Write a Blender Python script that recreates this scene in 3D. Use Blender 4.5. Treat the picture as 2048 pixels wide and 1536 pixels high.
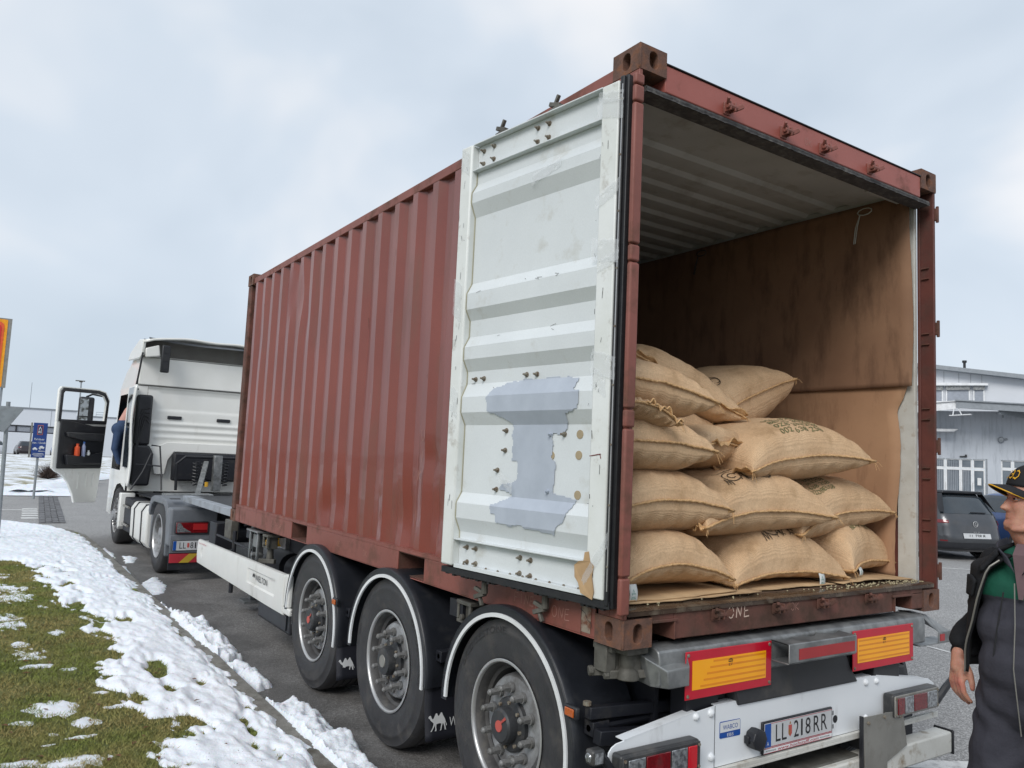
import bpy, math, random
import numpy as np
from mathutils import Vector, Matrix, noise as mn

R = math.radians
random.seed(7)
rng = np.random.default_rng(11)
scene = bpy.context.scene
COL = scene.collection
for _o in list(bpy.data.objects):
    bpy.data.objects.remove(_o)

# ------------------------------------------------------------------ camera
CAM = Vector((-2.2254, -2.4335, 1.766))
yaw, pitch, roll = -0.5902, 0.0972, 0.0447
fw = Vector((-math.sin(yaw) * math.cos(pitch), math.cos(yaw) * math.cos(pitch), math.sin(pitch)))
rt = Vector((math.cos(yaw), math.sin(yaw), 0))
up = rt.cross(fw)
r2 = rt * math.cos(roll) + up * math.sin(roll)
u2 = up * math.cos(roll) - rt * math.sin(roll)
cam = bpy.data.cameras.new('camera')
cam.sensor_width = 36
cam.lens = 1568.04 / 2048 * 36
cam.clip_start = 0.05
cam.clip_end = 3000
camo = bpy.data.objects.new('camera', cam)
COL.objects.link(camo)
camo.matrix_world = Matrix(((r2.x, u2.x, -fw.x, CAM.x), (r2.y, u2.y, -fw.y, CAM.y), (r2.z, u2.z, -fw.z, CAM.z), (0, 0, 0, 1)))
scene.camera = camo

# ------------------------------------------------------------------ view, world, sun
scene.view_settings.view_transform = 'Standard'
scene.view_settings.look = 'None'
scene.view_settings.gamma = 1
scene.view_settings.use_curve_mapping = False
scene.view_settings.exposure = 0.45
scene.cycles.use_denoising = True
scene.cycles.max_bounces = 8
scene.cycles.diffuse_bounces = 4
scene.cycles.transparent_max_bounces = 8

SUN_EL, SUN_ROT = R(38), R(238)
world = bpy.data.worlds.new('World')
scene.world = world
world.use_nodes = True
nt = world.node_tree
nt.nodes.clear()
def wn(t, **k):
    n = nt.nodes.new(t)
    for a, b in k.items():
        setattr(n, a, b)
    return n
out = wn('ShaderNodeOutputWorld')
bg = wn('ShaderNodeBackground')
sky = wn('ShaderNodeTexSky')
sky.sky_type = 'NISHITA'
sky.sun_disc = False
sky.sun_elevation = SUN_EL
sky.sun_rotation = SUN_ROT
tc = wn('ShaderNodeTexCoord')
mp = wn('ShaderNodeMapping')
mp.inputs['Scale'].default_value = (1.0, 1.0, 1.5)
nz = wn('ShaderNodeTexNoise')
nz.inputs['Scale'].default_value = 2.1
nz.inputs['Detail'].default_value = 4
nz.inputs['Roughness'].default_value = 0.48
nz.inputs['Distortion'].default_value = 0.35
cr = wn('ShaderNodeValToRGB')
e = cr.color_ramp.elements
e[0].position = 0.36; e[0].color = (4.45, 5.1, 5.85, 1)
e[1].position = 0.64; e[1].color = (6.9, 7.0, 7.2, 1)
m_ = e.new(0.5); m_.color = (5.2, 5.8, 6.5, 1)
mixw = wn('ShaderNodeMix', data_type='RGBA')
mixw.inputs[0].default_value = 0.93
nt.links.new(tc.outputs['Generated'], mp.inputs['Vector'])
nt.links.new(mp.outputs[0], nz.inputs['Vector'])
nt.links.new(nz.outputs['Fac'], cr.inputs['Fac'])
nt.links.new(sky.outputs[0], mixw.inputs[6])
nt.links.new(cr.outputs[0], mixw.inputs[7])
nt.links.new(mixw.outputs[2], bg.inputs['Color'])
bg.inputs['Strength'].default_value = 0.10
nt.links.new(bg.outputs[0], out.inputs['Surface'])

sl = bpy.data.lights.new('sun', 'SUN')
sl.energy = 1.5
sl.angle = R(25)
sl.color = (1.0, 0.97, 0.93)
so = bpy.data.objects.new('sun', sl)
COL.objects.link(so)
# sun direction: azimuth measured like the sky texture (0 = +Y, clockwise seen from above)
sd = Vector((math.sin(SUN_ROT) * math.cos(SUN_EL), math.cos(SUN_ROT) * math.cos(SUN_EL), math.sin(SUN_EL)))
so.rotation_euler = sd.to_track_quat('Z', 'Y').to_euler()

# ------------------------------------------------------------------ materials
def srgb(r, g, b):
    f = lambda c: (c / 255 / 12.92) if c / 255 <= 0.04045 else ((c / 255 + 0.055) / 1.055) ** 2.4
    return (f(r), f(g), f(b))

MATS = {}
def mat(name, col, rough=0.6, metal=0.0, col2=None, nscale=6.0, nlo=0.35, nhi=0.7, detail=5,
        dirt=None, dscale=2.0, dlo=0.5, dhi=0.75, bump=0.0, bscale=80.0, stretch=(1, 1, 1), coat=0.0,
        spec=0.5, emit=None, alpha=1.0, sss=0.0, fine=0.0, fscale=150.0, trans=0.0, dstretch=None):
    m = bpy.data.materials.new(name)
    m.use_nodes = True
    t = m.node_tree
    N, Lk = t.nodes, t.links
    b = N['Principled BSDF']
    b.inputs['Roughness'].default_value = rough
    b.inputs['Metallic'].default_value = metal
    b.inputs['Specular IOR Level'].default_value = spec
    b.inputs['Coat Weight'].default_value = coat
    b.inputs['Transmission Weight'].default_value = trans
    if sss:
        b.inputs['Subsurface Weight'].default_value = sss
        b.inputs['Subsurface Scale'].default_value = 0.02
    if alpha < 1:
        b.inputs['Alpha'].default_value = alpha
    if emit:
        b.inputs['Emission Color'].default_value = (*emit[:3], 1)
        b.inputs['Emission Strength'].default_value = emit[3]
    tcn = N.new('ShaderNodeTexCoord')
    mpn = N.new('ShaderNodeMapping')
    mpn.inputs['Scale'].default_value = stretch
    Lk.new(tcn.outputs['Object'], mpn.inputs['Vector'])
    def noise(scale, det=5, rgh=0.55, vec=None):
        n = N.new('ShaderNodeTexNoise')
        n.inputs['Scale'].default_value = scale
        n.inputs['Detail'].default_value = det
        n.inputs['Roughness'].default_value = rgh
        Lk.new(vec or mpn.outputs[0], n.inputs['Vector'])
        return n.outputs['Fac']
    def ramp(src, lo, hi):
        r = N.new('ShaderNodeMapRange')
        r.inputs['From Min'].default_value = lo
        r.inputs['From Max'].default_value = hi
        r.clamp = True
        Lk.new(src, r.inputs['Value'])
        return r.outputs[0]
    def mixc(fac, a, c, blend='MIX'):
        x = N.new('ShaderNodeMix')
        x.data_type = 'RGBA'
        x.blend_type = blend
        if hasattr(fac, 'is_linked') or not isinstance(fac, (int, float)):
            Lk.new(fac, x.inputs[0])
        else:
            x.inputs[0].default_value = fac
        for s, i in ((a, 6), (c, 7)):
            if isinstance(s, (tuple, list)):
                x.inputs[i].default_value = (*s[:3], 1)
            else:
                Lk.new(s, x.inputs[i])
        return x.outputs[2]
    c = (*col[:3],)
    if col2 is None:
        col2 = tuple(v * 0.82 for v in col[:3])
    cur = mixc(ramp(noise(nscale, detail), nlo, nhi), c, col2)
    if fine:
        f = ramp(noise(fscale, 2, 0.6), 0.3, 0.7)
        g = N.new('ShaderNodeMapRange')
        g.inputs['To Min'].default_value = 1 - fine
        g.inputs['To Max'].default_value = 1 + fine
        Lk.new(f, g.inputs['Value'])
        cur = mixc(1.0, cur, g.outputs[0], 'MULTIPLY')
    if dirt:
        v = None
        if dstretch:
            m2 = N.new('ShaderNodeMapping')
            m2.inputs['Scale'].default_value = dstretch
            Lk.new(tcn.outputs['Object'], m2.inputs['Vector'])
            v = m2.outputs[0]
        dn = ramp(noise(dscale, 8, 0.65, v), dlo, dhi)
        cur = mixc(dn, cur, dirt)
        rr = N.new('ShaderNodeMapRange')
        rr.inputs['To Min'].default_value = rough
        rr.inputs['To Max'].default_value = min(1, rough + 0.3)
        Lk.new(dn, rr.inputs['Value'])
        Lk.new(rr.outputs[0], b.inputs['Roughness'])
    Lk.new(cur, b.inputs['Base Color'])
    if bump:
        bn = N.new('ShaderNodeBump')
        bn.inputs['Strength'].default_value = 1.0
        bn.inputs['Distance'].default_value = bump
        Lk.new(noise(bscale, 4, 0.6), bn.inputs['Height'])
        Lk.new(bn.outputs[0], b.inputs['Normal'])
    MATS[name] = m
    m['h'] = 1
    return m

# ------------------------------------------------------------------ mesh helpers
class MB:
    def __init__(s):
        s.v = []
        s.f = []
        s.uv = None
    def add(s, vs, fs):
        n = len(s.v)
        s.v.extend([tuple(p) for p in vs])
        s.f.extend([tuple(i + n for i in f) for f in fs])
        return s
    def box(s, x0, x1, y0, y1, z0, z1, rot=None, piv=None):
        vs = [Vector((x, y, z)) for z in (z0, z1) for y in (y0, y1) for x in (x0, x1)]
        if rot is not None:
            c = Vector(piv) if piv else sum(vs, Vector()) / 8
            vs = [c + rot @ (v - c) for v in vs]
        return s.add(vs, [(0, 2, 3, 1), (4, 5, 7, 6), (0, 1, 5, 4), (2, 6, 7, 3), (0, 4, 6, 2), (1, 3, 7, 5)])
    def prism(s, poly, axis, a, b):
        n = len(poly)
        def P(p, t):
            return (t, p[0], p[1]) if axis == 'x' else (p[0], t, p[1]) if axis == 'y' else (p[0], p[1], t)
        vs = [P(p, a) for p in poly] + [P(p, b) for p in poly]
        fs = [tuple(range(n))[::-1], tuple(range(n, 2 * n))] + [(i, (i + 1) % n, n + (i + 1) % n, n + i) for i in range(n)]
        return s.add(vs, fs)
    def cyl(s, p, q, r0, r1=None, n=16, caps=True):
        r1 = r0 if r1 is None else r1
        p, q = Vector(p), Vector(q)
        d = (q - p).normalized()
        a = d.orthogonal().normalized()
        b = d.cross(a)
        vs = []
        for c, r in ((p, r0), (q, r1)):
            for i in range(n):
                t = 2 * math.pi * i / n
                vs.append(c + a * (r * math.cos(t)) + b * (r * math.sin(t)))
        fs = [(i, (i + 1) % n, n + (i + 1) % n, n + i) for i in range(n)]
        if caps:
            fs += [tuple(range(n))[::-1], tuple(range(n, 2 * n))]
        return s.add(vs, fs)
    def beam(s, p, q, w, h, upv=(0, 0, 1)):
        p, q = Vector(p), Vector(q)
        d = (q - p).normalized()
        a = d.cross(Vector(upv)).normalized() * (w / 2)
        b = a.cross(d).normalized() * (h / 2)
        vs = [c + x * a + y * b for c in (p, q) for (x, y) in ((-1, -1), (1, -1), (1, 1), (-1, 1))]
        return s.add(vs, [(3, 2, 1, 0), (4, 5, 6, 7), (0, 1, 5, 4), (1, 2, 6, 5), (2, 3, 7, 6), (3, 0, 4, 7)])
    def tube(s, pts, r, n=8, closed=False):
        pts = [Vector(p) for p in pts]
        m = len(pts)
        vs, fs = [], []
        pa = None
        for i, p in enumerate(pts):
            d = (pts[(i + 1) % m] - pts[i - 1]) if (closed or 0 < i < m - 1) else (pts[1] - pts[0] if i == 0 else pts[-1] - pts[-2])
            d.normalize()
            a = d.orthogonal().normalized() if pa is None else (pa - d * pa.dot(d)).normalized()
            pa = a
            b = d.cross(a)
            rr = r[i] if isinstance(r, (list, tuple)) else r
            for k in range(n):
                t = 2 * math.pi * k / n
                vs.append(p + a * (rr * math.cos(t)) + b * (rr * math.sin(t)))
        for i in range(m if closed else m - 1):
            j = (i + 1) % m
            fs += [(i * n + k, i * n + (k + 1) % n, j * n + (k + 1) % n, j * n + k) for k in range(n)]
        if not closed:
            fs += [tuple(range(n))[::-1], tuple(range((m - 1) * n, m * n))]
        return s.add(vs, fs)
    def lathe(s, prof, o, ax, n=32, a0=0, a1=2 * math.pi):
        # prof: (radius, distance along ax)
        o, ax = Vector(o), Vector(ax).normalized()
        a = Vector((0, 0, 1)) if abs(ax.z) < 0.9 else Vector((1, 0, 0))
        a = (a - ax * a.dot(ax)).normalized()
        b = ax.cross(a)
        full = abs(a1 - a0 - 2 * math.pi) < 1e-6
        m = n if full else n + 1
        vs = []
        for (r, h) in prof:
            for i in range(m):
                t = a0 + (a1 - a0) * i / n
                vs.append(o + ax * h + a * (r * math.cos(t)) + b * (r * math.sin(t)))
        fs = []
        for j in range(len(prof) - 1):
            for i in range(n):
                k = (i + 1) % m
                fs.append((j * m + i, j * m + k, (j + 1) * m + k, (j + 1) * m + i))
        return s.add(vs, fs)
    def grid(s, fn, nu, nv, keep=None):
        vs = [fn(i / nu, j / nv) for j in range(nv + 1) for i in range(nu + 1)]
        fs = []
        for j in range(nv):
            for i in range(nu):
                a = j * (nu + 1) + i
                f = (a, a + 1, a + nu + 2, a + nu + 1)
                if keep is None or keep(i / nu, j / nv):
                    fs.append(f)
        return s.add(vs, fs)
    def holed(s, rect, hole, mapf, depth, n=32, corner=0.0, side=None):
        # rectangle (x0,x1,z0,z1) with a stadium hole (cx,cz,w,h); mapf(u,v,d) -> xyz, d = depth inward
        x0, x1, z0, z1 = rect
        cx, cz, w, h = hole
        outer, inner = [], []
        for i in range(n):
            t = 2 * math.pi * (i + .5) / n
            c, s_ = math.cos(t), math.sin(t)
            if h > w:
                k = (h - w) / 2
                px, pz = c * w / 2, s_ * w / 2 + (k if s_ > 0 else -k)
            else:
                k = (w - h) / 2
                px, pz = c * h / 2 + (k if c > 0 else -k), s_ * h / 2
            inner.append((cx + px, cz + pz))
            q = 1e9
            if c > 1e-9: q = min(q, (x1 - cx) / c)
            if c < -1e-9: q = min(q, (x0 - cx) / c)
            if s_ > 1e-9: q = min(q, (z1 - cz) / s_)
            if s_ < -1e-9: q = min(q, (z0 - cz) / s_)
            outer.append([cx + c * q, cz + s_ * q])
        for (a, b) in ((x0, z0), (x1, z0), (x1, z1), (x0, z1)):
            k = min(range(n), key=lambda i: (outer[i][0] - a) ** 2 + (outer[i][1] - b) ** 2)
            outer[k] = [a + (corner if a == x0 else -corner) * .3, b + (corner if b == z0 else -corner) * .3]
        vs = [mapf(*p, 0) for p in outer] + [mapf(*p, 0) for p in inner] + [mapf(*p, depth) for p in inner]
        fs = [(i, (i + 1) % n, n + (i + 1) % n, n + i) for i in range(n)]
        fs += [(n + i, n + (i + 1) % n, 2 * n + (i + 1) % n, 2 * n + i) for i in range(n)]
        fs += [tuple(range(2 * n, 3 * n))]
        return s.add(vs, fs)
    def mesh(s, name, sharp=35, smooth=True):
        me = bpy.data.meshes.new(name)
        me.from_pydata([tuple(v) for v in s.v], [], s.f)
        me.update()
        if smooth:
            me.polygons.foreach_set('use_smooth', [True] * len(me.polygons))
            me.set_sharp_from_angle(angle=R(sharp))
        return me
    def build(s, name, m, parent=None, label=None, bevel=0, seg=2, sharp=35, smooth=True, kind=None, local=False, fixn=True):
        if parent is not None and not local:
            o = ORG.get(parent.name, Vector())
            if o.length > 0:
                s.v = [(v[0] - o.x, v[1] - o.y, v[2] - o.z) for v in s.v]
        me = s.mesh(name, sharp, smooth)
        if fixn:
            import bmesh
            bm = bmesh.new()
            bm.from_mesh(me)
            bmesh.ops.recalc_face_normals(bm, faces=bm.faces)
            bm.to_mesh(me)
            bm.free()
        ob = bpy.data.objects.new(name, me)
        COL.objects.link(ob)
        me.materials.append(m)
        if parent is not None:
            ob.parent = parent
            if parent.name in ORG:
                ORG[ob.name] = ORG[parent.name]
        if bevel:
            b = ob.modifiers.new('bevel', 'BEVEL')
            b.width = bevel
            b.segments = seg
            b.limit_method = 'ANGLE'
            b.angle_limit = R(40)
            b.harden_normals = False
        if label:
            ob['label'] = label
        if kind:
            ob['kind'] = kind
        return ob

ORG = {}
def thing(name, label, cat, loc=(0, 0, 0), rz=0, group=None):
    o = bpy.data.objects.new(name, None)
    COL.objects.link(o)
    o.empty_display_size = 0.2
    o.location = loc
    o.rotation_euler = (0, 0, rz)
    o['label'] = label
    o['category'] = cat
    if group:
        o['group'] = group
    if rz == 0:
        ORG[o.name] = Vector(loc)
    return o
def tag(o, label, cat, group=None, kind=None):
    if kind:
        o['kind'] = kind
    if label:
        o['label'] = label
    if cat:
        o['category'] = cat
    if group:
        o['group'] = group
    return o
def clone(o, parent=None, off=None, mesh_off=None):
    c = o.copy()
    COL.objects.link(c)
    c.parent = parent
    if off is not None:
        c.location = Vector(o.location) + Vector(off)
    if parent is not None and parent.name in ORG:
        ORG[c.name] = ORG[parent.name]
    for ch in [q for q in o.children]:
        clone(ch, c)
    return c

_TX = {}
def text2d(s):
    """unit-height text as (verts 2D, faces), width"""
    if s in _TX:
        return _TX[s]
    cu = bpy.data.curves.new('t', 'FONT')
    cu.body = s
    cu.size = 1
    cu.resolution_u = 3
    ob = bpy.data.objects.new('t', cu)
    COL.objects.link(ob)
    dg = bpy.context.evaluated_depsgraph_get()
    dg.update()
    me = bpy.data.meshes.new_from_object(ob.evaluated_get(dg))
    vs = [(v.co.x, v.co.y) for v in me.vertices]
    fs = [tuple(p.vertices) for p in me.polygons]
    bpy.data.objects.remove(ob)
    bpy.data.meshes.remove(me)
    xs = [v[0] for v in vs]; ys = [v[1] for v in vs]
    x0, x1, y0, y1 = min(xs), max(xs), min(ys), max(ys)
    vs = [((x - x0) / (x1 - x0), (y - y0) / (y1 - y0)) for x, y in vs]
    _TX[s] = (vs, fs, (x1 - x0) / (y1 - y0))
    return _TX[s]
def text_on(mb, s, u0, u1, v0, v1, mapf):
    vs, fs, _ = text2d(s)
    return mb.add([mapf(u0 + (u1 - u0) * a, v0 + (v1 - v0) * b) for a, b in vs], fs)
def strokes(mb, lines, w, mapf, jit=0):
    """polylines in 2D drawn as thin ribbons through mapf(u,v)"""
    for ln in lines:
        pts = [Vector((a, b)) for a, b in ln]
        q = []
        for i in range(len(pts) - 1):
            for k in range(4):
                q.append(pts[i].lerp(pts[i + 1], k / 4))
        q.append(pts[-1])
        vs = []
        for i, p in enumerate(q):
            d = q[min(i + 1, len(q) - 1)] - q[max(i - 1, 0)]
            if d.length < 1e-9:
                d = Vector((1, 0))
            d.normalize()
            nrm = Vector((-d.y, d.x)) * (w / 2 * random.uniform(.7, 1.2))
            vs += [mapf(*(p + nrm)), mapf(*(p - nrm))]
        mb.add(vs, [(2 * i, 2 * i + 1, 2 * i + 3, 2 * i + 2) for i in range(len(q) - 1)])
    return mb
def arc(cx, cy, rx, ry, a0, a1, n=10):
    return [(cx + rx * math.cos(R(a0 + (a1 - a0) * i / n)), cy + ry * math.sin(R(a0 + (a1 - a0) * i / n))) for i in range(n + 1)]
CH = {
 'O': [arc(.35, .5, .35, .5, 80, 450)], 'N': [[(0, 0), (.1, 1), (.55, .1), (.7, 1)]], 'E': [[(.6, 1), (.05, .95), (0, 0), (.65, .05)], [(0, .5), (.5, .55)]],
 'K': [[(.1, 1), (0, 0)], [(.65, .95), (.06, .45), (.7, 0)]], '1': [[(.3, 1), (.3, 0)]], 'U': [[(0, 1), (.05, .3), (.3, 0), (.55, .3), (.6, 1)]],
 '2': [[(0, .8), (.3, 1), (.6, .75), (0, 0), (.7, .05)]], 'R': [[(0, 0), (0, 1), (.5, .9), (.5, .6), (0, .5), (.6, 0)]], '-': [[(.1, .5), (.6, .5)]],
 'T': [[(0, 1), (.7, 1)], [(.35, 1), (.35, 0)]], 'A': [[(0, 0), (.35, 1), (.7, 0)], [(.1, .4), (.6, .4)]], 'I': [[(.3, 1), (.3, 0)]], '0': [arc(.35, .5, .3, .5, 0, 360)],
 'W': [[(0, 1), (.2, 0), (.35, .7), (.5, 0), (.7, 1)]], 'F': [[(0, 0), (0, 1), (.6, 1)], [(0, .5), (.5, .5)]], '8': [arc(.35, .75, .25, .25, 0, 360), arc(.35, .25, .3, .25, 0, 360)]}
def chalk(mb, s, u, v, h, w, mapf, gap=.25):
    for c in s:
        if c in CH:
            strokes(mb, [[(u + a * h, v + b * h) for a, b in ln] for ln in CH[c]], w, mapf)
        u += h * (.7 + gap)
    return mb
def pnoise(x, y, z=0.0, o=4):
    v, a, s = 0, 1, 0
    for i in range(o):
        v += a * mn.noise(Vector((x, y, z + i * 7.3)))
        s += a
        a *= .5; x *= 2; y *= 2; z *= 2
    return v / s
# ------------------------------------------------------------------ shared materials
M_red = mat('container_red_paint', srgb(128, 64, 53), .36, coat=.35, col2=srgb(116, 56, 46), nscale=1.5, dirt=srgb(108, 70, 58), dscale=3.5, dlo=.52, dhi=.78, bump=.0006, bscale=25, dstretch=(1, 1, .25), fine=.06)
M_redrail = mat('rail_red_paint', srgb(136, 80, 70), .55, col2=srgb(120, 70, 60), nscale=3, dirt=srgb(88, 62, 48), dscale=5, dlo=.5, dhi=.72, bump=.0012, bscale=40)
M_redheader = mat('header_red_paint', srgb(160, 90, 80), .5, col2=srgb(146, 80, 70), nscale=2, dirt=srgb(90, 58, 45), dscale=4, dlo=.58, dhi=.75, bump=.0008, bscale=30)
M_rust = mat('rusty_casting', srgb(108, 78, 66), .85, col2=srgb(80, 60, 52), nscale=14, dirt=srgb(124, 82, 58), dscale=22, dlo=.48, dhi=.7, bump=.003, bscale=70, fine=.15)
M_rust2 = mat('rusty_brown_steel', srgb(108, 66, 56), .75, col2=srgb(86, 60, 50), nscale=7, dirt=srgb(74, 54, 44), dscale=9, dlo=.45, dhi=.65, bump=.002, bscale=50)
M_doorw = mat('door_white_paint', srgb(212, 217, 219), .42, col2=srgb(203, 208, 210), nscale=2, dirt=srgb(176, 174, 164), dscale=5, dlo=.58, dhi=.85, bump=.0005, bscale=30, fine=.03)
M_doorfr = mat('door_frame_white', srgb(222, 225, 224), .48, col2=srgb(210, 213, 209), nscale=4, dirt=srgb(150, 142, 130), dscale=9, dlo=.58, dhi=.8, bump=.0008, bscale=45)
M_patch = mat('grey_blue_touch_up_paint', srgb(174, 182, 194), .5, nscale=9, col2=srgb(164, 172, 184), bump=.0004, bscale=60)
M_gasket = mat('black_rubber', (.012, .013, .016), .5, col2=(.02, .02, .022), nscale=20, bump=.001, bscale=60)
M_black = mat('black_plastic', (.012, .013, .017), .45, col2=(.02, .021, .025), nscale=6, dirt=(.06, .06, .06), dscale=6, dlo=.6, dhi=.85)
M_flap = mat('black_flap', (.008, .009, .015), .6, col2=(.012, .013, .02), nscale=4)
M_fender = mat('fender_black', (.013, .015, .020), .42, col2=(.020, .022, .028), nscale=5, dirt=(.055, .054, .052), dscale=4, dlo=.55, dhi=.9, bump=.0008, bscale=40)
M_chassis = mat('dark_chassis_paint', (.006, .007, .012), .55, col2=(.011, .012, .017), nscale=4, dirt=(.05, .045, .04), dscale=6, dlo=.55, dhi=.8)
M_tyre = mat('tyre_rubber', srgb(54, 54, 56), .6, col2=srgb(44, 44, 46), nscale=6, dirt=srgb(80, 77, 74), dscale=9, dlo=.5, dhi=.8, bump=.0012, bscale=90)
M_rim = mat('grey_steel_rim', srgb(165, 167, 170), .42, .35, col2=srgb(125, 126, 128), nscale=7, dirt=srgb(92, 88, 84), dscale=7, dlo=.45, dhi=.75, bump=.0008, bscale=60)
M_rimdark = mat('dirty_rim_barrel', srgb(84, 83, 83), .6, .2, col2=srgb(60, 59, 59), nscale=8, dirt=srgb(110, 106, 100), dscale=12, dlo=.55, dhi=.75)
M_rimbrite = mat('bare_rim_edge', srgb(190, 190, 190), .35, .6)
M_hub = mat('dark_hub', (.04, .042, .046), .5, .2, dirt=(.09, .085, .08), dscale=12)
M_nut = mat('grey_nut_caps', srgb(122, 122, 122), .5, .1, dirt=srgb(88, 86, 82), dscale=30, dlo=.45, dhi=.7)
M_hubred = mat('faded_red_emblem', srgb(186, 84, 76), .6)
M_whiteplastic = mat('white_fibreglass', srgb(214, 214, 210), .4, col2=srgb(206, 206, 202), nscale=3, dirt=srgb(168, 166, 158), dscale=5, dlo=.55, dhi=.85, dstretch=(1, 1, .3))
M_truckw = mat('truck_white_paint', srgb(232, 232, 228), .3, col2=srgb(224, 224, 219), nscale=2, dirt=srgb(180, 176, 166), dscale=4, dlo=.6, dhi=.9, coat=.3, dstretch=(1, 1, .4))
M_panelw = mat('white_painted_steel', srgb(230, 233, 236), .38, col2=srgb(222, 226, 230), nscale=3, dirt=srgb(168, 168, 166), dscale=5, dlo=.6, dhi=.85, coat=.2, dstretch=(1, 1, .25))
M_bumperw = mat('scuffed_white_bar', srgb(205, 204, 198), .5, col2=srgb(188, 186, 178), nscale=5, dirt=srgb(138, 124, 104), dscale=9, dlo=.55, dhi=.72, bump=.001, bscale=40)
M_galv = mat('galvanised_steel', srgb(146, 148, 148), .42, .55, col2=srgb(118, 120, 121), nscale=11, nlo=.4, nhi=.6, dirt=srgb(96, 94, 90), dscale=6, dlo=.55, dhi=.75, bump=.001, bscale=35)
M_greysteel = mat('grey_stainless_plate', srgb(146, 144, 138), .42, .4, dirt=srgb(122, 118, 110), dscale=8)
M_castgrey = mat('dirty_cast_steel', srgb(104, 102, 96), .65, .3, col2=srgb(78, 76, 70), nscale=14, bump=.002, bscale=60)
M_redrefl = mat('red_reflective', srgb(196, 14, 44), .35, coat=.4, nscale=9, col2=srgb(186, 14, 40))
M_redrefl2 = mat('dull_red_reflector', srgb(170, 36, 40), .3, coat=.4)
M_orange = mat('orange_lens', srgb(190, 92, 30), .25, coat=.5)
M_redlens = mat('red_lens', srgb(120, 14, 24), .18, coat=.8, col2=srgb(92, 10, 18), nscale=60)
M_redlit = mat('bright_red_lens', srgb(206, 24, 40), .2, coat=.8)
M_clearlens = mat('clear_lens', srgb(176, 180, 184), .12, .5, col2=srgb(110, 112, 116), nscale=50, nlo=.4, nhi=.6, coat=.8)
M_lampgrey = mat('lamp_housing', (.035, .036, .038), .4, dirt=(.14, .13, .12), dscale=7, dlo=.45, dhi=.8)
M_darklens = mat('dark_tinted_lens', (.05, .035, .038), .15, coat=.9)
M_blue = mat('blue_print', srgb(20, 78, 160), .4)
M_whitep = mat('white_print', srgb(225, 227, 228), .4)
M_blackp = mat('black_print', (.012, .012, .014), .5)
M_redp = mat('red_print', srgb(176, 30, 52), .45)
M_platew = mat('plate_silver_white', srgb(196, 198, 200), .35)
M_bolt = mat('steel_bolt', srgb(150, 146, 134), .5, .3, dirt=srgb(112, 96, 80), dscale=60, dlo=.4, dhi=.6)
M_chalk = mat('chalk', srgb(212, 186, 170), .9)
M_chalkf = mat('faint_chalk', srgb(172, 128, 116), .9)
M_tape = mat('clear_tape', srgb(235, 238, 240), .12, alpha=.30, coat=.8)
M_inner = mat('container_inside_white', srgb(176, 178, 176), .6, col2=srgb(164, 165, 162), nscale=3, dirt=srgb(130, 124, 114), dscale=4, dlo=.52, dhi=.8)
M_jamb = mat('grimy_white_jamb', srgb(196, 196, 190), .55, col2=srgb(182, 180, 172), nscale=9, dirt=srgb(160, 146, 128), dscale=14, dlo=.58, dhi=.74, bump=.001, bscale=50)
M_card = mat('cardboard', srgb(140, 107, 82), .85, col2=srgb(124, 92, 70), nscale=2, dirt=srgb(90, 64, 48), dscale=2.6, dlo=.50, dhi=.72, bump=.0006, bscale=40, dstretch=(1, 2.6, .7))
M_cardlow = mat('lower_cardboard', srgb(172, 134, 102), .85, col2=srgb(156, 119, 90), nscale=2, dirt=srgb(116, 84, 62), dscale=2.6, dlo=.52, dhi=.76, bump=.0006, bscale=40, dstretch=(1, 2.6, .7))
M_cardfloor = mat('flat_cardboard', srgb(186, 156, 118), .85, col2=srgb(160, 130, 96), nscale=6)
M_glass = mat('dark_window_glass', (.03, .04, .05), .06, coat=.5)
M_yellow = mat('yellow_plastic', srgb(214, 164, 40), .5, dirt=srgb(140, 110, 40), dscale=9)
M_greyplastic = mat('grey_plastic', srgb(108, 112, 118), .5, col2=srgb(96, 100, 106), nscale=5, dirt=srgb(130, 130, 128), dscale=6, dlo=.55, dhi=.85)

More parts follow.
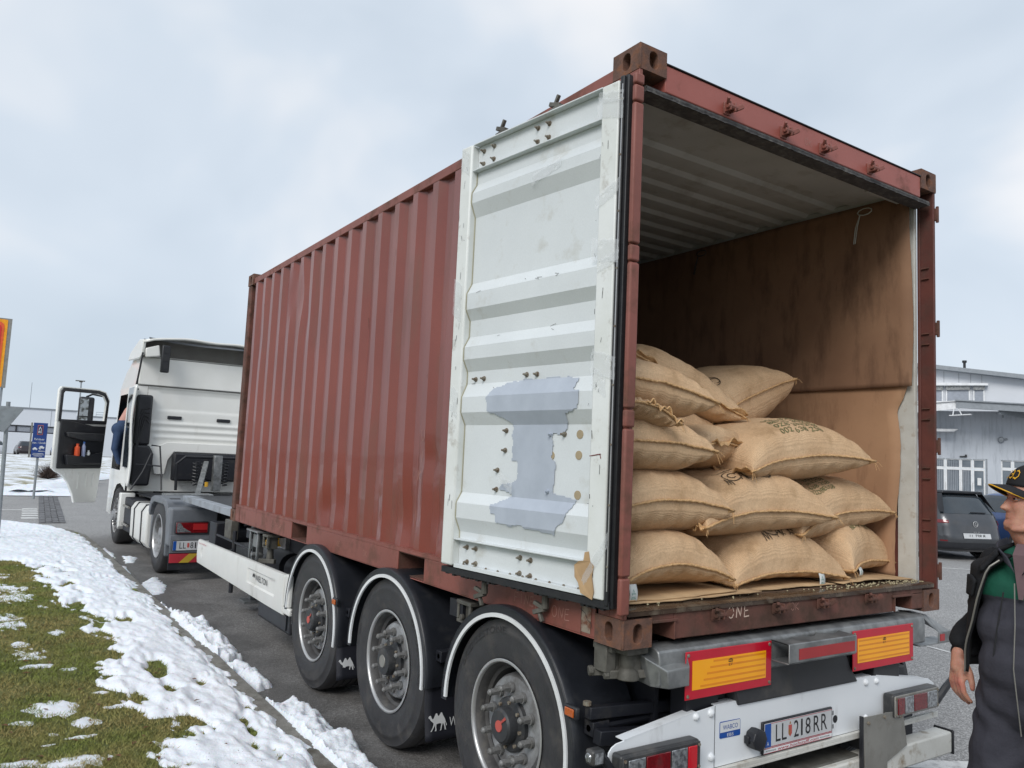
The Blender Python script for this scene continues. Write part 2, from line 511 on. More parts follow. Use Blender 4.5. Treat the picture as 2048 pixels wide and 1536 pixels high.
# ------------------------------------------------------------------ ground
def ground_mat(name, base, dark, light, wet=False):
    m = bpy.data.materials.new(name)
    m.use_nodes = True
    t = m.node_tree; N, Lk = t.nodes, t.links
    b = N['Principled BSDF']
    tcn = N.new('ShaderNodeTexCoord')
    P = tcn.outputs['Object']
    def nz_(s, d=3, r=.6):
        n = N.new('ShaderNodeTexNoise'); n.inputs['Scale'].default_value = s; n.inputs['Detail'].default_value = d; n.inputs['Roughness'].default_value = r
        Lk.new(P, n.inputs['Vector']); return n.outputs['Fac']
    def rmp(x, a, c, lo=0., hi=1.):
        r = N.new('ShaderNodeMapRange'); r.inputs[1].default_value = a; r.inputs[2].default_value = c; r.inputs[3].default_value = lo; r.inputs[4].default_value = hi
        Lk.new(x, r.inputs[0]); return r.outputs[0]
    def mx(f, a, c, bl='MIX'):
        x = N.new('ShaderNodeMix'); x.data_type = 'RGBA'; x.blend_type = bl
        if isinstance(f, float): x.inputs[0].default_value = f
        else: Lk.new(f, x.inputs[0])
        for s_, i in ((a, 6), (c, 7)):
            if isinstance(s_, tuple): x.inputs[i].default_value = (*s_, 1)
            else: Lk.new(s_, x.inputs[i])
        return x.outputs[2]
    vo = N.new('ShaderNodeTexVoronoi'); vo.inputs['Scale'].default_value = 95; Lk.new(P, vo.inputs['Vector'])
    sp = N.new('ShaderNodeSeparateColor'); Lk.new(vo.outputs['Color'], sp.inputs[0])
    stone = rmp(sp.outputs[0], .45, 1.0)
    c = mx(stone, dark, light)
    c = mx(rmp(nz_(210, 2), .35, .65, .2, .8), c, base)
    c = mx(rmp(nz_(.9, 5), .35, .7, 0., .35), c, tuple(v * .65 for v in base))
    rough = None
    if wet:
        sx = N.new('ShaderNodeSeparateXYZ'); Lk.new(P, sx.inputs[0])
        ad = N.new('ShaderNodeMath'); ad.operation = 'ADD'
        Lk.new(rmp(nz_(1.1, 5), .3, .7, -.9, .9), ad.inputs[0]); Lk.new(sx.outputs[0], ad.inputs[1])
        w1 = rmp(ad.outputs[0], 3.2, .4)
        wy = rmp(sx.outputs[1], 14.5, 11.0)
        mu = N.new('ShaderNodeMath'); mu.operation = 'MULTIPLY'; Lk.new(w1, mu.inputs[0]); Lk.new(wy, mu.inputs[1])
        c = mx(mu.outputs[0], c, mx(.50, c, (.062, .054, .047)))
        ad2 = N.new('ShaderNodeMath'); ad2.operation = 'ADD'
        Lk.new(rmp(nz_(1.7, 4), .3, .7, -.35, .35), ad2.inputs[0]); Lk.new(sx.outputs[0], ad2.inputs[1])
        pud = N.new('ShaderNodeMath'); pud.operation = 'MULTIPLY'; Lk.new(rmp(ad2.outputs[0], .25, -.25), pud.inputs[0]); Lk.new(wy, pud.inputs[1])
        c = mx(pud.outputs[0], c, mx(.45, c, (.030, .027, .024)))
        Lk.new(rmp(pud.outputs[0], 0, 1, .82, .45), b.inputs['Roughness'])
    else:
        b.inputs['Roughness'].default_value = .85
    Lk.new(c, b.inputs['Base Color'])
    bn = N.new('ShaderNodeBump'); bn.inputs['Distance'].default_value = .004; bn.inputs['Strength'].default_value = .8
    Lk.new(vo.outputs['Distance'], bn.inputs['Height']); Lk.new(bn.outputs[0], b.inputs['Normal'])
    return m
M_asph = ground_mat('asphalt', (.31, .305, .30), (.12, .118, .115), (.66, .65, .64), wet=True)
MB().grid(lambda a, b: (-900 + 1800 * a, -900 + 1800 * b, 0), 8, 8).build('road', M_asph, kind='structure', smooth=False)

M_soil = mat('winter_grass_soil', srgb(100, 102, 54), .95, col2=srgb(78, 86, 40), nscale=3, nlo=.35, nhi=.6, dirt=srgb(70, 56, 34), dscale=9, dlo=.55, dhi=.75, bump=.01, bscale=60, fine=.25, fscale=120)
M_snow = mat('snow', (.80, .83, .87), .55, col2=(.70, .74, .79), nscale=5, sss=.15, bump=.006, bscale=45, spec=.3, fine=.06, fscale=140, dirt=(.50, .47, .42), dscale=11, dlo=.64, dhi=.80)
M_kerb = mat('granite_kerb', srgb(128, 126, 120), .8, col2=srgb(104, 102, 96), nscale=10, fine=.3, fscale=180, dirt=srgb(70, 64, 54), dscale=6, dlo=.5, dhi=.75, bump=.003, bscale=90)
M_paint = mat('road_paint', srgb(206, 206, 204), .7, col2=srgb(150, 150, 150), nscale=14, nlo=.5, nhi=.75, fine=.12)

# kerb path: straight along x=-.47, then curving to the left at the side road
kp = [(-.47, -8 + i * 1.0) for i in range(21)]
cx0, cy0, rr0 = -3.97, 13.0, 3.5
for i in range(1, 9):
    a = R(i * 8.5)
    kp.append((cx0 + rr0 * math.cos(a), cy0 + rr0 * 1.35 * math.sin(a)))
kp += [(-6, 18.6), (-9, 19.4), (-14, 20.2)]
def kerb_x(y):
    for i in range(len(kp) - 1):
        if kp[i][1] <= y <= kp[i + 1][1]:
            t = (y - kp[i][1]) / (kp[i + 1][1] - kp[i][1])
            return kp[i][0] + t * (kp[i + 1][0] - kp[i][0])
    return -.47 if y < 0 else -99
kerb = thing('kerb', 'low granite kerb between the snowy lawn and the road', 'kerb', (-.5, 0, 0))
kerb['kind'] = 'structure'
del kerb['category']
for i in range(len(kp) - 1):
    a, b = Vector((*kp[i], 0)), Vector((*kp[i + 1], 0))
    d = (b - a).normalized(); n = Vector((-d.y, d.x, 0))
    a2, b2 = a + d * .006, b - d * .006
    zt = .10 + random.uniform(-.004, .004)
    mb = MB()
    mb.add([a2 + Vector((0, 0, -.05)), b2 + Vector((0, 0, -.05)), b2 + n * .13 + Vector((0, 0, -.05)), a2 + n * .13 + Vector((0, 0, -.05)),
            a2 + n * .012 + Vector((0, 0, zt)), b2 + n * .012 + Vector((0, 0, zt)), b2 + n * .13 + Vector((0, 0, zt)), a2 + n * .13 + Vector((0, 0, zt))],
           [(3, 2, 1, 0), (4, 5, 6, 7), (0, 1, 5, 4), (1, 2, 6, 5), (2, 3, 7, 6), (3, 0, 4, 7)])
    mb.build('kerb_stone', M_kerb, kerb, bevel=.008, seg=2)

# lawn sheet with gentle relief, inside the kerb line
lawn_poly = [(kp[i][0] - .125, kp[i][1]) for i in range(len(kp) - 3)] + [(-6, 18.4), (-9, 19.2), (-14, 20.0), (-40, 21), (-40, -8)]
def lawn_z(x, y):
    return .095 + .012 * pnoise(x * 2.5, y * 2.5, 1) + .02 * pnoise(x * .5, y * .5, 4)
mb = MB()
ys = np.arange(-8, 18.3, .25)
for r in range(len(ys) - 1):
    pass
nx = 44
def lawn_fn(a, b):
    y = -8 + 26.2 * b
    xe = kerb_x(y) - .12
    t = (1 - a)
    x = xe - (t ** 2) * 30
    return (x, y, lawn_z(x, y))
mb.grid(lawn_fn, nx, 105)
mb.build('lawn', M_soil, kind='structure')

# snow as a height field lying on the lawn: pokes through where it is thick enough
LB = [(-1.25, -9), (-1.3, 1.8), (-1.3, 2.2), (-.99, 2.57), (-1.09, 2.9), (-1.28, 2.85), (-1.24, 3.09), (-1.26, 3.26), (-1.24, 3.55), (-1.34, 3.74), (-1.37, 4.2), (-1.26, 4.5), (-1.12, 4.6), (-1.15, 4.75), (-1.08, 5.05), (-1.23, 5.4), (-1.31, 5.66), (-1.12, 5.8), (-1.2, 6.1), (-1.25, 6.51), (-1.41, 6.76), (-1.38, 7.86), (-1.48, 8.54), (-1.5, 9.45), (-1.7, 10.4), (-3.5, 11.2), (-30, 12.5), (-60, 30)]
def lbx(y):
    for i in range(len(LB) - 1):
        y0, y1 = LB[i][1], LB[i + 1][1]
        if y0 <= y < y1:
            return LB[i][0] + (LB[i + 1][0] - LB[i][0]) * (y - y0) / (y1 - y0)
    return -1.3
PATCH = [(-1.56, 5.57, .07, .14), (-1.8, 4.84, .16, .18), (-1.82, 7.48, .2, .3), (-1.71, 3.35, .13, .17), (-1.54, 3.01, .1, .09), (-1.85, 3.13, .07, .07), (-1.65, 2.35, .16, .1), (-1.75, 2.86, .06, .05), (-1.62, 2.75, .1, .03), (-1.76, 2.69, .04, .03), (-1.92, 2.46, .1, .05), (-1.73, 4.47, .1, .07), (-1.86, 6.0, .2, .18), (-1.81, 5.22, .06, .12), (-1.9, 6.39, .16, .2), (-1.43, 3.59, .07, .04), (-1.36, 3.27, .09, .04), (-1.53, 4.27, .05, .06), (-1.84, 8.01, .22, .4), (-2.3, 3.6, .3, .2), (-2.6, 5.2, .4, .35), (-2.2, 1.2, .3, .3), (-3.2, 2.2, .4, .4), (-2.1, 9.0, .3, .3), (-2.7, 7.2, .5, .3), (-1.9, .6, .2, .3)]
def snow_t(x, y):
    """signed thickness of snow"""
    n1 = pnoise(x * 5.0 + y * .8, y * 2.2, 9, 4)
    n2 = pnoise(x * 16, y * 8, 3, 3)
    n3 = pnoise(x * 4.5 + 5, y * 1.8, 15, 3)
    e = x - lbx(y) + .30 * n1 + .10 * n2
    t = min(e * .16, .030) + .024 * n1 + .018 * n2 + .018 * n3
    if e > 0:
        t += .012
    ke = kerb_x(y) - x
    # thins out onto the kerb
    kk = ke - .085 - .16 * (n1 + .15) - .06 * n2
    t = min(t, kk * .5)
    for (px, py, rx, ry) in PATCH:
        d = ((x - px) / rx) ** 2 + ((y - py) / ry) ** 2
        if d < 4:
            t = max(t, (.8 - d - 2.2 * n1 - 2.2 * n2) * .006)
    # thin melted windows
    if 0 < e < .6 and n3 > .12:
        t -= (n3 - .12) * .45 * (1 - e)
    return t
def snow_sheet(name, x0, x1, y0, y1, nx, ny, base, tf, warp=1.0):
    xs = x1 + (x0 - x1) * (np.linspace(0, 1, nx + 1) ** warp)
    ys = np.linspace(0, 1, ny + 1)
    ys = y0 + (y1 - y0) * ys ** 1.25
    T = np.zeros((ny + 1, nx + 1)); V = []
    for j, y in enumerate(ys):
        for i, x in enumerate(xs):
            t = tf(x, y)
            T[j, i] = t
            V.append((x, y, base(x, y) + max(t, -.012)))
    F = []
    for j in range(ny):
        for i in range(nx):
            if max(T[j, i], T[j, i + 1], T[j + 1, i], T[j + 1, i + 1]) > -.006:
                a = j * (nx + 1) + i
                F.append((a, a + 1, a + nx + 2, a + nx + 1))
    mb = MB(); mb.v = V; mb.f = F
    return mb.build(name, M_snow, kind='stuff', sharp=80, fixn=False)
def base_lk(x, y):
    return max(lawn_z(x, y), .101 if x > kerb_x(y) - .14 else 0)
o = snow_sheet('snow', -3.4, -.45, 1.2, 18.2, 190, 420, base_lk, snow_t, 1.3)
tag(o, 'patchy melting snow lying on the lawn along the kerb', None)

# clumps of ploughed snow in the gutter, each its own pile
def inpoly_dist(x, y, P):
    ins = False; d = 1e9
    n = len(P)
    for i in range(n):
        x1, y1 = P[i]; x2, y2 = P[(i + 1) % n]
        if (y1 > y) != (y2 > y) and x < (x2 - x1) * (y - y1) / (y2 - y1) + x1:
            ins = not ins
        dx, dy = x2 - x1, y2 - y1
        t = max(0, min(1, ((x - x1) * dx + (y - y1) * dy) / (dx * dx + dy * dy + 1e-12)))
        d = min(d, math.hypot(x - x1 - t * dx, y - y1 - t * dy))
    return d if ins else -d
CL = [([(-.47, 6.3), (-.36, 6.35), (-.30, 6.05), (-.22, 5.7), (-.24, 5.25), (-.22, 4.85), (-.26, 4.35), (-.40, 4.25), (-.50, 4.35), (-.52, 4.73), (-.53, 5.15), (-.54, 5.79)], .13, 'long lumpy snow clump in the gutter beside the front trailer wheel'),
      ([(-.46, 4.15), (-.30, 4.15), (-.26, 3.84), (-.26, 3.55), (-.40, 3.45), (-.48, 3.84)], .12, 'short snow clump in the gutter, next nearer after the long one'),
      ([(-.47, 3.0), (-.26, 3.02), (-.2, 2.68), (-.2, 2.3), (-.22, 1.98), (-.24, 1.66), (-.39, 1.5), (-.50, 1.6), (-.50, 2.04), (-.49, 2.41)], .12, 'nearest big snow clump in the gutter at the bottom of the picture'),
      ([(-.44, 8.4), (-.12, 9.13), (-.13, 8.3), (-.25, 7.8), (-.43, 7.61)], .03, 'flat slushy snow patch on the road behind the tractor wheel'),
      ([(-.37, 12.44), (-.32, 11.59), (-.37, 11.05), (-.46, 11.61)], .05, 'thin strip of snow in the gutter farthest up the kerb'),
      ([(-.23, 11.34), (-.06, 11.08), (-.18, 10.49), (-.29, 10.52)], .03, 'small slush patch on the road beside the fuel tank'),
      ([(-.43, 10.3), (-.34, 10.15), (-.37, 9.4), (-.46, 9.31)], .05, 'thin snow strip in the gutter beside the tractor rear wheel'),
      ([(-.46, 7.1), (-.39, 7.05), (-.38, 6.45), (-.48, 6.38)], .05, 'narrow snow strip in the gutter beside the white side guard')]
for ci, (P, hh, lab) in enumerate(CL):
    xs = [p[0] for p in P]; ys = [p[1] for p in P]
    x0, x1, y0, y1 = min(xs) - .03, max(xs) + .03, min(ys) - .05, max(ys) + .05
    res = .012 if ci < 3 else .03
    nx_, ny_ = int((x1 - x0) / res), int((y1 - y0) / res)
    mb = MB(); T = {}
    for j in range(ny_ + 1):
        for i in range(nx_ + 1):
            x, y = x0 + (x1 - x0) * i / nx_, y0 + (y1 - y0) * j / ny_
            n1 = pnoise(x * 6, y * 5, 20 + ci, 3); n2 = pnoise(x * 22, y * 22, 30, 3)
            d = inpoly_dist(x, y, P) + .035 * n1 + .02 * n2
            h = hh * (1 - math.exp(-max(d, 0) / .035)) * (.75 + .9 * n1) + (.03 * n2 if d > 0 else 0)
            zb = .10 if x < -.47 else 0
            if x < -.46:
                h = max(h * .6, 0)
            T[i, j] = d
            mb.v.append((x, y, zb + (max(h, .004) if d > 0 else -.02)))
    for j in range(ny_):
        for i in range(nx_):
            if max(T[i, j], T[i + 1, j], T[i, j + 1], T[i + 1, j + 1]) > 0:
                a = j * (nx_ + 1) + i
                mb.f.append((a, a + 1, a + nx_ + 2, a + nx_ + 1))
    ob = mb.build('snow_clump', M_snow, sharp=80, fixn=False)
    tag(ob, lab, 'snow clump', 'snow clumps along the kerb')

# grass blades where the snow is thin
M_grass = mat('grass_blades', srgb(118, 128, 66), .8, col2=srgb(152, 140, 92), nscale=2.2, nlo=.4, nhi=.62, fine=.45, fscale=45, spec=.2)
nb = 150000
gy = 1.6 + 12.5 * rng.random(nb) ** 1.8
gx = -.62 - (1.75 + gy * .02) * rng.random(nb)
keepg = np.array([snow_t(x, y) < .004 for x, y in zip(gx, gy)])
gx, gy = gx[keepg], gy[keepg]
nb = len(gx)
gz = np.array([lawn_z(x, y) for x, y in zip(gx, gy)])
ang = rng.random(nb) * 6.283
ln = .014 + .02 * rng.random(nb)
lean = .5 + .8 * rng.random(nb)
w = .0016 + .0012 * rng.random(nb) + gy * .00025
dx, dy = np.cos(ang), np.sin(ang)
la = rng.random(nb) * 6.283
V = np.zeros((nb, 3, 3))
V[:, 0] = np.stack([gx - dx * w, gy - dy * w, gz - .004], 1)
V[:, 1] = np.stack([gx + dx * w, gy + dy * w, gz - .004], 1)
V[:, 2] = np.stack([gx + np.cos(la) * ln * lean, gy + np.sin(la) * ln * lean, gz + ln * .75], 1)
me = bpy.data.meshes.new('grass')
me.vertices.add(nb * 3); me.vertices.foreach_set('co', V.ravel())
me.loops.add(nb * 3); me.loops.foreach_set('vertex_index', np.arange(nb * 3))
me.polygons.add(nb); me.polygons.foreach_set('loop_start', np.arange(nb) * 3)
me.update(calc_edges=True)
me.materials.append(M_grass)
go = bpy.data.objects.new('grass', me); COL.objects.link(go)
tag(go, 'short matted winter grass showing between the snow patches', None, kind='stuff')

# far side of the side road: paving strip, crossing, verge
M_paver = mat('stone_setts', srgb(112, 112, 114), .8, col2=srgb(88, 88, 90), nscale=25, fine=.3, fscale=12)
mb = MB()
for j in range(60):
    y = 17.0 + j * .165
    xs_ = -1.05 + (y - 17) * .052
    for i in range(4):
        x = xs_ + i * .125 + random.uniform(-.004, .004)
        z = .018 + random.uniform(0, .012)
        mb.box(x, x + .11, y, y + .15, -.02, z)
mb.build('paving_strip', M_paver, kind='stuff', bevel=0, smooth=False)['label'] = 'strip of grey stone setts across the side road'
for k in range(5):
    yy = 18.15 + k * .66
    MB().box(-1.33 + k * .03, -1.0 + k * .03, yy, yy + .33, .003, .007).build('crossing_stripe', M_paint, kind='structure', smooth=False)
MB().box(-6, -1.2, 20.6, 20.75, .003, .007).build('stop_line', M_paint, kind='structure', smooth=False)
def line(name, p, q, wd):
    p, q = Vector((*p, 0)), Vector((*q, 0)); d = (q - p).normalized(); n = Vector((-d.y, d.x, 0)) * wd / 2
    MB().add([v + Vector((0, 0, .005)) for v in (p - n, q - n, q + n, p + n)], [(0, 1, 2, 3)]).build(name, M_paint, kind='structure', smooth=False)
line('parking_line', (6.6, 3.56), (6.02, .95), .045)
line('parking_line', (2.3, .62), (3.4, -.08), .14)
line('parking_line', (12.5, 7.3), (17, 3.3), .08)

# verge island beyond the side road
M_verge = mat('snowy_verge', (.72, .75, .79), .8, col2=srgb(140, 134, 104), nscale=.9, nlo=.48, nhi=.6, fine=.2, fscale=20, dirt=(.8, .83, .87), dscale=2.5, dlo=.5, dhi=.65, bump=.02, bscale=9)
def verge_z(x, y):
    return .1 + .10 * pnoise(x * .7, y * .25, 3) + .1 * max(0, min(1, (y - 26.8) / 2))
def vfn(a, b):
    y = 27 + 62 * b ** 1.5
    xe = -.3 + (y - 27) * .24 + .35 * math.sin(y * .8)
    x = -30 + (xe + 30) * a
    ed = min(1, (1 - a) * 12, b * 40 + .0)
    return (x, y, verge_z(x, y) * ed + .004)
MB().grid(vfn, 60, 80).build('verge', M_verge, kind='structure', sharp=80)
# snow bank along the verge edge
def bank(a, b):
    y = 26.6 + 15 * a
    xe = -.25 + (y - 27) * .24 + .3 * math.sin(y * .8)
    x = xe - 1.4 + 1.6 * b
    pr = math.sin(math.pi * b) ** .6
    return (x, y, .02 + .25 * pr * (.6 + .8 * (pnoise(x * 2, y * 1.2, 5) + .2)))
MB().grid(bank, 90, 16).build('snow_bank', M_snow, kind='stuff', sharp=80)['label'] = 'bank of snow along the far verge by the boulders'
def bank2(a, b):
    x = -14 + 14.3 * a
    y = 26.2 + 2.4 * b
    pr = math.sin(math.pi * b) ** .6
    return (x, y, .02 + .2 * pr * (.6 + .9 * (pnoise(x * 1.3, y * 2, 8) + .2)))
MB().grid(bank2, 90, 14).build('snow_bank', M_snow, kind='stuff', sharp=80)['label'] = 'bank of snow in front of the blue parking sign'

# grit, leaf litter and meltwater traces along the kerb
rg_ = random.Random(5)
mb = MB()
for k in range(1500):
    y = 1.8 + 12 * rg_.random() ** 1.6
    if rg_.random() < .6: x, zb = rg_.uniform(-.58, .0) , 0
    else: x, zb = rg_.uniform(-1.3, -.5), None
    if x < -.47: zb = base_lk(x, y) + max(0, snow_t(x, y))
    r = rg_.uniform(.0015, .0045)
    if zb is None: zb = 0
    c = Vector((x, y, zb + r * .4))
    a = [c + Vector((rg_.uniform(-1, 1), rg_.uniform(-1, 1), rg_.uniform(-.2, 1))).normalized() * r for _ in range(4)]
    mb.add(a, [(0, 1, 2), (0, 2, 3), (0, 3, 1), (1, 3, 2)])
mb.build('grit', mat('road_grit', srgb(96, 84, 70), .9, col2=srgb(60, 54, 46), nscale=40), kind='stuff', smooth=False)['label'] = 'grit scattered on the snow edge and in the gutter'
mb = MB()
for k in range(90):
    y = 2 + 8 * rg_.random() ** 1.5; x = rg_.uniform(-2.0, -.75)
    t_ = snow_t(x, y)
    if t_ > .01 and rg_.random() < .8: continue
    z = base_lk(x, y) + max(0, t_) + .012
    a = rg_.uniform(0, 6.28); l = rg_.uniform(.012, .03); d = Vector((math.cos(a), math.sin(a), 0)); n_ = Vector((-d.y, d.x, 0))
    c = Vector((x, y, z))
    mb.add([c - d * l, c + n_ * l * .45 + Vector((0, 0, .006)), c + d * l, c - n_ * l * .45 + Vector((0, 0, .004))], [(0, 1, 2), (0, 2, 3)])
mb.build('leaf_litter', mat('dead_leaves', srgb(112, 78, 50), .9, col2=srgb(84, 58, 40), nscale=30), kind='stuff', smooth=False)['label'] = 'small dead leaves on the grass'
# ================================================================== container
CT = thing('shipping_container', 'rust red corrugated steel shipping container with its rear open, loaded on the trailer', 'shipping container', (1.219, 3.0, 1.02))
L_, W_, Z0, Z1 = 6.058, 2.438, 1.02, 3.611

def casting(x, y, top, sx, sy):
    """corner casting with oval holes; x,y = outer corner, sx,sy = direction inward"""
    z0, z1 = (Z1 - .118, Z1) if top else (Z0, Z0 + .118)
    mb = MB()
    wx, wy, h = .162, .178, .118
    # end face (normal y)
    mb.holed((0, wx, 0, h), (wx / 2 + .002, h / 2, .051, .079), lambda u, v, d: (x + sx * u, y + sy * d, z0 + v), .045)
    # side face (normal x)
    mb.holed((0, wy, 0, h), (wy / 2, h / 2, .051, .079), lambda u, v, d: (x + sx * d, y + sy * u, z0 + v), .045)
    # remaining faces
    a, b, c, d = (x, y), (x + sx * wx, y), (x + sx * wx, y + sy * wy), (x, y + sy * wy)
    for zz in (z0, z1):
        mb.add([(*p, zz) for p in (a, b, c, d)], [(0, 1, 2, 3)])
    for p, q in ((b, c), (c, d)):
        mb.add([(*p, z0), (*q, z0), (*q, z1), (*p, z1)], [(0, 1, 2, 3)])
    # cast rim bead
    mb.tube([(x + sx * .004, y + sy * .004, z0 + .004), (x + sx * .004, y + sy * .004, z1 - .004)], .007, 8)
    mb.build('corner_casting', M_rust, CT, bevel=.005)
for top in (0, 1):
    for (x, sx) in ((0, 1), (W_, -1)):
        for (y, sy) in ((0, 1), (L_, -1)):
            casting(x, y, top, sx, sy)

# posts
M_maroon = mat('grimy_maroon_paint', srgb(100, 54, 46), .6, col2=srgb(82, 44, 38), nscale=5, dirt=srgb(70, 52, 44), dscale=6, bump=.001, bscale=40)
zp0, zp1 = Z0 + .118, Z1 - .118
mb = MB().box(.002, .022, .003, .09, zp0, zp1).box(.002, .05, .09, .16, zp0, zp1)
mb.build('corner_post', M_redrail, CT, bevel=.003)
mb = MB().box(2.413, 2.434, .003, .10, zp0, zp1).box(2.405, 2.413, .082, .10, zp0, zp1)
mb.build('corner_post', M_maroon, CT, bevel=.003)
mb = MB().box(2.375, 2.404, .1, .21, zp0, zp1)
mb.build('door_jamb', M_jamb, CT, bevel=.003)
for x in (.003, W_ - .09):
    MB().box(x, x + .087, L_ - .12, L_ - .003, zp0, zp1).build('corner_post', M_rust2 if x < 1 else M_redrail, CT, bevel=.012)
# hinge tubes on the rear left post with joints
mb = None
zs = [1.16, 1.314, 1.92, 1.999, 2.62, 2.696, 3.32, 3.399, 3.452]
for i in range(len(zs) - 1):
    lug = i % 2 == 0 and 0 or 1
    a, b = zs[i] + .003, zs[i + 1] - .003
    MB().box(-.046, .006, -.030, -.004, a, b).build('hinge_post', M_redrail, CT, bevel=.009, seg=3)
for z in (3.36, 2.66, 1.96, 1.24):
    MB().box(W_ - .012, W_ + .006, -.012, .05, z - .038, z + .038).cyl((W_ + .0, -.008, z - .05), (W_ + .0, -.008, z + .05), .009).build('hinge', M_rust2, CT, bevel=.003)
# the tie down ring bars inside of right hand post
mb = MB()
for z in (1.5, 1.8, 2.15, 2.6, 3.0):
    mb.box(2.400, 2.412, .03, .075, z - .035, z - .029).box(2.400, 2.412, .03, .075, z + .029, z + .035)
mb.build('lashing_bar', M_rust2, CT, kind='stuff')

# rails
MB().prism([(.012, 3.5), (.06, 3.5), (.06, 3.56), (.012, 3.56)], 'y', .178, L_ - .178).build('top_rail', M_redrail, CT, bevel=.004)
MB().box(W_ - .06, W_ - .012, .178, L_ - .178, 3.5, 3.56).build('top_rail', M_redrail, CT, bevel=.004)
MB().box(2.345, W_ - .062, .178, L_ - .1, 3.43, 3.535).build('inner_rail', M_inner, CT, bevel=.004)
def bottom_rail(xa, xb, sgn):
    zt, zb = 1.19, 1.033
    pk = [(.178, 1.735), (2.085, 3.75), (4.12, L_ - .178)]
    mb = MB()
    for a, b in pk:
        mb.box(min(xa, xb), max(xa, xb), a, b, zb, zt - .02)
    mb.box(min(xa, xb) , max(xa, xb), .179, L_ - .179, zt - .0195, zt)                    # top strip runs over the pockets
    mb.box(min(xa, xa + sgn * .07), max(xa, xa + sgn * .07), .18, L_ - .18, zb - .006, zb - .0005)   # bottom flange
    mb.build('bottom_rail', M_redrail, CT, bevel=.003)
    for a, b in ((1.735, 2.085), (3.75, 4.12)):
        MB().box(min(xa + sgn * .01, xa + sgn * .9), max(xa + sgn * .01, xa + sgn * .9), a, b, zb + .002, zb + .008).box(min(xa + sgn * .01, xa + sgn * .9), max(xa + sgn * .01, xa + sgn * .9), a, b, zt - .026, zt - .021) \
            .box(min(xa + sgn * .008, xa + sgn * .9), max(xa + sgn * .008, xa + sgn * .9), a - .006, a - .001, zb + .001, zt - .021).box(min(xa + sgn * .008, xa + sgn * .9), max(xa + sgn * .008, xa + sgn * .9), b + .001, b + .006, zb + .001, zt - .021).build('fork_pocket', M_rust2, CT)
bottom_rail(.002, .012, 1)
bottom_rail(W_ - .002, W_ - .012, -1)
for y in (.178 + .09, 5.72):
    MB().box(-.001, .0019, y - .0015, y + .0015, 1.034, 1.17).build('weld_seam', M_rust2, CT)

# corrugated side walls
def corr(y):
    """inset of the panel for a y position: 0 outer, .036 inner"""
    t = ((y - CORR0) % .2785)
    if t < .072: return 0.0
    if t < .139: return .036 * (t - .072) / .067
    if t < .2115: return .036
    return .036 * (1 - (t - .2115) / .067)
CORR0 = .168
yb = []
y = CORR0 - .2785
while y < L_ - .1:
    for d in (0, .072, .139, .2115):
        yy = y + d
        if .16 < yy < L_ - .12:
            yb.append(yy)
    y += .2785
yb = [.16] + yb + [L_ - .12]
DENT = [(3.95, 2.95, .05, .35, .03), (4.62, 3.2, .05, .25, .03), (1.9, 1.55, .05, .28, .03), (2.45, 1.35, .05, .16, .03), (3.48, 1.33, .06, .14, .03), (5.2, 1.5, .05, .25, .02), (2.9, 2.6, .03, .5, .012), (1.62, 1.42, .14, .2, .03), (2.15, 1.36, .16, .22, .032), (1.78, 1.75, .1, .1, .014), (4.35, 3.15, .16, .28, .035), (4.2, 2.9, .1, .2, .02), (5.5, 2.9, .1, .3, .012), (3.2, 1.4, .2, .2, .016), (2.7, 2.2, .08, .3, .01), (4.9, 1.4, .12, .2, .014), (1.35, 1.5, .08, .2, .014), (5.7, 2.5, .12, .5, .010)]
def side_panel(x0, sg, zr, zt=3.502, name='side_panel'):
    ys_ = []
    for a, b in zip(yb[:-1], yb[1:]):
        ys_ += [a, (a + b) / 2]
    ys_.append(yb[-1])
    nz_ = 56
    mb = MB()
    for j in range(nz_ + 1):
        z = zr + (zt - zr) * j / nz_
        for yy in ys_:
            d = corr(yy + .00001)
            for (cy, cz, ry, rz, am) in (DENT if sg > 0 else []):
                q = ((yy - cy) / ry) ** 2 + ((z - cz) / rz) ** 2
                if q < 4:
                    d += am * .8 * math.exp(-q * 1.5)
            d += .0018 * pnoise(yy * 2.2, z * 1.3, 7, 2)
            mb.v.append((x0 + sg * d, yy, z))
    m_ = len(ys_)
    for j in range(nz_):
        for i in range(m_ - 1):
            mb.f.append((j * m_ + i, j * m_ + i + 1, (j + 1) * m_ + i + 1, (j + 1) * m_ + i))
    return mb.build(name, M_red, CT, sharp=16, fixn=False)
side_panel(.014, 1, 1.172)
side_panel(W_ - .014, -1, 1.172)
# lower lip where the wall panel meets the rail
MB().box(.002, .05, .178, L_ - .178, 1.190, 1.196).build('rail_lip', M_redrail, CT)
# front wall
mb = MB()
x = .09
k = 0
pts = []
while x < W_ - .09:
    pts += [(x, 0), (x + .11, 0), (x + .125 + .03, .045), (x + .155 + .08, .045)]
    x += .265
pts = [p for p in pts if p[0] < W_ - .09] + [(W_ - .09, 0)]
mb.add([(a, L_ - .06 + (b if 0 else -b), z) for z in (1.15, 3.5) for a, b in pts], [(i, i + 1, len(pts) + i + 1, len(pts) + i) for i in range(len(pts) - 1)])
mb.build('front_wall', M_red, CT, sharp=16)
MB().box(.178, W_ - .178, L_ - .06, L_ - .01, 1.03, 1.18).build('front_rail', M_redrail, CT)
MB().box(.178, W_ - .178, L_ - .06, L_ - .01, 3.49, 3.56).build('front_rail', M_redrail, CT)
# inside faces: plywood and painted panels
MB().box(.078, .082, .2, L_ - .15, 1.18, 3.5).build('inner_wall', M_inner, CT)
MB().box(.06, 2.36, L_ - .16, L_ - .15, 1.18, 3.5).build('inner_wall', M_inner, CT)
MB().box(2.368, 2.372, .23, L_ - .15, 1.18, 3.45).build('inner_wall', M_inner, CT)
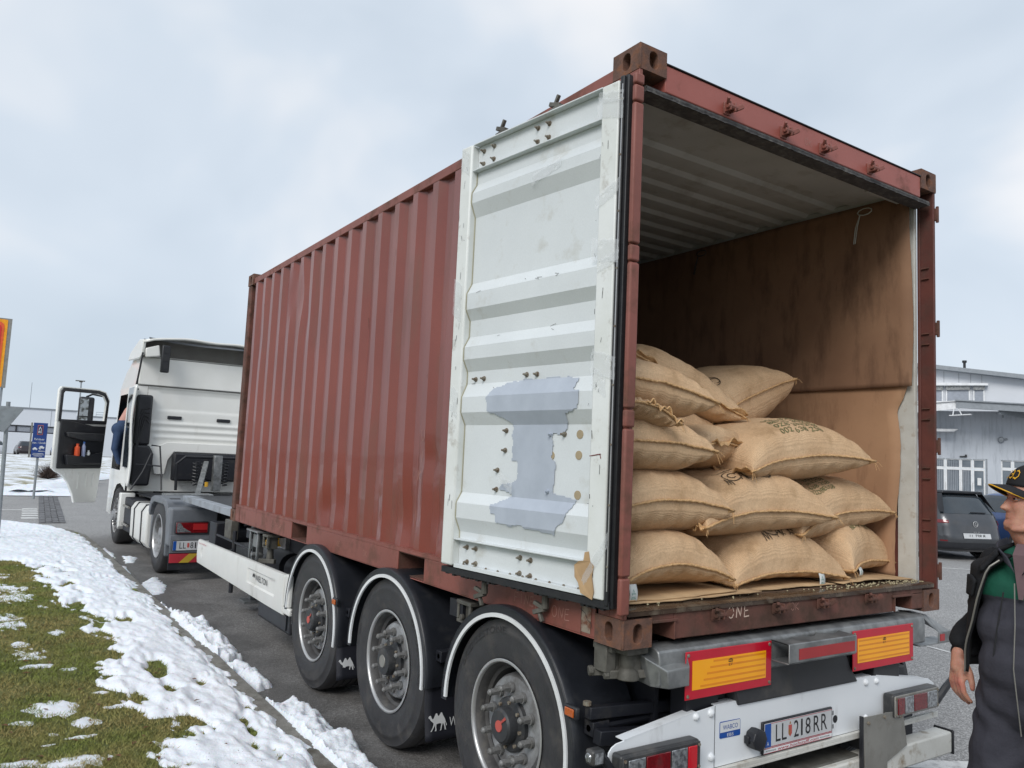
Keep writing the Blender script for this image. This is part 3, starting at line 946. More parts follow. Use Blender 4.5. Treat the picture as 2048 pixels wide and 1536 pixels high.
# roof: corrugations run across the container
mb = MB()
prof = [(.02, 3.512), (.50, 3.512)]
y = .50
while y < L_ - .3:
    prof += [(y + .028, 3.534), (y + .105, 3.534), (y + .133, 3.512), (y + .209, 3.512)]
    y += .209
prof.append((L_ - .02, 3.512))
prof = [(a, b + .004) for a, b in prof]
mb.add([(x, a, b) for x in (.06, W_ - .06) for a, b in prof], [(i, i + 1, len(prof) + i + 1, len(prof) + i) for i in range(len(prof) - 1)])
mb.add([(x, a, b + .004) for x in (.055, W_ - .055) for a, b in prof], [(i, i + 1, len(prof) + i + 1, len(prof) + i) for i in range(len(prof) - 1)])
mb.build('roof_panel', M_inner, CT, sharp=16)
MB().box(.16, 2.28, .1, .36, 3.508, 3.5115).build('roof_plate', M_inner, CT)
MB().box(2.0, 2.34, .12, .19, 3.45, 3.50).build('roof_gusset', M_inner, CT, bevel=.004)
# floor
for i in range(9):
    x = .062 + i * .2562
    MB().box(x, x + .2545, .10, L_ - .17, 1.155, 1.178).build('floor_board', mat('plywood_floor' + '', srgb(96, 74, 56), .8, nscale=5, dirt=srgb(60, 46, 36), dscale=4) if i == 0 else MATS['plywood_floor'], CT)
# header with drip channel, cam keepers
MB().box(.162, W_ - .162, .006, .10, 3.432, 3.560).build('door_header', M_redheader, CT, bevel=.006)
MB().box(.155, W_ - .155, .0, .11, 3.561, 3.567).build('header_edge', M_gasket, CT, bevel=.002)
MB().grid(lambda a, b: (.05 + 2.33 * a, -.004 + .02 * math.sin(b * math.pi * 2) * .3 + .02 * b + .004 * pnoise(a * 40, b * 3, 2), 3.398 + .034 * b + .006 * pnoise(a * 60, 0, 5)), 160, 6).box(.05, 2.38, .01, .1, 3.405, 3.4315) \
    .build('header_gasket', mat('weathered_sealant', srgb(74, 72, 72), .8, col2=srgb(48, 47, 48), nscale=30, dirt=srgb(110, 108, 104), dscale=25, bump=.004, bscale=60), CT, sharp=60)
def keeper(x, z, m, y0=.006, up=1):
    mb = MB()
    mb.box(x - .030, x - .022, y0 - .045, y0, z - .022, z + .022)
    mb.box(x + .002, x + .010, y0 - .045, y0, z - .022, z + .022)
    mb.cyl((x - .04, y0 - .033, z), (x + .025, y0 - .033, z), .013, n=10)
    mb.box(x - .034, x + .014, y0 - .008, y0 - .0002, z - .030, z + .030)
    mb.beam((x + .02, y0 - .033, z - .004), (x + .055, y0 - .045, z + .016 * up), .02, .022)
    mb.beam((x - .035, y0 - .03, z + .01), (x - .05, y0 - .05, z + .03), .014, .016)
    mb.build('cam_keeper', m, CT, bevel=.003)
for x in (.574, .996, 1.318, 1.755):
    keeper(x, 3.472, M_redrail)
for x in (.561, .98, 1.325, 1.738):
    keeper(x, 1.128, M_rust2, y0=.008)
# sill
poly = [(.154, 1.036), (.297, 1.036)]
mb = MB()
mb.box(.297, 1.974, .008, .10, 1.038, 1.168)
mb.box(.163, .2965, .008, .10, 1.122, 1.168)
mb.box(1.9745, 2.275, .008, .10, 1.122, 1.168)
mb.box(2.16, 2.275, .008, .10, 1.038, 1.1215)
mb.build('door_sill', M_rust2, CT, bevel=.005)
MB().box(.163, .30, .009, .5, 1.115, 1.1215).box(.2901, .2965, -.004, .5, 1.04, 1.1145).box(.163, .31, -.004, .0075, 1.115, 1.127).build('sill_pocket', M_rust2, CT, bevel=.002)
MB().box(1.9745, 2.155, .009, .5, 1.115, 1.1215).box(1.9746, 1.981, -.004, .5, 1.04, 1.1145).box(1.96, 2.155, -.004, .0075, 1.115, 1.127).build('sill_pocket', M_rust2, CT, bevel=.002)
M_wetrim = mat('wet_grimy_sill', srgb(84, 70, 58), .25, .2, col2=srgb(58, 44, 38), nscale=6, dirt=srgb(120, 108, 92), dscale=9, dlo=.52, dhi=.75, bump=.0012, bscale=40)
MB().grid(lambda a, b: (.024 + 2.36 * a, -.002 + .125 * b, 1.1695 + .007 * min(1, b * 8) + .0025 * pnoise(a * 30, b * 5, 3)), 120, 10).box(.024, 2.384, .0, .006, 1.150, 1.1695).build('sill_plate', M_wetrim, CT, sharp=60)
rear = lambda u, v: (u, -.0022 + .010 - .0022, v)
mb = chalk(MB(), 'ONE', .640, 1.100, .052, .0055, lambda u, v: (u, .0068, v), gap=.35)
mb.build('chalk_mark', M_chalk, CT, smooth=False, kind='stuff')
mb = chalk(MB(), 'OK', 1.09, 1.105, .036, .003, lambda u, v: (u, .0068, v))
mb.build('chalk_mark', M_chalkf, CT, smooth=False, kind='stuff')
chalk(MB(), 'OK', 1.165, 3.462, .034, .0025, lambda u, v: (u, .0048, v)).build('chalk_mark', M_chalkf, CT, smooth=False, kind='stuff')
sideL = lambda u, v: (-.0005, -u, v)
chalk(MB(), 'OK', -2.62, 1.075, .04, .003, sideL).build('chalk_mark', M_chalkf, CT, smooth=False, kind='stuff')
chalk(MB(), 'OE', -3.1, 1.09, .035, .003, sideL).build('chalk_mark', M_chalkf, CT, smooth=False, kind='stuff')
chalk(MB(), '12-ITA-1WR', -4.7, 1.085, .04, .003, sideL, gap=.1).build('chalk_mark', M_chalkf, CT, smooth=False, kind='stuff')
chalk(MB(), 'FINE', -.78, 1.085, .045, .0035, sideL).build('chalk_mark', M_chalkf, CT, smooth=False, kind='stuff')
chalk(MB(), '12 ONE', -.62, 1.07, .05, .0035, sideL).build('chalk_mark', M_chalkf, CT, smooth=False, kind='stuff')
pn = lambda u, v: (.0125, -u, v)
chalk(MB(), 'K', -1.90, 1.62, .06, .004, pn).build('chalk_mark', M_chalkf, CT, smooth=False, kind='stuff')
chalk(MB(), '1', -1.88, 1.73, .07, .004, pn).build('chalk_mark', M_chalkf, CT, smooth=False, kind='stuff')
chalk(MB(), 'U', -1.88, 1.86, .07, .004, pn).build('chalk_mark', M_chalkf, CT, smooth=False, kind='stuff')
# pale worn patch by the bottom casting
MB().add([(-.0006, .27, 1.045), (-.0006, .205, 1.045), (-.0006, .2, 1.155), (-.0006, .262, 1.16)], [(0, 1, 2, 3)]).build('worn_patch', mat('worn_grey_primer', srgb(146, 134, 120), .8, nscale=25, dirt=srgb(106, 70, 54), dscale=22, dlo=.45, dhi=.6), CT, smooth=False)
strokes(MB(), [[(.275, 1.14), (.24, 1.125), (.225, 1.10), (.20, 1.09), (.195, 1.07)]], .003, lambda u, v: (-.0012, u, v)).build('crack', M_gasket, CT, smooth=False)

# ------------------------------------------------------------------ opened left door (seen from its inside)
A = Vector((-.052, .068)); B = Vector((-.187, 1.19))
du = (B - A).normalized(); DW = (B - A).length
dn = Vector((-du.y, du.x))          # outward, towards the camera side
if dn.x > 0: dn = -dn
DZ0, DZ1 = 1.20, 3.45
def D(u, z, d):
    """u along the door from hinge edge, d = height above the inner steel face towards the viewer"""
    p = A + du * u + dn * d
    return (p.x, p.y, z)
door = MB()
def dbox(mb, u0, u1, z0, z1, d0, d1):
    vs = [D(u, z, d) for z in (z0, z1) for d in (d0, d1) for u in (u0, u1)]
    return mb.add(vs, [(0, 2, 3, 1), (4, 5, 7, 6), (0, 1, 5, 4), (2, 6, 7, 3), (0, 4, 6, 2), (1, 3, 7, 5)])
# door panel with horizontal corrugations: profile (z, depth)  depth negative = towards the viewer is positive
pr = [(1.359, -.034)]
def rib(zc, a=.06, b=.10):
    pass
# flat recess, raised ridges whose lower flank is in shade
ridges = [(1.393, 1.464, 1.541, 1.593), (1.938, 2.002, 2.082, 2.152), (2.217, 2.279, 2.345, 2.400), (2.487, 2.544, 2.629, 2.687), (3.046, 3.120, 3.174, 3.229)]
for a, b, c, d in ridges:
    pr += [(a, -.034), (b, -.002), (c, -.002), (d, -.034)]
pr.append((3.296, -.034))
u0, u1 = .10, DW - .095
mb = MB()
def dpoint(z):
    for (a, b), (c, d) in zip(pr[:-1], pr[1:]):
        if a <= z <= c: return b + (d - b) * (z - a) / (c - a)
    return -.034
nu = 14
for i, (z, d) in enumerate(pr):
    for k in range(nu + 1):
        u = u0 + (u1 - u0) * k / nu
        mb.v.append(D(u, z, d + .0015 * pnoise(u * 4, z * 3, 2, 2)))
for i in range(len(pr) - 1):
    for k in range(nu):
        a = i * (nu + 1) + k
        mb.f.append((a, a + 1, a + nu + 2, a + nu + 1))
DO = mb.build('door', M_doorw, CT, sharp=14, label='opened left container door, white on its inner side')
# frame members
dbox(MB(), 0, .100, DZ0 + .01, DZ1 - .005, -.05, .004).build('door_frame', M_doorfr, DO, bevel=.006)
dbox(MB(), DW - .095, DW, DZ0 + .02, DZ1 - .005, -.05, .010).build('door_frame', M_doorfr, DO, bevel=.01)
mb = MB()
dbox(mb, .101, DW - .096, 3.297, 3.3035, -.05, .0)
dbox(mb, .101, DW - .096, 3.304, 3.4395, -.05, -.035)
dbox(mb, .101, DW - .096, 3.440, 3.447, -.05, .002)
mb.build('door_top_channel', M_doorw, DO, bevel=.0015)
mb = MB()
dbox(mb, .101, DW - .096, 1.352, 1.359, -.05, .004)
dbox(mb, .101, DW - .096, 1.232, 1.352, -.05, -.035)
dbox(mb, .101, DW - .096, 1.212, 1.232, -.05, -.004)
mb.build('door_bottom_channel', M_doorw, DO, bevel=.0015)
# outer skin (red side faces the container wall) and gaskets
mb = MB(); dbox(mb, -.002, DW + .002, DZ0, DZ1, -.056, -.0505); mb.build('door_skin', M_red, DO)
mb = MB()
dbox(mb, -.042, -.002, DZ0 - .02, DZ1 + .015, -.040, -.012)
dbox(mb, -.026, -.004, DZ0 - .01, DZ1 + .01, -.012, .002)
mb.build('door_gasket', M_gasket, DO, bevel=.004)
mb = MB(); dbox(mb, -.024, -.019, DZ0 + .05, DZ1 - .03, .003, .006)
mb.build('gasket_strip', M_rimbrite, DO)
for k in range(9):
    z = 1.35 + k * .25
    mb = MB(); c = Vector(D(-.0215, z, .006)); mb.cyl(c, c + Vector((dn.x, dn.y, 0)) * .003, .005, n=8); mb.build('rivet', M_bolt, DO)
mb = MB()
dbox(mb, -.03, DW + .005, DZ0 - .022, DZ0 + .008, -.045, -.003)
for k in range(60):
    u = random.uniform(0, DW)
    dbox(mb, u, u + .02, DZ0 - .022 - random.uniform(.002, .012), DZ0 - .02, -.035, -.012)
mb.build('bottom_gasket', M_gasket, DO)
# bolts on the channels and panel
M_stain = mat('rust_ring', srgb(168, 152, 124), .8)
def bolt(u, z, d, r=.0085, m=None, flat=False):
    n = Vector((dn.x, dn.y, 0)); c = Vector(D(u, z, d))
    mb = MB().cyl(c, c + n * .003, r * 1.55, n=12)
    if not flat:
        mb.cyl(c + n * .003, c + n * .014, r, n=6).cyl(c + n * .014, c + n * .026, r * .6, n=8)
    mb.build('bolt', m or M_bolt, DO)
for u_, z_ in ((.985, 3.335), (.985, 3.405), (.90, 3.34), (.90, 3.41), (.56, 3.335), (.56, 3.405), (.48, 3.335), (.48, 3.405)):
    bolt(u_, z_, -.035)
for u_, z_ in ((.966, 1.319), (.894, 1.319), (.559, 1.315), (.486, 1.312), (.96, 1.246), (.89, 1.246), (.558, 1.243), (.486, 1.241)):
    bolt(u_, z_, -.035)
for u_, z_ in ((.892, 2.176), (.96, 2.175), (.566, 2.179), (.493, 2.177)):
    bolt(u_, z_, -.034)
for u_, z_ in ((.697, 1.91), (.70, 1.814), (.752, 1.716), (.754, 1.622), (.294, 1.894)):
    bolt(u_, z_, -.034)
for u_, z_ in ((.384, 1.633), (.381, 1.893)):
    bolt(u_, z_, -.034, m=M_patch)
for u_, z_ in ((.198, 1.894), (.201, 1.802), (.2, 1.628), (.374, 1.796)):
    bolt(u_, z_, -.0345, r=.013, m=M_stain, flat=True)
for k in range(10):
    bolt(.16 + k * .09, 1.2325, -.02, r=.005, flat=True)
# touch-up paint patch: follows the corrugated face, ragged outline
PP = [(0.737, 2.134), (0.569, 2.156), (0.205, 2.151), (0.223, 2.088), (0.18, 2.082), (0.183, 2.006), (0.267, 1.988), (0.274, 1.922), (0.313, 1.891), (0.365, 1.901), (0.37, 1.783), (0.343, 1.768), (0.351, 1.645), (0.364, 1.629), (0.204, 1.604), (0.248, 1.502), (0.283, 1.494), (0.31, 1.447), (0.524, 1.462), (0.706, 1.462), (0.713, 1.505), (0.757, 1.501), (0.755, 1.545), (0.615, 1.603), (0.735, 1.629), (0.719, 1.646), (0.643, 1.656), (0.604, 1.685), (0.605, 1.755), (0.643, 1.764), (0.647, 1.945), (0.708, 1.973), (0.807, 2.003), (0.831, 2.072), (0.798, 2.111)]
mb = MB()
NU, NZ = 110, 120
ua, ub, za, zb = .15, .87, 1.43, 2.19
def pin(u, z):
    return inpoly_dist(u, z, PP) + .016 * pnoise(u * 14, z * 30, 5, 3) + .006 * pnoise(u * 60, z * 60, 9, 2)
T = {}
zsg = [za + (zb - za) * j / NZ for j in range(NZ + 1)]
for i, zz in enumerate(zsg):       # snap rows to the folds
    for (pz, _) in pr:
        if abs(zz - pz) < (zb - za) / NZ / 2: zsg[i] = pz
for j in range(NZ + 1):
    z = zsg[j]
    for i in range(NU + 1):
        u = ua + (ub - ua) * i / NU
        mb.v.append(D(u, z, dpoint(z) + .0045)); T[i, j] = pin(u, z)
for j in range(NZ):
    for i in range(NU):
        if T[i, j] + T[i + 1, j] + T[i, j + 1] + T[i + 1, j + 1] > 0:
            a = j * (NU + 1) + i
            mb.f.append((a, a + 1, a + NU + 2, a + NU + 1))
mb.build('touch_up_paint', M_patch, DO, sharp=14, fixn=False)
# torn tape strips
def tape(us, zc, w, seed, m=M_tape, d0=.008, h=.05):
    rnd = random.Random(seed)
    def fn(a, b):
        u = us[0] + (us[1] - us[0]) * a + .01 * pnoise(a * 3, b * 3, seed)
        z = zc + w * (b - .5) + h * (a - .5) + .012 * pnoise(a * 5, b * 2, seed + 3)
        d = d0 + .006 * abs(pnoise(a * 9, b * 9, seed + 5)) + (.012 * max(0, a - .8) if us[1] < us[0] else 0)
        return D(u, z, d)
    MB().grid(fn, 18, 8, keep=lambda a, b: pnoise(a * 4, b * 5, seed + 9) > -.28).build('tape', m, DO, sharp=25)
tape((-.03, .12), 3.33, .09, 1); tape((-.03, .115), 3.38, .05, 2, h=.03); tape((-.02, .115), 2.94, .06, 3, h=-.06); tape((-.03, .13), 2.69, .10, 4, h=.03); tape((-.03, .09), 2.64, .05, 41, h=-.04)
tape((-.03, .11), 2.19, .1, 5, h=.04); tape((.02, .10), 2.12, .09, 6); tape((-.02, .12), 1.36, .06, 7, h=-.2); tape((DW - .08, DW - .01), 3.36, .12, 8, d0=.013); tape((DW - .08, DW - .02), 2.06, .14, 9, d0=.013); tape((DW - .07, DW), 2.6, .2, 10, d0=.013); tape((.35, .55), 3.15, .05, 12, d0=.002, h=-.05); tape((.6, .7), 1.66, .05, 13, d0=.002)
# torn brown cardboard scrap
CS = [(.085, 1.40), (.105, 1.395), (.11, 1.36), (.135, 1.355), (.165, 1.335), (.16, 1.285), (.135, 1.265), (.12, 1.225), (.055, 1.205), (.045, 1.24), (.06, 1.30), (.05, 1.345), (.075, 1.36)]
MB().add([D(u, z, .0075 + .003 * math.sin(u * 60)) for u, z in CS], [tuple(range(len(CS)))]).add([D(u, z, .0095 + .003 * math.sin(u * 60)) for u, z in CS], [tuple(range(len(CS)))]).build('cardboard_scrap', M_cardfloor, DO, smooth=False)
# door holders on top and bottom of the door (locking cams on the outer face, seen above the edge)
def cam(u, z, s, m=M_castgrey):
    mb = MB()
    c = Vector(D(u, z, -.075)); n = Vector((dn.x, dn.y, 0)); t = Vector((du.x, du.y, 0))
    mb.cyl(c - Vector((0, 0, .12 * s)), c + Vector((0, 0, .03 * s)), .017, n=10)
    mb.beam(c + Vector((0, 0, .03 * s)), c + t * .07 + Vector((0, 0, .055 * s)), .03, .022)
    mb.beam(c + Vector((0, 0, .03 * s)) , c + t * .055 + Vector((0, 0, .005 * s)) + n * .02, .022, .018)
    mb.beam(c + t * .04 + Vector((0, 0, .045 * s)), c + t * .015 + Vector((0, 0, .09 * s)), .02, .014)
    mb.build('locking_cam', m, DO, bevel=.003)
cam(.45, 3.47, 1); cam(.86, 3.47, 1); cam(.86, 1.13, -1); cam(.42, 1.13, -1, M_castgrey)
# dark print marks on the door
mb = MB()
strokes(mb, [[(.10 + .0, 1.80), (.035, 1.81)], [(.04, 1.81), (.034, 1.79)]], .004, lambda u, z: D(u, z, .0065))
mb.build('scratch', mat('rust_scratch', srgb(110, 40, 36), .8), DO, smooth=False)
mb = MB()
for k in range(40):
    u, z = random.choice(((random.uniform(.03, .12), random.uniform(1.25, 3.3)), (random.uniform(DW - .08, DW - .01), random.uniform(1.25, 3.4))))
    strokes(mb, [[(u, z), (u + random.uniform(-.008, .008), z + random.uniform(-.05, .05))]], random.uniform(.0015, .003), lambda a, b: D(a, b, .0125 if a > .5 else .0055))
mb.build('scratches', M_gasket, DO, smooth=False)
mb = MB()
for k in range(14):
    u, z = random.uniform(.2, 1.0), random.choice((2.39, 2.63, 1.56, 2.14)) + random.uniform(-.02, .02)
    strokes(mb, [[(u, z), (u + random.uniform(.005, .04), z + random.uniform(-.01, .01))]], .002, lambda a, b: D(a, b, dpoint(b) + .003))
mb.build('scuffs', M_castgrey, DO, smooth=False)

# sealant bead along the far frame member, following the folds
bead = [D(DW - .097, 1.36 + (3.29 - 1.36) * k / 120, dpoint(1.36 + (3.29 - 1.36) * k / 120) + .002) for k in range(121)]
MB().tube(bead, .0032, 5).build('sealant_bead', mat('aged_sealant', srgb(168, 164, 140), .7), DO, sharp=80)
# scratches and rust specks on the outer wall
mb = MB(); mb2 = MB()
rs = random.Random(21)
for k in range(90):
    yy, zz = rs.uniform(1.3, 5.8), rs.choice((rs.uniform(1.2, 3.4), rs.uniform(1.2, 1.7)))
    if not (corr(yy) == 0 or corr(yy) == .036): continue
    f = lambda a, b: (.0125 + corr(a), a, b)
    strokes(mb if k % 2 else mb2, [[(yy, zz), (yy + rs.uniform(-.006, .006), zz + rs.uniform(.01, .09))]], rs.uniform(.001, .003), f)
mb.build('scratches', M_chalkf, CT, smooth=False, kind='stuff')
mb2.build('rust_specks', M_rust2, CT, smooth=False, kind='stuff')
# ================================================================== things inside the container
def card_sheet(name, label, x, y0, y1, z0, z1, seed, ragged, wav=.010, cm=None):
    def fn(a, b):
        ye = y0 + ragged(b)
        y = ye + (y1 - ye) * a
        z = z0 + (z1 - z0) * b + (.02 * math.sin(a * 7) if 0 else 0)
        xx = x - abs(wav * (math.sin(a * 9 + b * 2 + seed) + pnoise(a * 5, b * 3, seed)))
        return (xx, y, z)
    mb = MB().grid(fn, 70, 40)
    ob = mb.build(name, cm or M_card, sharp=50)
    sm = ob.modifiers.new('thick', 'SOLIDIFY'); sm.thickness = .005; sm.offset = 1
    return tag(ob, label, 'cardboard sheet', 'cardboard lining sheets')
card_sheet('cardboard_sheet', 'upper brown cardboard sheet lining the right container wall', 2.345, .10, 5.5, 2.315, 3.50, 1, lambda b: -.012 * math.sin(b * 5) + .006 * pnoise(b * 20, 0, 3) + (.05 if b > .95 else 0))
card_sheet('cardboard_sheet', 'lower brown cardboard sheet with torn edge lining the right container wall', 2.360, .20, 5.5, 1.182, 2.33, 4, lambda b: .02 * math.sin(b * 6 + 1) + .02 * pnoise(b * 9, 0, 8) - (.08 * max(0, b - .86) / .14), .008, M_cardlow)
# folded flaps of floor cardboard
def flap(name, x0, x1, y0, y1, z, tilt, seed, label):
    def fn(a, b):
        rag = .03 * pnoise(a * 7, 0, seed) 
        return (x0 + (x1 - x0) * a, y0 + rag + (y1 - y0) * b, z + tilt * (1 - b) * (.4 + .6 * math.sin(a * 5 + seed)) + .002 * pnoise(a * 8, b * 8, seed))
    ob = MB().grid(fn, 30, 8).build(name, M_cardfloor, sharp=60)
    sm = ob.modifiers.new('thick', 'SOLIDIFY'); sm.thickness = .005; sm.offset = 1
    tag(ob, label, 'cardboard sheet', 'cardboard sheets on the floor')
flap('floor_cardboard', .03, .95, .07, 1.2, 1.1835, .006, 3, 'flat cardboard sheet on the floor under the lowest left sack')
flap('floor_cardboard', .04, .80, .09, 1.0, 1.190, .008, 9, 'second cardboard sheet lying on the one under the lowest left sack')
flap('floor_cardboard', .86, 1.62, .12, 1.2, 1.1835, .003, 5, 'flat cardboard sheet on the floor under the middle bottom sack')
flap('floor_cardboard', 1.66, 2.34, .10, 1.2, 1.1835, .014, 6, 'flat cardboard sheet on the floor beneath the lowest right sack')
# coffee beans spilled on the sill
mb = MB()
for k in range(150):
    x, y = random.uniform(1.45, 2.33), random.uniform(.02, .12)
    if random.random() < .3: x = random.uniform(.1, 2.3)
    r = random.uniform(.003, .0045)
    c = Vector((x, y, 1.1815))
    a = random.uniform(0, 3)
    mb.lathe([(0, -r * 1.3), (r * .8, -r * .7), (r, 0), (r * .8, r * .7), (0, r * 1.3)], c, (math.cos(a), math.sin(a), 0), n=6)
ob = mb.build('coffee_beans', mat('green_coffee_beans', srgb(178, 168, 136), .7), kind='stuff'); ob['label'] = 'pale raw coffee beans scattered over the container sill'
# hooks and strings
for y, zl in ((.40, .20), (1.78, .16)):
    pts = [(2.335, y + .05 * math.cos(R(a)), 3.455 + .022 * math.sin(R(a))) for a in range(0, 360, 40)]
    ob = MB().tube(pts, .004, 6, closed=True).tube([(2.332, y + .03, 3.44), (2.33, y + .06, 3.36), (2.333, y + .075, 3.455 - zl)], .0035, 6).tube([(2.332, y + .03, 3.44), (2.326, y + .045, 3.36), (2.333, y + .065, 3.455 - zl)], .003, 6).build('lashing_string', MATS['weathered_sealant'] if y > 1 else M_jamb)
    tag(ob, 'pale string looped through the lashing ring ' + ('near the rear opening' if y < 1 else 'deeper inside the container'), 'string', 'strings on lashing rings')

# ------------------------------------------------------------------ jute sacks
M_jute = mat('jute', srgb(220, 187, 150), .92, col2=srgb(200, 165, 128), nscale=4, detail=6, dirt=srgb(150, 118, 82), dscale=5, dlo=.56, dhi=.82, spec=.15, fine=.10, fscale=110)
def add_weave(m):
    t = m.node_tree; N, Lk = t.nodes, t.links
    b = N['Principled BSDF']
    uv = N.new('ShaderNodeUVMap')
    wv = []
    for d in ('X', 'Y'):
        w_ = N.new('ShaderNodeTexWave'); w_.wave_type = 'BANDS'; w_.bands_direction = d
        w_.inputs['Scale'].default_value = 95; w_.inputs['Distortion'].default_value = 1.6; w_.inputs['Detail'].default_value = 2; w_.inputs['Detail Scale'].default_value = 2.5
        Lk.new(uv.outputs[0], w_.inputs['Vector']); wv.append(w_.outputs['Fac'])
    mx = N.new('ShaderNodeMath'); mx.operation = 'MULTIPLY'; Lk.new(wv[0], mx.inputs[0]); Lk.new(wv[1], mx.inputs[1])
    bn = N.new('ShaderNodeBump'); bn.inputs['Distance'].default_value = .0022; bn.inputs['Strength'].default_value = .9
    Lk.new(mx.outputs[0], bn.inputs['Height'])
    # coarse cloth wrinkles
    tcn = N.new('ShaderNodeTexCoord'); n2 = N.new('ShaderNodeTexNoise'); n2.inputs['Scale'].default_value = 16; n2.inputs['Detail'].default_value = 5
    Lk.new(tcn.outputs['Object'], n2.inputs['Vector'])
    b2 = N.new('ShaderNodeBump'); b2.inputs['Distance'].default_value = .007; Lk.new(n2.outputs['Fac'], b2.inputs['Height']); Lk.new(bn.outputs[0], b2.inputs['Normal'])
    Lk.new(b2.outputs[0], b.inputs['Normal'])
    src = b.inputs['Base Color'].links[0].from_socket
    mm = N.new('ShaderNodeMix'); mm.data_type = 'RGBA'; mm.blend_type = 'MULTIPLY'; mm.inputs[0].default_value = 1
    r = N.new('ShaderNodeMapRange'); r.inputs['To Min'].default_value = .86; r.inputs['To Max'].default_value = 1.10; Lk.new(mx.outputs[0], r.inputs[0])
    Lk.new(src, mm.inputs[6]); Lk.new(r.outputs[0], mm.inputs[7]); Lk.new(mm.outputs[2], b.inputs['Base Color'])
add_weave(M_jute)
M_seam = mat('jute_seam', srgb(208, 170, 124), .95, col2=srgb(176, 138, 94), nscale=60, fine=.25, fscale=200, bump=.003, bscale=200)
M_greenp = mat('green_print', srgb(82, 98, 62), .9, nscale=80, nlo=.4, nhi=.6, col2=srgb(120, 112, 74))
M_blackprint = mat('black_ink_print', srgb(62, 52, 40), .9, nscale=80, nlo=.4, nhi=.65, col2=srgb(92, 74, 52))
M_tag = mat('white_paper_tag', srgb(214, 218, 216), .7)

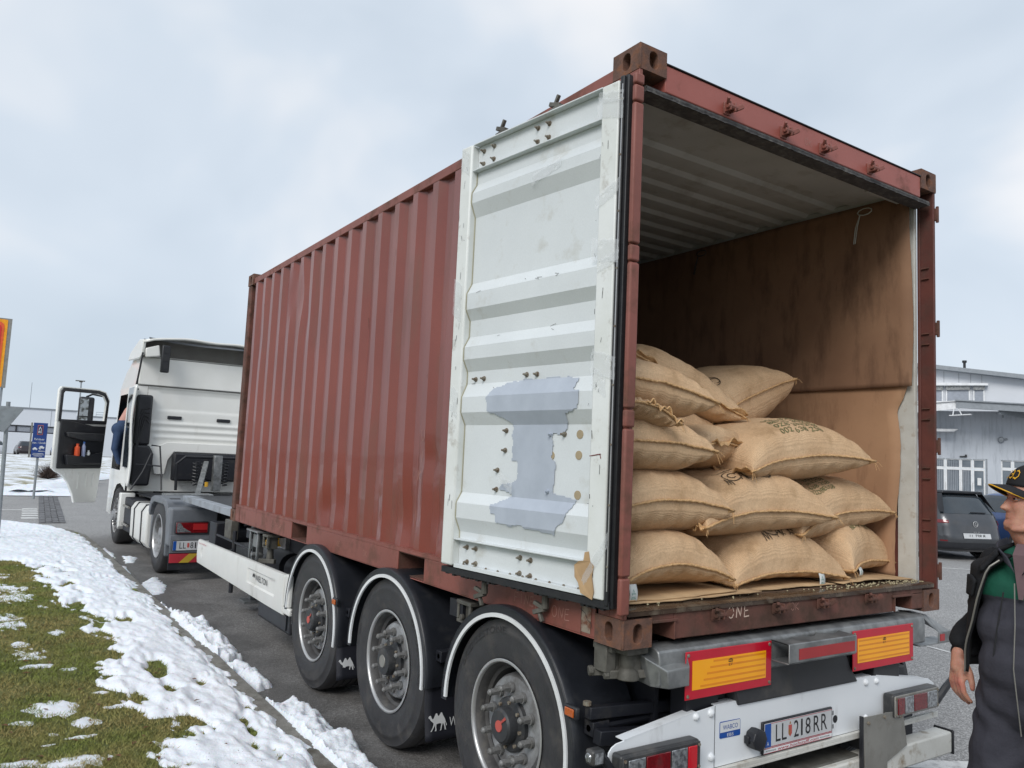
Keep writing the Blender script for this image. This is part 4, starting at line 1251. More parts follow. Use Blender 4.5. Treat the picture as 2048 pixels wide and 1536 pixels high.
def sack(label, c, a, b, tt, tb, yaw=0, roll=0, pitch_=0, seed=0, arcf=.03, arcb=.0, pin=.10, sag=0, mouth=None, prints=(), tagat=None, skew=0, fl=.016, flat=0.0):
    """c = centre of seam plane, a = half length (local x), b = half depth (local y), tt/tb thickness above/below seam"""
    M = Matrix.Translation(c) @ Matrix.Rotation(R(yaw), 4, 'Z') @ Matrix.Rotation(R(roll), 4, 'Y') @ Matrix.Rotation(R(pitch_), 4, 'X')
    ls = seed * 3.17
    def rim(u, v):
        x = a * u * (1 - pin * .9 * (1 - v * v) * abs(u) ** 3) + skew * v
        y = b * v * (1 - pin * 1.1 * (1 - u * u) * abs(v) ** 3)
        # seam height waves
        z = (arcf if v < 0 else arcb) * (1 - u * u) * v * v + .008 * pnoise(u * 2.4, v * 2.4, ls, 2) - sag * u * u
        return x, y, z
    def pt(u, v, top):
        x, y, z = rim(u, v)
        e = max(0.0, (1 - abs(u) ** 2.3)) * max(0.0, (1 - abs(v) ** 2.3))
        h = e ** .39
        n = pnoise(x * 3.4 + ls, y * 3.4, ls, 3)
        n += .35 * pnoise(x * 11 + ls, y * 9, ls + 2, 2)
        # tension folds running from seam edges
        ed = min(1 - abs(u), 1 - abs(v))
        fold = .011 * math.sin((u * 23 if abs(v) > abs(u) else v * 17) + 5 * pnoise(u * 3, v * 3, ls)) * math.exp(-ed * 7) * min(1, ed * 14)
        if top:
            hh = tt * h * (1 + .10 * n)
            if flat: hh = min(hh, tt * (1 - flat) + (hh - tt * (1 - flat)) * .4)
        else:
            hh = -tb * (e ** .33) * (1 + .06 * n)
        return M @ Vector((x, y, z + hh + fold * (1 if top else -1)))
    nu, nv = 56, 40
    cs = lambda k, n: math.copysign(abs(math.sin((k / n - .5) * math.pi)) ** .9, k / n - .5)
    mb = MB(); uvs = []
    for top in (True, False):
        o0 = len(mb.v)
        for j in range(nv + 1):
            for i in range(nu + 1):
                u, v = cs(i, nu), cs(j, nv)
                mb.v.append(tuple(pt(u, v, top))); uvs.append((u * a * .5 + .5, v * b * .5 + .5))
        for j in range(nv):
            for i in range(nu):
                q = o0 + j * (nu + 1) + i
                f = (q, q + 1, q + nu + 2, q + nu + 1)
                mb.f.append(f if top else f[::-1])
    root = bpy.data.objects.new('jute_sack', None); COL.objects.link(root)
    root.location = Vector(c); ORG[root.name] = Vector(c)
    tag(root, label, 'sack', 'jute coffee sacks in the container')
    ob = mb.build('cloth', M_jute, root, sharp=180, fixn=False)
    me = ob.data; ul = me.uv_layers.new(name='UVMap')
    li = np.zeros(len(me.loops), dtype=np.int32); me.loops.foreach_get('vertex_index', li)
    ul.data.foreach_set('uv', np.array(uvs)[li].ravel())
    # seam: stitched rope edge around
    loop = []
    N_ = 60
    for i in range(N_): loop.append((-1 + 2 * i / N_, -1))
    for i in range(40): loop.append((1, -1 + 2 * i / 40))
    for i in range(N_): loop.append((1 - 2 * i / N_, 1))
    for i in range(40): loop.append((-1, 1 - 2 * i / 40))
    sp, rr = [], []
    rd = random.Random(seed)
    for k, (u, v) in enumerate(loop):
        x, y, z = rim(u, v)
        q = Vector((x, y, 0)); L = max(q.length, 1e-6)
        off = .009
        sp.append(M @ Vector((x + off * u, y + off * v, z + .0014 * math.sin(k * 1.9)))); rr.append(.0050 + .0022 * rd.random())
    MB().tube(sp, rr, 6, closed=True).build('seam', M_seam, root, sharp=180)
    # frayed corner threads
    mb = MB()
    for (u, v) in ((-1, -1), (1, -1)):
        x, y, z = rim(u, v); p0 = M @ Vector((x, y, z))
        for k in range(3):
            d = Vector((u * rd.uniform(.0, .5), -rd.uniform(.1, .6), -rd.uniform(.1, 1))).normalized()
            l = rd.uniform(.02, .055)
            mb.tube([p0, p0 + d * l * .6 + Vector((0, 0, .004)), p0 + d * l + Vector((rd.uniform(-.01, .01), 0, -.012))], .0012, 4)
        # gathered ear
        mb.tube([M @ Vector((x * .96, y * .97, z)), p0, p0 + Vector((u * .012, -.006, -.004))], [.014, .010, .004], 6)
    mb.build('frayed_corner', M_seam, root, sharp=80, kind='stuff')
    if mouth:       # gathered double hem along an edge: (axis, side, t0, t1, width)
        ax_, sd_, t0, t1, wd = mouth
        def mf(s_, k):
            t = t0 + (t1 - t0) * s_
            u, v = (t, sd_) if ax_ == 'u' else (sd_, t)
            x, y, z = rim(u, v)
            r_ = wd * k
            return M @ Vector((x + (0 if ax_ == 'u' else sd_ * r_), y + (sd_ * r_ if ax_ == 'u' else 0) * .6, z + .5 * r_ * math.sin(s_ * 14 + seed) + .010 * math.sin(s_ * 40 + k * 2) * k + .004))
        ob = MB().grid(mf, 60, 5).build('hem', M_seam, root, sharp=180, fixn=False)
        s_ = ob.modifiers.new('thick', 'SOLIDIFY'); s_.thickness = .006
    surf = lambda u, v: M @ (M.inverted() @ pt(u, v, True) + Vector((0, -.0015, .0035)))
    for kind_, u0, u1, v0, v1 in prints:
        mb = MB()
        if kind_ == 'green':
            rows = ['OUE SZD8E', '0086325S88', 'GUATEMALA', '0Z8 3N2S8', '002 638 258', 'BROZD8EUS8'][::-1]
            nr = 6 if (v1 - v0) > .5 else 4
            for r_ in range(nr):
                va = v0 + (v1 - v0) * r_ / nr
                text_on(mb, rows[(r_ + seed) % 6].replace('GUATEMALA', '8EUS 30Z8'), u0, u1, va, va + (v1 - v0) / nr * .72, surf)
            mb.build('print', M_greenp, root, smooth=False, fixn=False)
        else:
            W = lambda x, y: (u0 + (u1 - u0) * x, v0 + (v1 - v0) * y)
            ln = [[W(*p) for p in arc(.22, .45, .16, .3, 20, 330, 14)], [W(*p) for p in arc(.22, .45, .07, .14, 0, 300, 8)], [W(*p) for p in arc(.52, .4, .12, .3, -60, 250, 12)],
                  [W(*p) for p in arc(.78, .5, .18, .35, -160, 150, 14)], [W(*p) for p in arc(.86, .45, .09, .2, -120, 180, 10)],
                  [W(.3, .1), W(.36, .5), W(.42, .1), W(.5, .6)], [W(.62, .2), W(.66, .8), W(.74, .3)], [W(0, .0), W(.02, .35), W(.06, .0), W(.09, .35), W(.12, 0)], [W(.0, .9), W(.2, .85), W(.4, .95), W(.7, .88)]]
            strokes(mb, ln, .014, surf)
            mb.build('print', M_blackprint, root, smooth=False, fixn=False)
    if tagat:
        u, dz, l = tagat
        x, y, z = rim(u, -1)
        def tf(s_, k):
            return M @ Vector((x + (s_ - .5) * .045, y - .008 - .012 * math.sin(k * 2.5), z - dz - l * k + .01))
        ob = MB().grid(tf, 3, 8).build('paper_tag', M_tag, root, sharp=80, fixn=False)
        s_ = ob.modifiers.new('thick', 'SOLIDIFY'); s_.thickness = .0008
        mb = MB()
        q = lambda u_, v_: Vector(tf(u_, 1 - v_)) + Vector((-.0005, -.0018, 0))
        strokes(mb, [[(.2, .15), (.8, .15)], [(.25, .25), (.75, .25)], [(.3, .35), (.5, .7), (.7, .35)], [(.25, .45), (.75, .45)]], .05, q)
        mb.build('tag_print', mat('teal_tag_print', srgb(120, 160, 150), .8) if 'teal_tag_print' not in MATS else MATS['teal_tag_print'], root, smooth=False, fixn=False)
    return root

# (label, centre, a, b, top, bottom, ...)
S = sack
# bottom row
S('lowest left jute sack with a white and green tag, behind the open door', (.42, .52, 1.25), .355, .42, .23, .06, yaw=0, seed=1, arcf=.085, tagat=(-.80, .03, .07), pin=.05)
S('large middle jute sack of the bottom row with black ink drawing on top', (1.295, .55, 1.215), .445, .42, .29, .03, yaw=-1, seed=2, arcf=.045, pin=.08, prints=[('black', -.30, .50, -.88, -.52)], tagat=(.53, .005, .07))
S('small right jute sack of the bottom row beside the cardboard wall', (2.03, .60, 1.25), .335, .42, .30, .06, yaw=12, seed=3, arcf=.03, prints=[('green', -.4, .4, -.84, -.50)], tagat=(-.62, .02, .045))
# second row
S('left jute sack of the second row, over the tagged one', (.42, .54, 1.575), .365, .42, .20, .15, yaw=0, seed=4, arcf=.045, roll=0, pin=.06)
S('middle jute sack of the second row with black print on its top', (1.13, .55, 1.515), .46, .44, .27, .10, yaw=-4, seed=5, arcf=.055, roll=-3, prints=[('black', -.50, .30, -.86, -.50)], mouth=('v', -1, -1, -.6, .03))
S('right jute sack of the second row with green lettering, against the cardboard', (1.85, .62, 1.50), .46, .43, .26, .12, yaw=2, roll=-7, seed=6, arcf=.055, prints=[('green', -.65, .0, -.88, -.48)])
# third row
S('broad jute sack with green number rows lying on top at the right', (1.51, .60, 1.81), .50, .45, .26, .11, yaw=-2, roll=-5, seed=7, arcf=.05, prints=[('green', -.35, .35, -.90, -.46)], mouth=('v', -1, -1, .3, .05))
S('left jute sack of the third row pressed between its neighbours', (.355, .53, 1.86), .30, .42, .18, .14, yaw=0, roll=2, seed=8, arcf=.02, pin=.05)
S('low jute sack wedged behind the third row, folded mouth to the front', (.98, .68, 1.85), .36, .40, .15, .10, yaw=10, roll=4, seed=9, arcf=.05, mouth=('u', -1, -.7, 1, .05))
S('jute sack peeping out between the upper sacks and the green lettered one', (.90, .90, 1.95), .42, .36, .17, .1, yaw=5, roll=6, seed=10)
# fourth row
S('upper left jute sack with a curled seam, cut off by the door post', (.350, .53, 2.115), .31, .42, .155, .13, yaw=0, roll=6, seed=11, arcf=.03, pin=.05)
S('small flap-like jute sack end below the upper left sack', (.21, .42, 2.0), .155, .36, .05, .05, yaw=0, roll=14, seed=12, arcf=.03, mouth=('u', -1, -.4, 1, .03), pin=.04)
S('topmost jute sack leaning down to the right with a long folded hem', (.98, .96, 2.205), .42, .42, .20, .10, yaw=-5, roll=20, seed=13, arcf=.02, mouth=('u', -1, -1, 1, .04))
S('rearmost high jute sack with dark print against the cardboard wall', (1.60, 1.12, 2.19), .47, .44, .20, .26, yaw=4, roll=-22, seed=14, arcf=.02, prints=[('black', -.75, -.15, -.80, -.45)])
# more of the pile behind
for k, (x, y, z) in enumerate(((.55, 1.5, 1.36), (1.3, 1.55, 1.36), (2.0, 1.5, 1.36), (.5, 1.5, 1.66), (1.25, 1.55, 1.66), (1.95, 1.5, 1.66), (.5, 1.5, 1.95), (1.3, 1.6, 1.95), (.5, 1.6, 2.2))):
    pass
# ================================================================== trailer
TR = thing('container_trailer', 'three axle container trailer with white side guard, black mudguards and white rear panel', 'trailer', (1.219, 2.08, 0))
# chassis
for x in (.72, 1.60):
    MB().box(x, x + .12, .25, 6.4, .60, .614).box(x, x + .12, .25, 6.4, .986, 1.0).box(x + .05, x + .07, .25, 6.4, .614, .986).build('chassis_beam', M_chassis, TR)
    MB().prism([(6.401, .62), (6.401, 1.0), (8.6, 1.12), (8.6, .98), (7.2, .90)], 'x', x, x + .12).build('chassis_beam', M_galv, TR, bevel=.004)
for y in (.33, 1.42, 2.72, 4.2, 5.3):
    MB().box(.845, 1.595, y, y + .1, .68, .92).build('cross_member', M_chassis, TR)
for y in (1.30, 5.35):
    MB().box(.02, 2.42, y, y + .14, .90, .992).build('cross_member', M_chassis, TR)
# dark plates behind the wheels close the underside
MB().box(.34, .36, .15, 4.3, .30, .93).build('inner_mud_wall', M_chassis, TR)
MB().box(2.08, 2.10, .15, 4.3, .30, .93).build('inner_mud_wall', M_chassis, TR)
AX = (.78, 2.09, 3.41)
WR, WZ = .505, .505
def wheel(parent, x, y, z, s, r, rimr, cap, wid=.36, nn=10, dark=True, tilt=0):
    """s=+1: outer side looks towards -x"""
    ax = Vector((-s, 0, 0))
    o = Vector((x, y, z))             # centre of outer face plane of the tyre
    prof = [(rimr, -.012), (rimr + .012, -.004), (rimr + .03, .0), (rimr + .05, .004), (rimr + (r - rimr) * .45, .012), (rimr + (r - rimr) * .62, .009), (rimr + (r - rimr) * .66, .012), (rimr + (r - rimr) * .70, .008), (r * .955, -.006), (r * .963, -.004), (r * .972, -.010), (r * .988, -.024), (r, -.045)]
    for k in range(5):
        a = -.045 - (wid - .09) * (k + .9) / 5
        prof += [(r, a + .008), (r - .012, a + .005), (r - .012, a - .005), (r, a - .008)]
    prof += [(r, -wid + .045), (r * .96, -wid + .01), (rimr + .05, -wid), (rimr, -wid + .01)]
    w = MB().lathe(prof, o, ax, 72).build('wheel', M_tyre, parent, sharp=50)
    # rim: bright edge, deep barrel, dished disc
    MB().lathe([(rimr, -.010), (rimr + .010, -.002), (rimr + .012, .003), (rimr + .004, .006), (rimr - .004, .002), (rimr - .006, -.012)], o, ax, 64).build('rim_edge', M_rimbrite, w, sharp=60)
    MB().lathe([(rimr - .006, -.012), (rimr - .018, -.03), (rimr - .022, -.06), (rimr - .036, -.072), (rimr - .04, -.16), (rimr - .05, -.165)], o, ax, 64).build('rim', M_rimdark, w, sharp=40)
    if cap == 'flat':      # tractor wheel, holed disc bulging
        pass
    rd = rimr - .052
    MB().lathe([(rimr - .045, -.155), (rd, -.150), (rd - .004, -.120), (rd - .012, -.070), (rd - .022, -.052), (rd - .036, -.046), (.118, -.050), (.112, -.054)], o, ax, 64).build('rim_disc', M_rim, w, sharp=30)
    MB().lathe([(.128, -.060), (.126, -.030), (.118, -.022), (.085, -.018), (.085, -.004), (.080, .022 if cap != 'open' else .03), (.070, .032), (.0, .034)], o, ax, 48).build('hub', M_hub, w, sharp=30)
    if cap == 'red':
        MB().lathe([(.0, .037), (.026, .037), (.027, .033)], o, ax, 24).build('hub_emblem', M_hubred, w)
        strokes(MB(), [[(.01, .012), (.058, .052)]], .012, lambda a, b: (x - s * .0365, y - a, z + b)).build('hub_emblem', M_hubred, w, smooth=False)
        vs = lambda a, b: (x - s * .038, y - (.024 + .036 * a) + .006 * b, z + .018 + .028 * a + .012 * b)
        text_on(MB(), 'SAF', 0, 1, 0, 1, vs).build('hub_lettering', M_whitep if 0 else M_hubred, w, smooth=False)
    else:
        MB().lathe([(0, .038), (.036, .038), (.038, .033)], o, ax, 28).build('hub_cap', M_greysteel, w)
    for k in range(nn):
        t = 2 * math.pi * (k + .35) / nn
        c = o + Vector((0, math.cos(t), math.sin(t))) * .1675
        mb = MB().lathe([(.0, .030), (.008, .030), (.0155, .022), (.0155, .006)], c, ax, 12).cyl(c + ax * .006, c + ax * -.030, .0185, n=6).cyl(c + ax * -.030, c + ax * -.044, .026, n=14)
        mb.build('wheel_nut', M_nut, w)
    for k in range(8):
        t = 2 * math.pi * (k + .1) / 8
        c = o + Vector((0, math.cos(t), math.sin(t))) * .104
        MB().cyl(c + ax * -.022, c + ax * -.010, .009, n=6).build('hub_bolt', M_bolt, w)
    return w
def tyre_text(w, x, y, z, s, txt, r0, r1, a_mid, span):
    def mp_(u, v):
        t = R(a_mid) - (u - .5) * R(span)
        rr = r0 + (r1 - r0) * v
        return (x - s * .0128, y + rr * math.cos(t) * -1, z + rr * math.sin(t))
    mb = text_on(MB(), txt, 0, 1, 0, 1, mp_)
    mb.build('sidewall_lettering', mat('raised_rubber_lettering', (.026, .026, .028), .45) if 'raised_rubber_lettering' not in MATS else MATS['raised_rubber_lettering'], w, smooth=False)
XT = -.028
for k, y in enumerate(AX):
    w = wheel(TR, XT, y, WZ, 1, WR, .292, 'red' if k != 1 else 'open')
    if k == 0:
        tyre_text(w, XT, y, WZ, 1, 'BRIDGESTONE', .425, .46, 122, 62)
    elif k == 1:
        tyre_text(w, XT, y, WZ, 1, 'BRIDGESTONE', .42, .45, 20, 50)
        tyre_text(w, XT, y, WZ, 1, 'R168', .42, .45, 170, 20)
    else:
        tyre_text(w, XT, y, WZ, 1, 'BRIDGESTONE', .42, .45, 170, 50)
    w2 = wheel(TR, 2.468, y, WZ, -1, WR, .292, 'open')
    MB().cyl((.1, y, WZ), (2.34, y, WZ), .06, n=12).box(.75, .85, y - .5, y + .12, WZ - .12, WZ - .02).build('axle', M_chassis, TR)
# quarter-moon mudguards
def fender(y, xo, s, first=False):
    r = .565
    a0, a1 = (-2 if not first else -8), 182
    n = 40
    x_in = xo + s * .38
    prof = [(r - .004, 0), (r, .004), (r + .004, .012), (r + .003, .05), (r, .06), (r - .002, .36), (r - .012, .36), (r - .012, .06)]
    mb = MB()
    def P(t, rr, h):
        zs_ = WZ + rr * math.sin(R(t)) * .985
        if t < 0 : zs_ = WZ + rr * math.sin(R(t))
        return (xo + s * h, y + rr * math.cos(R(t)) * (-1), zs_)
    m_ = len(prof)
    for i in range(n + 1):
        t = a0 + (a1 - a0) * i / n
        for rr, h in prof:
            mb.v.append(P(t, rr, h))
    for i in range(n):
        for k in range(m_):
            mb.f.append((i * m_ + k, i * m_ + (k + 1) % m_, (i + 1) * m_ + (k + 1) % m_, (i + 1) * m_ + k))
    # outer lip
    o0 = len(mb.v)
    for i in range(n + 1):
        t = a0 + (a1 - a0) * i / n
        mb.v += [P(t, r + .001, .001), P(t, r - .052, .003)]
    for i in range(n):
        q = o0 + 2 * i
        mb.f.append((q, q + 1, q + 3, q + 2))
    f = mb.build('mudguard', M_fender, TR, sharp=40)
    mb = MB()
    a0_, a1_ = a0 - 2, a1 - 2
    for i in range(n + 1):
        t = a0_ + (a1_ - a0_) * i / n
        mb.v += [P(t, r - .036, -.006), P(t, r - .056, -.006), P(t, r - .056, .006), P(t, r - .036, .004)]
    for i in range(n):
        q = 4 * i
        for k in range(4):
            mb.f.append((q + k, q + (k + 1) % 4, q + 4 + (k + 1) % 4, q + 4 + k))
    mb.build('white_trim_strip', M_whitep if s > 0 else M_black, f, sharp=50)
    return f
CAMEL = [(0, .78), (.04, .86), (.10, .88), (.14, .84), (.17, .74), (.22, .66), (.28, .70), (.33, .84), (.38, .95), (.44, .96), (.49, .84), (.54, .78), (.59, .86), (.65, .97), (.71, .96), (.76, .82), (.82, .72), (.88, .60), (.93, .44), (.99, .30), (1.0, .22), (.97, .22), (.94, .34), (.90, .44), (.90, .36), (.93, .20), (.96, .04), (.98, .0), (.90, .0), (.88, .12), (.84, .28), (.78, .38), (.74, .22), (.72, .04), (.70, 0), (.63, 0), (.67, .06), (.68, .20), (.70, .36), (.62, .40), (.50, .38), (.44, .36), (.44, .20), (.46, .05), (.45, 0), (.37, 0), (.40, .08), (.38, .22), (.37, .34), (.32, .22), (.24, .06), (.22, 0), (.14, 0), (.19, .08), (.26, .24), (.29, .42), (.24, .50), (.18, .54), (.12, .62), (.08, .70), (.03, .72)]
import mathutils.geometry as mg
def poly_fill(P):
    tri = mg.tessellate_polygon([[Vector((a, b, 0)) for a, b in P]])
    return [tuple(t) for t in tri]
CT_ = poly_fill(CAMEL)
for k, y in enumerate(AX):
    f = fender(y, -.062, 1, first=(k == 2))
    fender(y, 2.50, -1)
    yb_ = y - .565
    m_ = MB().grid(lambda a, b: (-.046 + .38 * a, yb_ + .03 * math.sin(b * 2) + .008 * pnoise(a * 3, b * 3, k) - .01, .20 + .33 * b), 8, 10).build('mud_flap', M_flap, TR)
    sm = m_.modifiers.new('t', 'SOLIDIFY'); sm.thickness = .008
    yy = yb_ - .018
    MB().add([(-.035 + .12 * a, yy + .012, .25 + .10 * b) for a, b in CAMEL], CT_).build('camel_emblem', M_whitep, m_, smooth=False)
    text_on(MB(), 'WIELTON', 0, 1, 0, 1, lambda a, b: (.10 + .22 * a, yy + .012, .265 + .05 * b)).build('flap_lettering', M_whitep, m_, smooth=False)
    m2 = MB().box(2.14, 2.50, yb_ - .02, yb_ - .01, .20, .52).build('mud_flap', M_flap, TR)
    # mudguard bracket
    MB().cyl((.0, yb_ - .02, .66), (.6, yb_ - .02, .66), .018, n=8).box(.0, .09, yb_ - .05, yb_ + .01, .63, .69).build('mudguard_bracket', M_chassis, TR, bevel=.003)
# side markers on the guards
def marker(x, y, z, wd=.085, hh=.034):
    b = MB().box(x - .016, x + .006, y - wd / 2, y + wd / 2, z - hh / 2 - .008, z + hh / 2 + .008).build('side_marker', M_black, TR, bevel=.006)
    MB().box(x - .024, x - .0165, y - wd / 2 + .012, y + wd / 2 - .014, z - hh / 2, z + hh / 2).build('orange_lens', M_orange, b, bevel=.003)
marker(-.055, 2.90, .725); marker(-.055, .235, .725)
# dark box hanging behind wheel and rear marker arm etc. inside
MB().beam((-.02, .18, .73), (.5, .18, .70), .04, .05).beam((.0, .14, .64), (.46, .12, .60), .05, .06).build('marker_bracket', M_chassis, TR, bevel=.004)
MB().cyl((-.02, .185, .76), (-.02, .185, .775), .018, n=10).build('bracket_bolt', M_bolt, TR)

# white side guard
SGy0, SGy1 = 4.02, 7.10
def sg(a, b):
    y = SGy1 + (SGy0 - SGy1) * a
    zt = .715 + (.755 - .715) * a
    zb = .442 - .025 * min(1, a * 1.15)
    z = zb + (zt - zb) * b
    bulge = -.012 * math.sin(math.pi * b) ** .5
    # recessed label field near the rear end
    rx, rz = (y - 4.66) / .42, (z - .60) / .065
    q = max(abs(rx), abs(rz))
    rec = .014 * max(0, min(1, (1 - q) * 12)) if abs(rx) < 1 and abs(rz) < 1 else 0
    r2 = math.hypot((y - 6.88) / .05, (z - .59) / .05)
    rec += .010 * max(0, min(1, (1 - r2) * 6))
    return (-.055 + bulge + rec + (.018 if b in (0, 1) else 0), y, z)
G_ = MB().grid(sg, 240, 26)
sgm = G_.build('side_guard', M_whiteplastic, TR, sharp=40)
s_ = sgm.modifiers.new('t', 'SOLIDIFY'); s_.thickness = .02; s_.offset = -1
MB().box(-.060, -.02, 3.90, 4.018, .50, .757).box(-.060, -.02, 3.86, 4.018, .44, .499).build('side_guard_end', M_whiteplastic, sgm, bevel=.012)
for k in range(7):
    MB().box(-.064, -.0605, 4.05 + k * .022, 4.062 + k * .022, .50, .66).build('guard_rib', M_whiteplastic, sgm)
ml = lambda u, v: (-.0575, 4.92 - u, .585 + v)
text_on(MB(), 'WIELTON', .085, .44, .0, .052, ml).build('guard_lettering', M_blackp, sgm, smooth=False)
strokes(MB(), [[(0, .02), (.02, .05), (.035, .025), (.05, .05), (.065, .02)]], .016, ml).build('guard_logo', M_blackp, sgm, smooth=False)
text_on(MB(), 'www.hochstaffl.com', 0, 1, 0, 1, lambda u, v: (-.0725, 7.03 - .36 * u, .672 + .006 * u + .018 * v)).build('guard_lettering', M_redp, sgm, smooth=False)
for z in (.53, .66):
    MB().box(-.02, .0, 4.1, 7.0, z, z + .04).build('guard_rail', M_chassis, sgm)
# black tool box under the guard
tb = MB().box(.02, .52, 4.05, 4.95, .245, .50).build('tool_box', M_black, TR, bevel=.015)
MB().box(.008, .0195, 4.12, 4.88, .27, .40).build('tool_box_door', M_fender, tb, bevel=.008)
# air tanks, landing legs, valves in the shade
for x, y0_, y1_, z in ((.45, 4.5, 5.2, .62), (.5, 5.5, 6.0, .6)):
    MB().cyl((x, y0_, z), (x, y1_, z), .13, n=20).build('air_tank', M_chassis, TR)
for x in (.35, 2.0):
    MB().box(x, x + .12, 6.38, 6.50, .35, .98).box(x + .02, x + .10, 6.40, 6.48, .12, .34).box(x - .06, x + .18, 6.33, 6.55, .09, .12).build('landing_leg', M_galv, TR, bevel=.004)
MB().box(.10, .30, 7.0, 7.3, .60, .9).build('battery_box', M_chassis, TR, bevel=.01)
MB().cyl((.02, 5.3, .80), (.02, 6.6, .81), .012, n=8).cyl((.02, 5.9, .30), (.02, 5.9, .92), .022, n=8).build('hose_rail', M_chassis, TR)
# twist locks
def twist(x, y, z, sc=1.0, m=None):
    mb = MB()
    mb.box(x - .06, x + .06, y - .06, y + .06, z - .03, z)
    mb.cyl((x, y, z - .11), (x, y, z - .03), .032 * sc, n=14)
    mb.lathe([(.03, 0), (.045, .02), (.05, .05), (.0, .055)], (x, y, z - .09), (0, 0, -1), 14)
    mb.beam((x - .075, y + .05, z - .125), (x + .075, y - .04, z - .115), .03, .035)
    mb.cyl((x - .085, y + .055, z - .125), (x - .065, y + .045, z - .123), .022, n=10)
    mb.build('twist_lock', m or M_castgrey, TR, bevel=.004)
def twist_side(y, x=.03, z=1.0):
    mb = MB()
    mb.box(x - .02, x + .10, y - .075, y + .075, z - .022, z)
    mb.box(x - .018, x + .0, y - .07, y - .05, z - .10, z - .022).box(x - .018, x, y + .05, y + .07, z - .10, z - .022).box(x - .018, x, y - .07, y + .07, z - .12, z - .1005)
    mb.box(x + .01, x + .09, y - .045, y + .045, z - .13, z - .022)
    mb.cyl((x + .04, y, z - .24), (x + .04, y, z - .13), .036, .028, n=14)
    mb.beam((x - .03, y + .075, z - .245), (x + .06, y - .09, z - .235), .034, .04)
    mb.cyl((x - .035, y, z - .085), (x - .015, y, z - .085), .017, n=12)
    mb.build('twist_lock', M_castgrey, TR, bevel=.004)
twist_side(1.28); 
mb = MB()
for yy in (5.06, 5.30):
    mb.box(.0, .02, yy - .015, yy + .015, .68, .98)
mb.box(.0, .02, 5.075, 5.285, .68, .71).box(-.02, .10, 5.0, 5.36, .985, 1.0).box(.02, .06, 5.10, 5.26, .84, .96).cyl((-.01, 5.18, .77), (.10, 5.18, .77), .024, n=12)
mb.build('lock_bracket', M_galv, TR, bevel=.003)
twist_side(4.86, z=.99)
twist(.09, .16, 1.015); twist(.115, .09, 1.015)
MB().box(.02, .075, .12, .2, .90, 1.012).box(.10, .165, .06, .14, .90, 1.012).build('lock_post', M_castgrey, TR, bevel=.004)
# gooseneck plates above the tractor
MB().box(.25, 2.2, 7.3, 8.9, 1.055, 1.075).build('kingpin_plate', M_chassis, TR, bevel=.004)
MB().box(.10, .22, 6.2, 8.9, 1.02, 1.10).box(2.25, 2.37, 6.2, 8.9, 1.02, 1.10).box(.221, 2.249, 8.75, 8.9, 1.0, 1.054).build('gooseneck_frame', mat('pale_grey_steel', srgb(150, 156, 164), .5, dirt=srgb(110, 110, 110), dscale=4), TR, bevel=.005)
MB().box(.04, .12, 6.15, 6.4, .80, 1.0).build('front_lock_block', M_castgrey, TR, bevel=.006)
# small yellow panel glimpsed between the wheels
MB().box(.30, .31, 2.45, 2.75, .90, 1.02).build('yellow_plate', M_yellow, TR)

# ------------------------------------------------------------------ rear end
# galvanised cross beam with folded ends
GP = [(.0, 1.000), (.0, .985), (-.012, .862), (.10, .862), (.10, .9)]
mb = MB().prism([(.075, 1.013), (.010, 1.010), (-.012, .998), (-.020, .97), (-.020, .862), (-.010, .855), (.14, .855), (.14, 1.0)], 'x', .19, 2.25)
mb.build('rear_cross_beam', M_galv, TR, bevel=.006)
def wing(x0, x1, s):
    # tapering end: top plate, outer end drops
    mb = MB()
    P = [(x0, .15, 1.004), (x0, -.02, 1.0), (x1, -.06, .925), (x1, .10, .965)]
    Q = [(x0, .15, .86), (x0, -.02, .858), (x1 + s * .02, -.06, .862), (x1 + s * .02, .10, .90)]
    mb.add(P + Q, [(0, 1, 2, 3), (7, 6, 5, 4), (0, 4, 5, 1), (1, 5, 6, 2), (2, 6, 7, 3), (3, 7, 4, 0)])
    return mb
wing(.335, .165, -1)
mb = MB()
P = [(.345, -.022, 1.0), (.345, .16, 1.004), (.175, .16, 1.0), (.120, -.0, .955), (.20, -.035, .925)]
mb.add([(.345, -.024, .985), (.345, .15, 1.003), (.16, .15, 1.0), (.145, .02, .975), (.215, -.045, .925), (.345, -.045, .93),
        (.345, -.024, .852), (.345, .15, .852), (.20, .15, .852), (.18, .02, .852), (.225, -.045, .852), (.345, -.045, .852)],
       [(0, 1, 2, 3, 4, 5), (6, 11, 10, 9, 8, 7), (0, 5, 11, 6), (5, 4, 10, 11), (4, 3, 9, 10), (3, 2, 8, 9), (2, 1, 7, 8), (1, 0, 6, 7)])
mb.build('beam_end', M_galv, TR, bevel=.005)
MB().lathe([(.0, .0), (.022, .0), (.022, .006), (.0, .006)], (.20, .05, .998), (0, 0, 1), 20).build('drain_hole', M_gasket, TR)
# right hand end: open folded arm with a small red reflector
mb = MB()
TP = [(2.251, .0, 1.008), (2.251, .14, 1.008), (2.36, .12, 1.0), (2.40, .06, .985), (2.54, .02, .905), (2.54, -.015, .897), (2.40, -.018, .902), (2.32, -.014, .945), (2.251, -.012, .99)]
mb.add(TP + [(a, b, c - .006) for a, b, c in TP], [tuple(range(9)), tuple(range(9, 18))[::-1]] + [(i, (i + 1) % 9, 9 + (i + 1) % 9, 9 + i) for i in range(9)])
mb.box(2.385, 2.545, -.024, -.018, .842, .900).box(2.540, 2.546, -.018, .02, .842, .900).box(2.20, 2.545, -.018, .10, .836, .842)
mb.build('beam_end', M_galv, TR, bevel=.002)
MB().box(2.400, 2.445, -.0275, -.0245, .852, .890).build('small_red_reflector', M_redrefl2, TR)
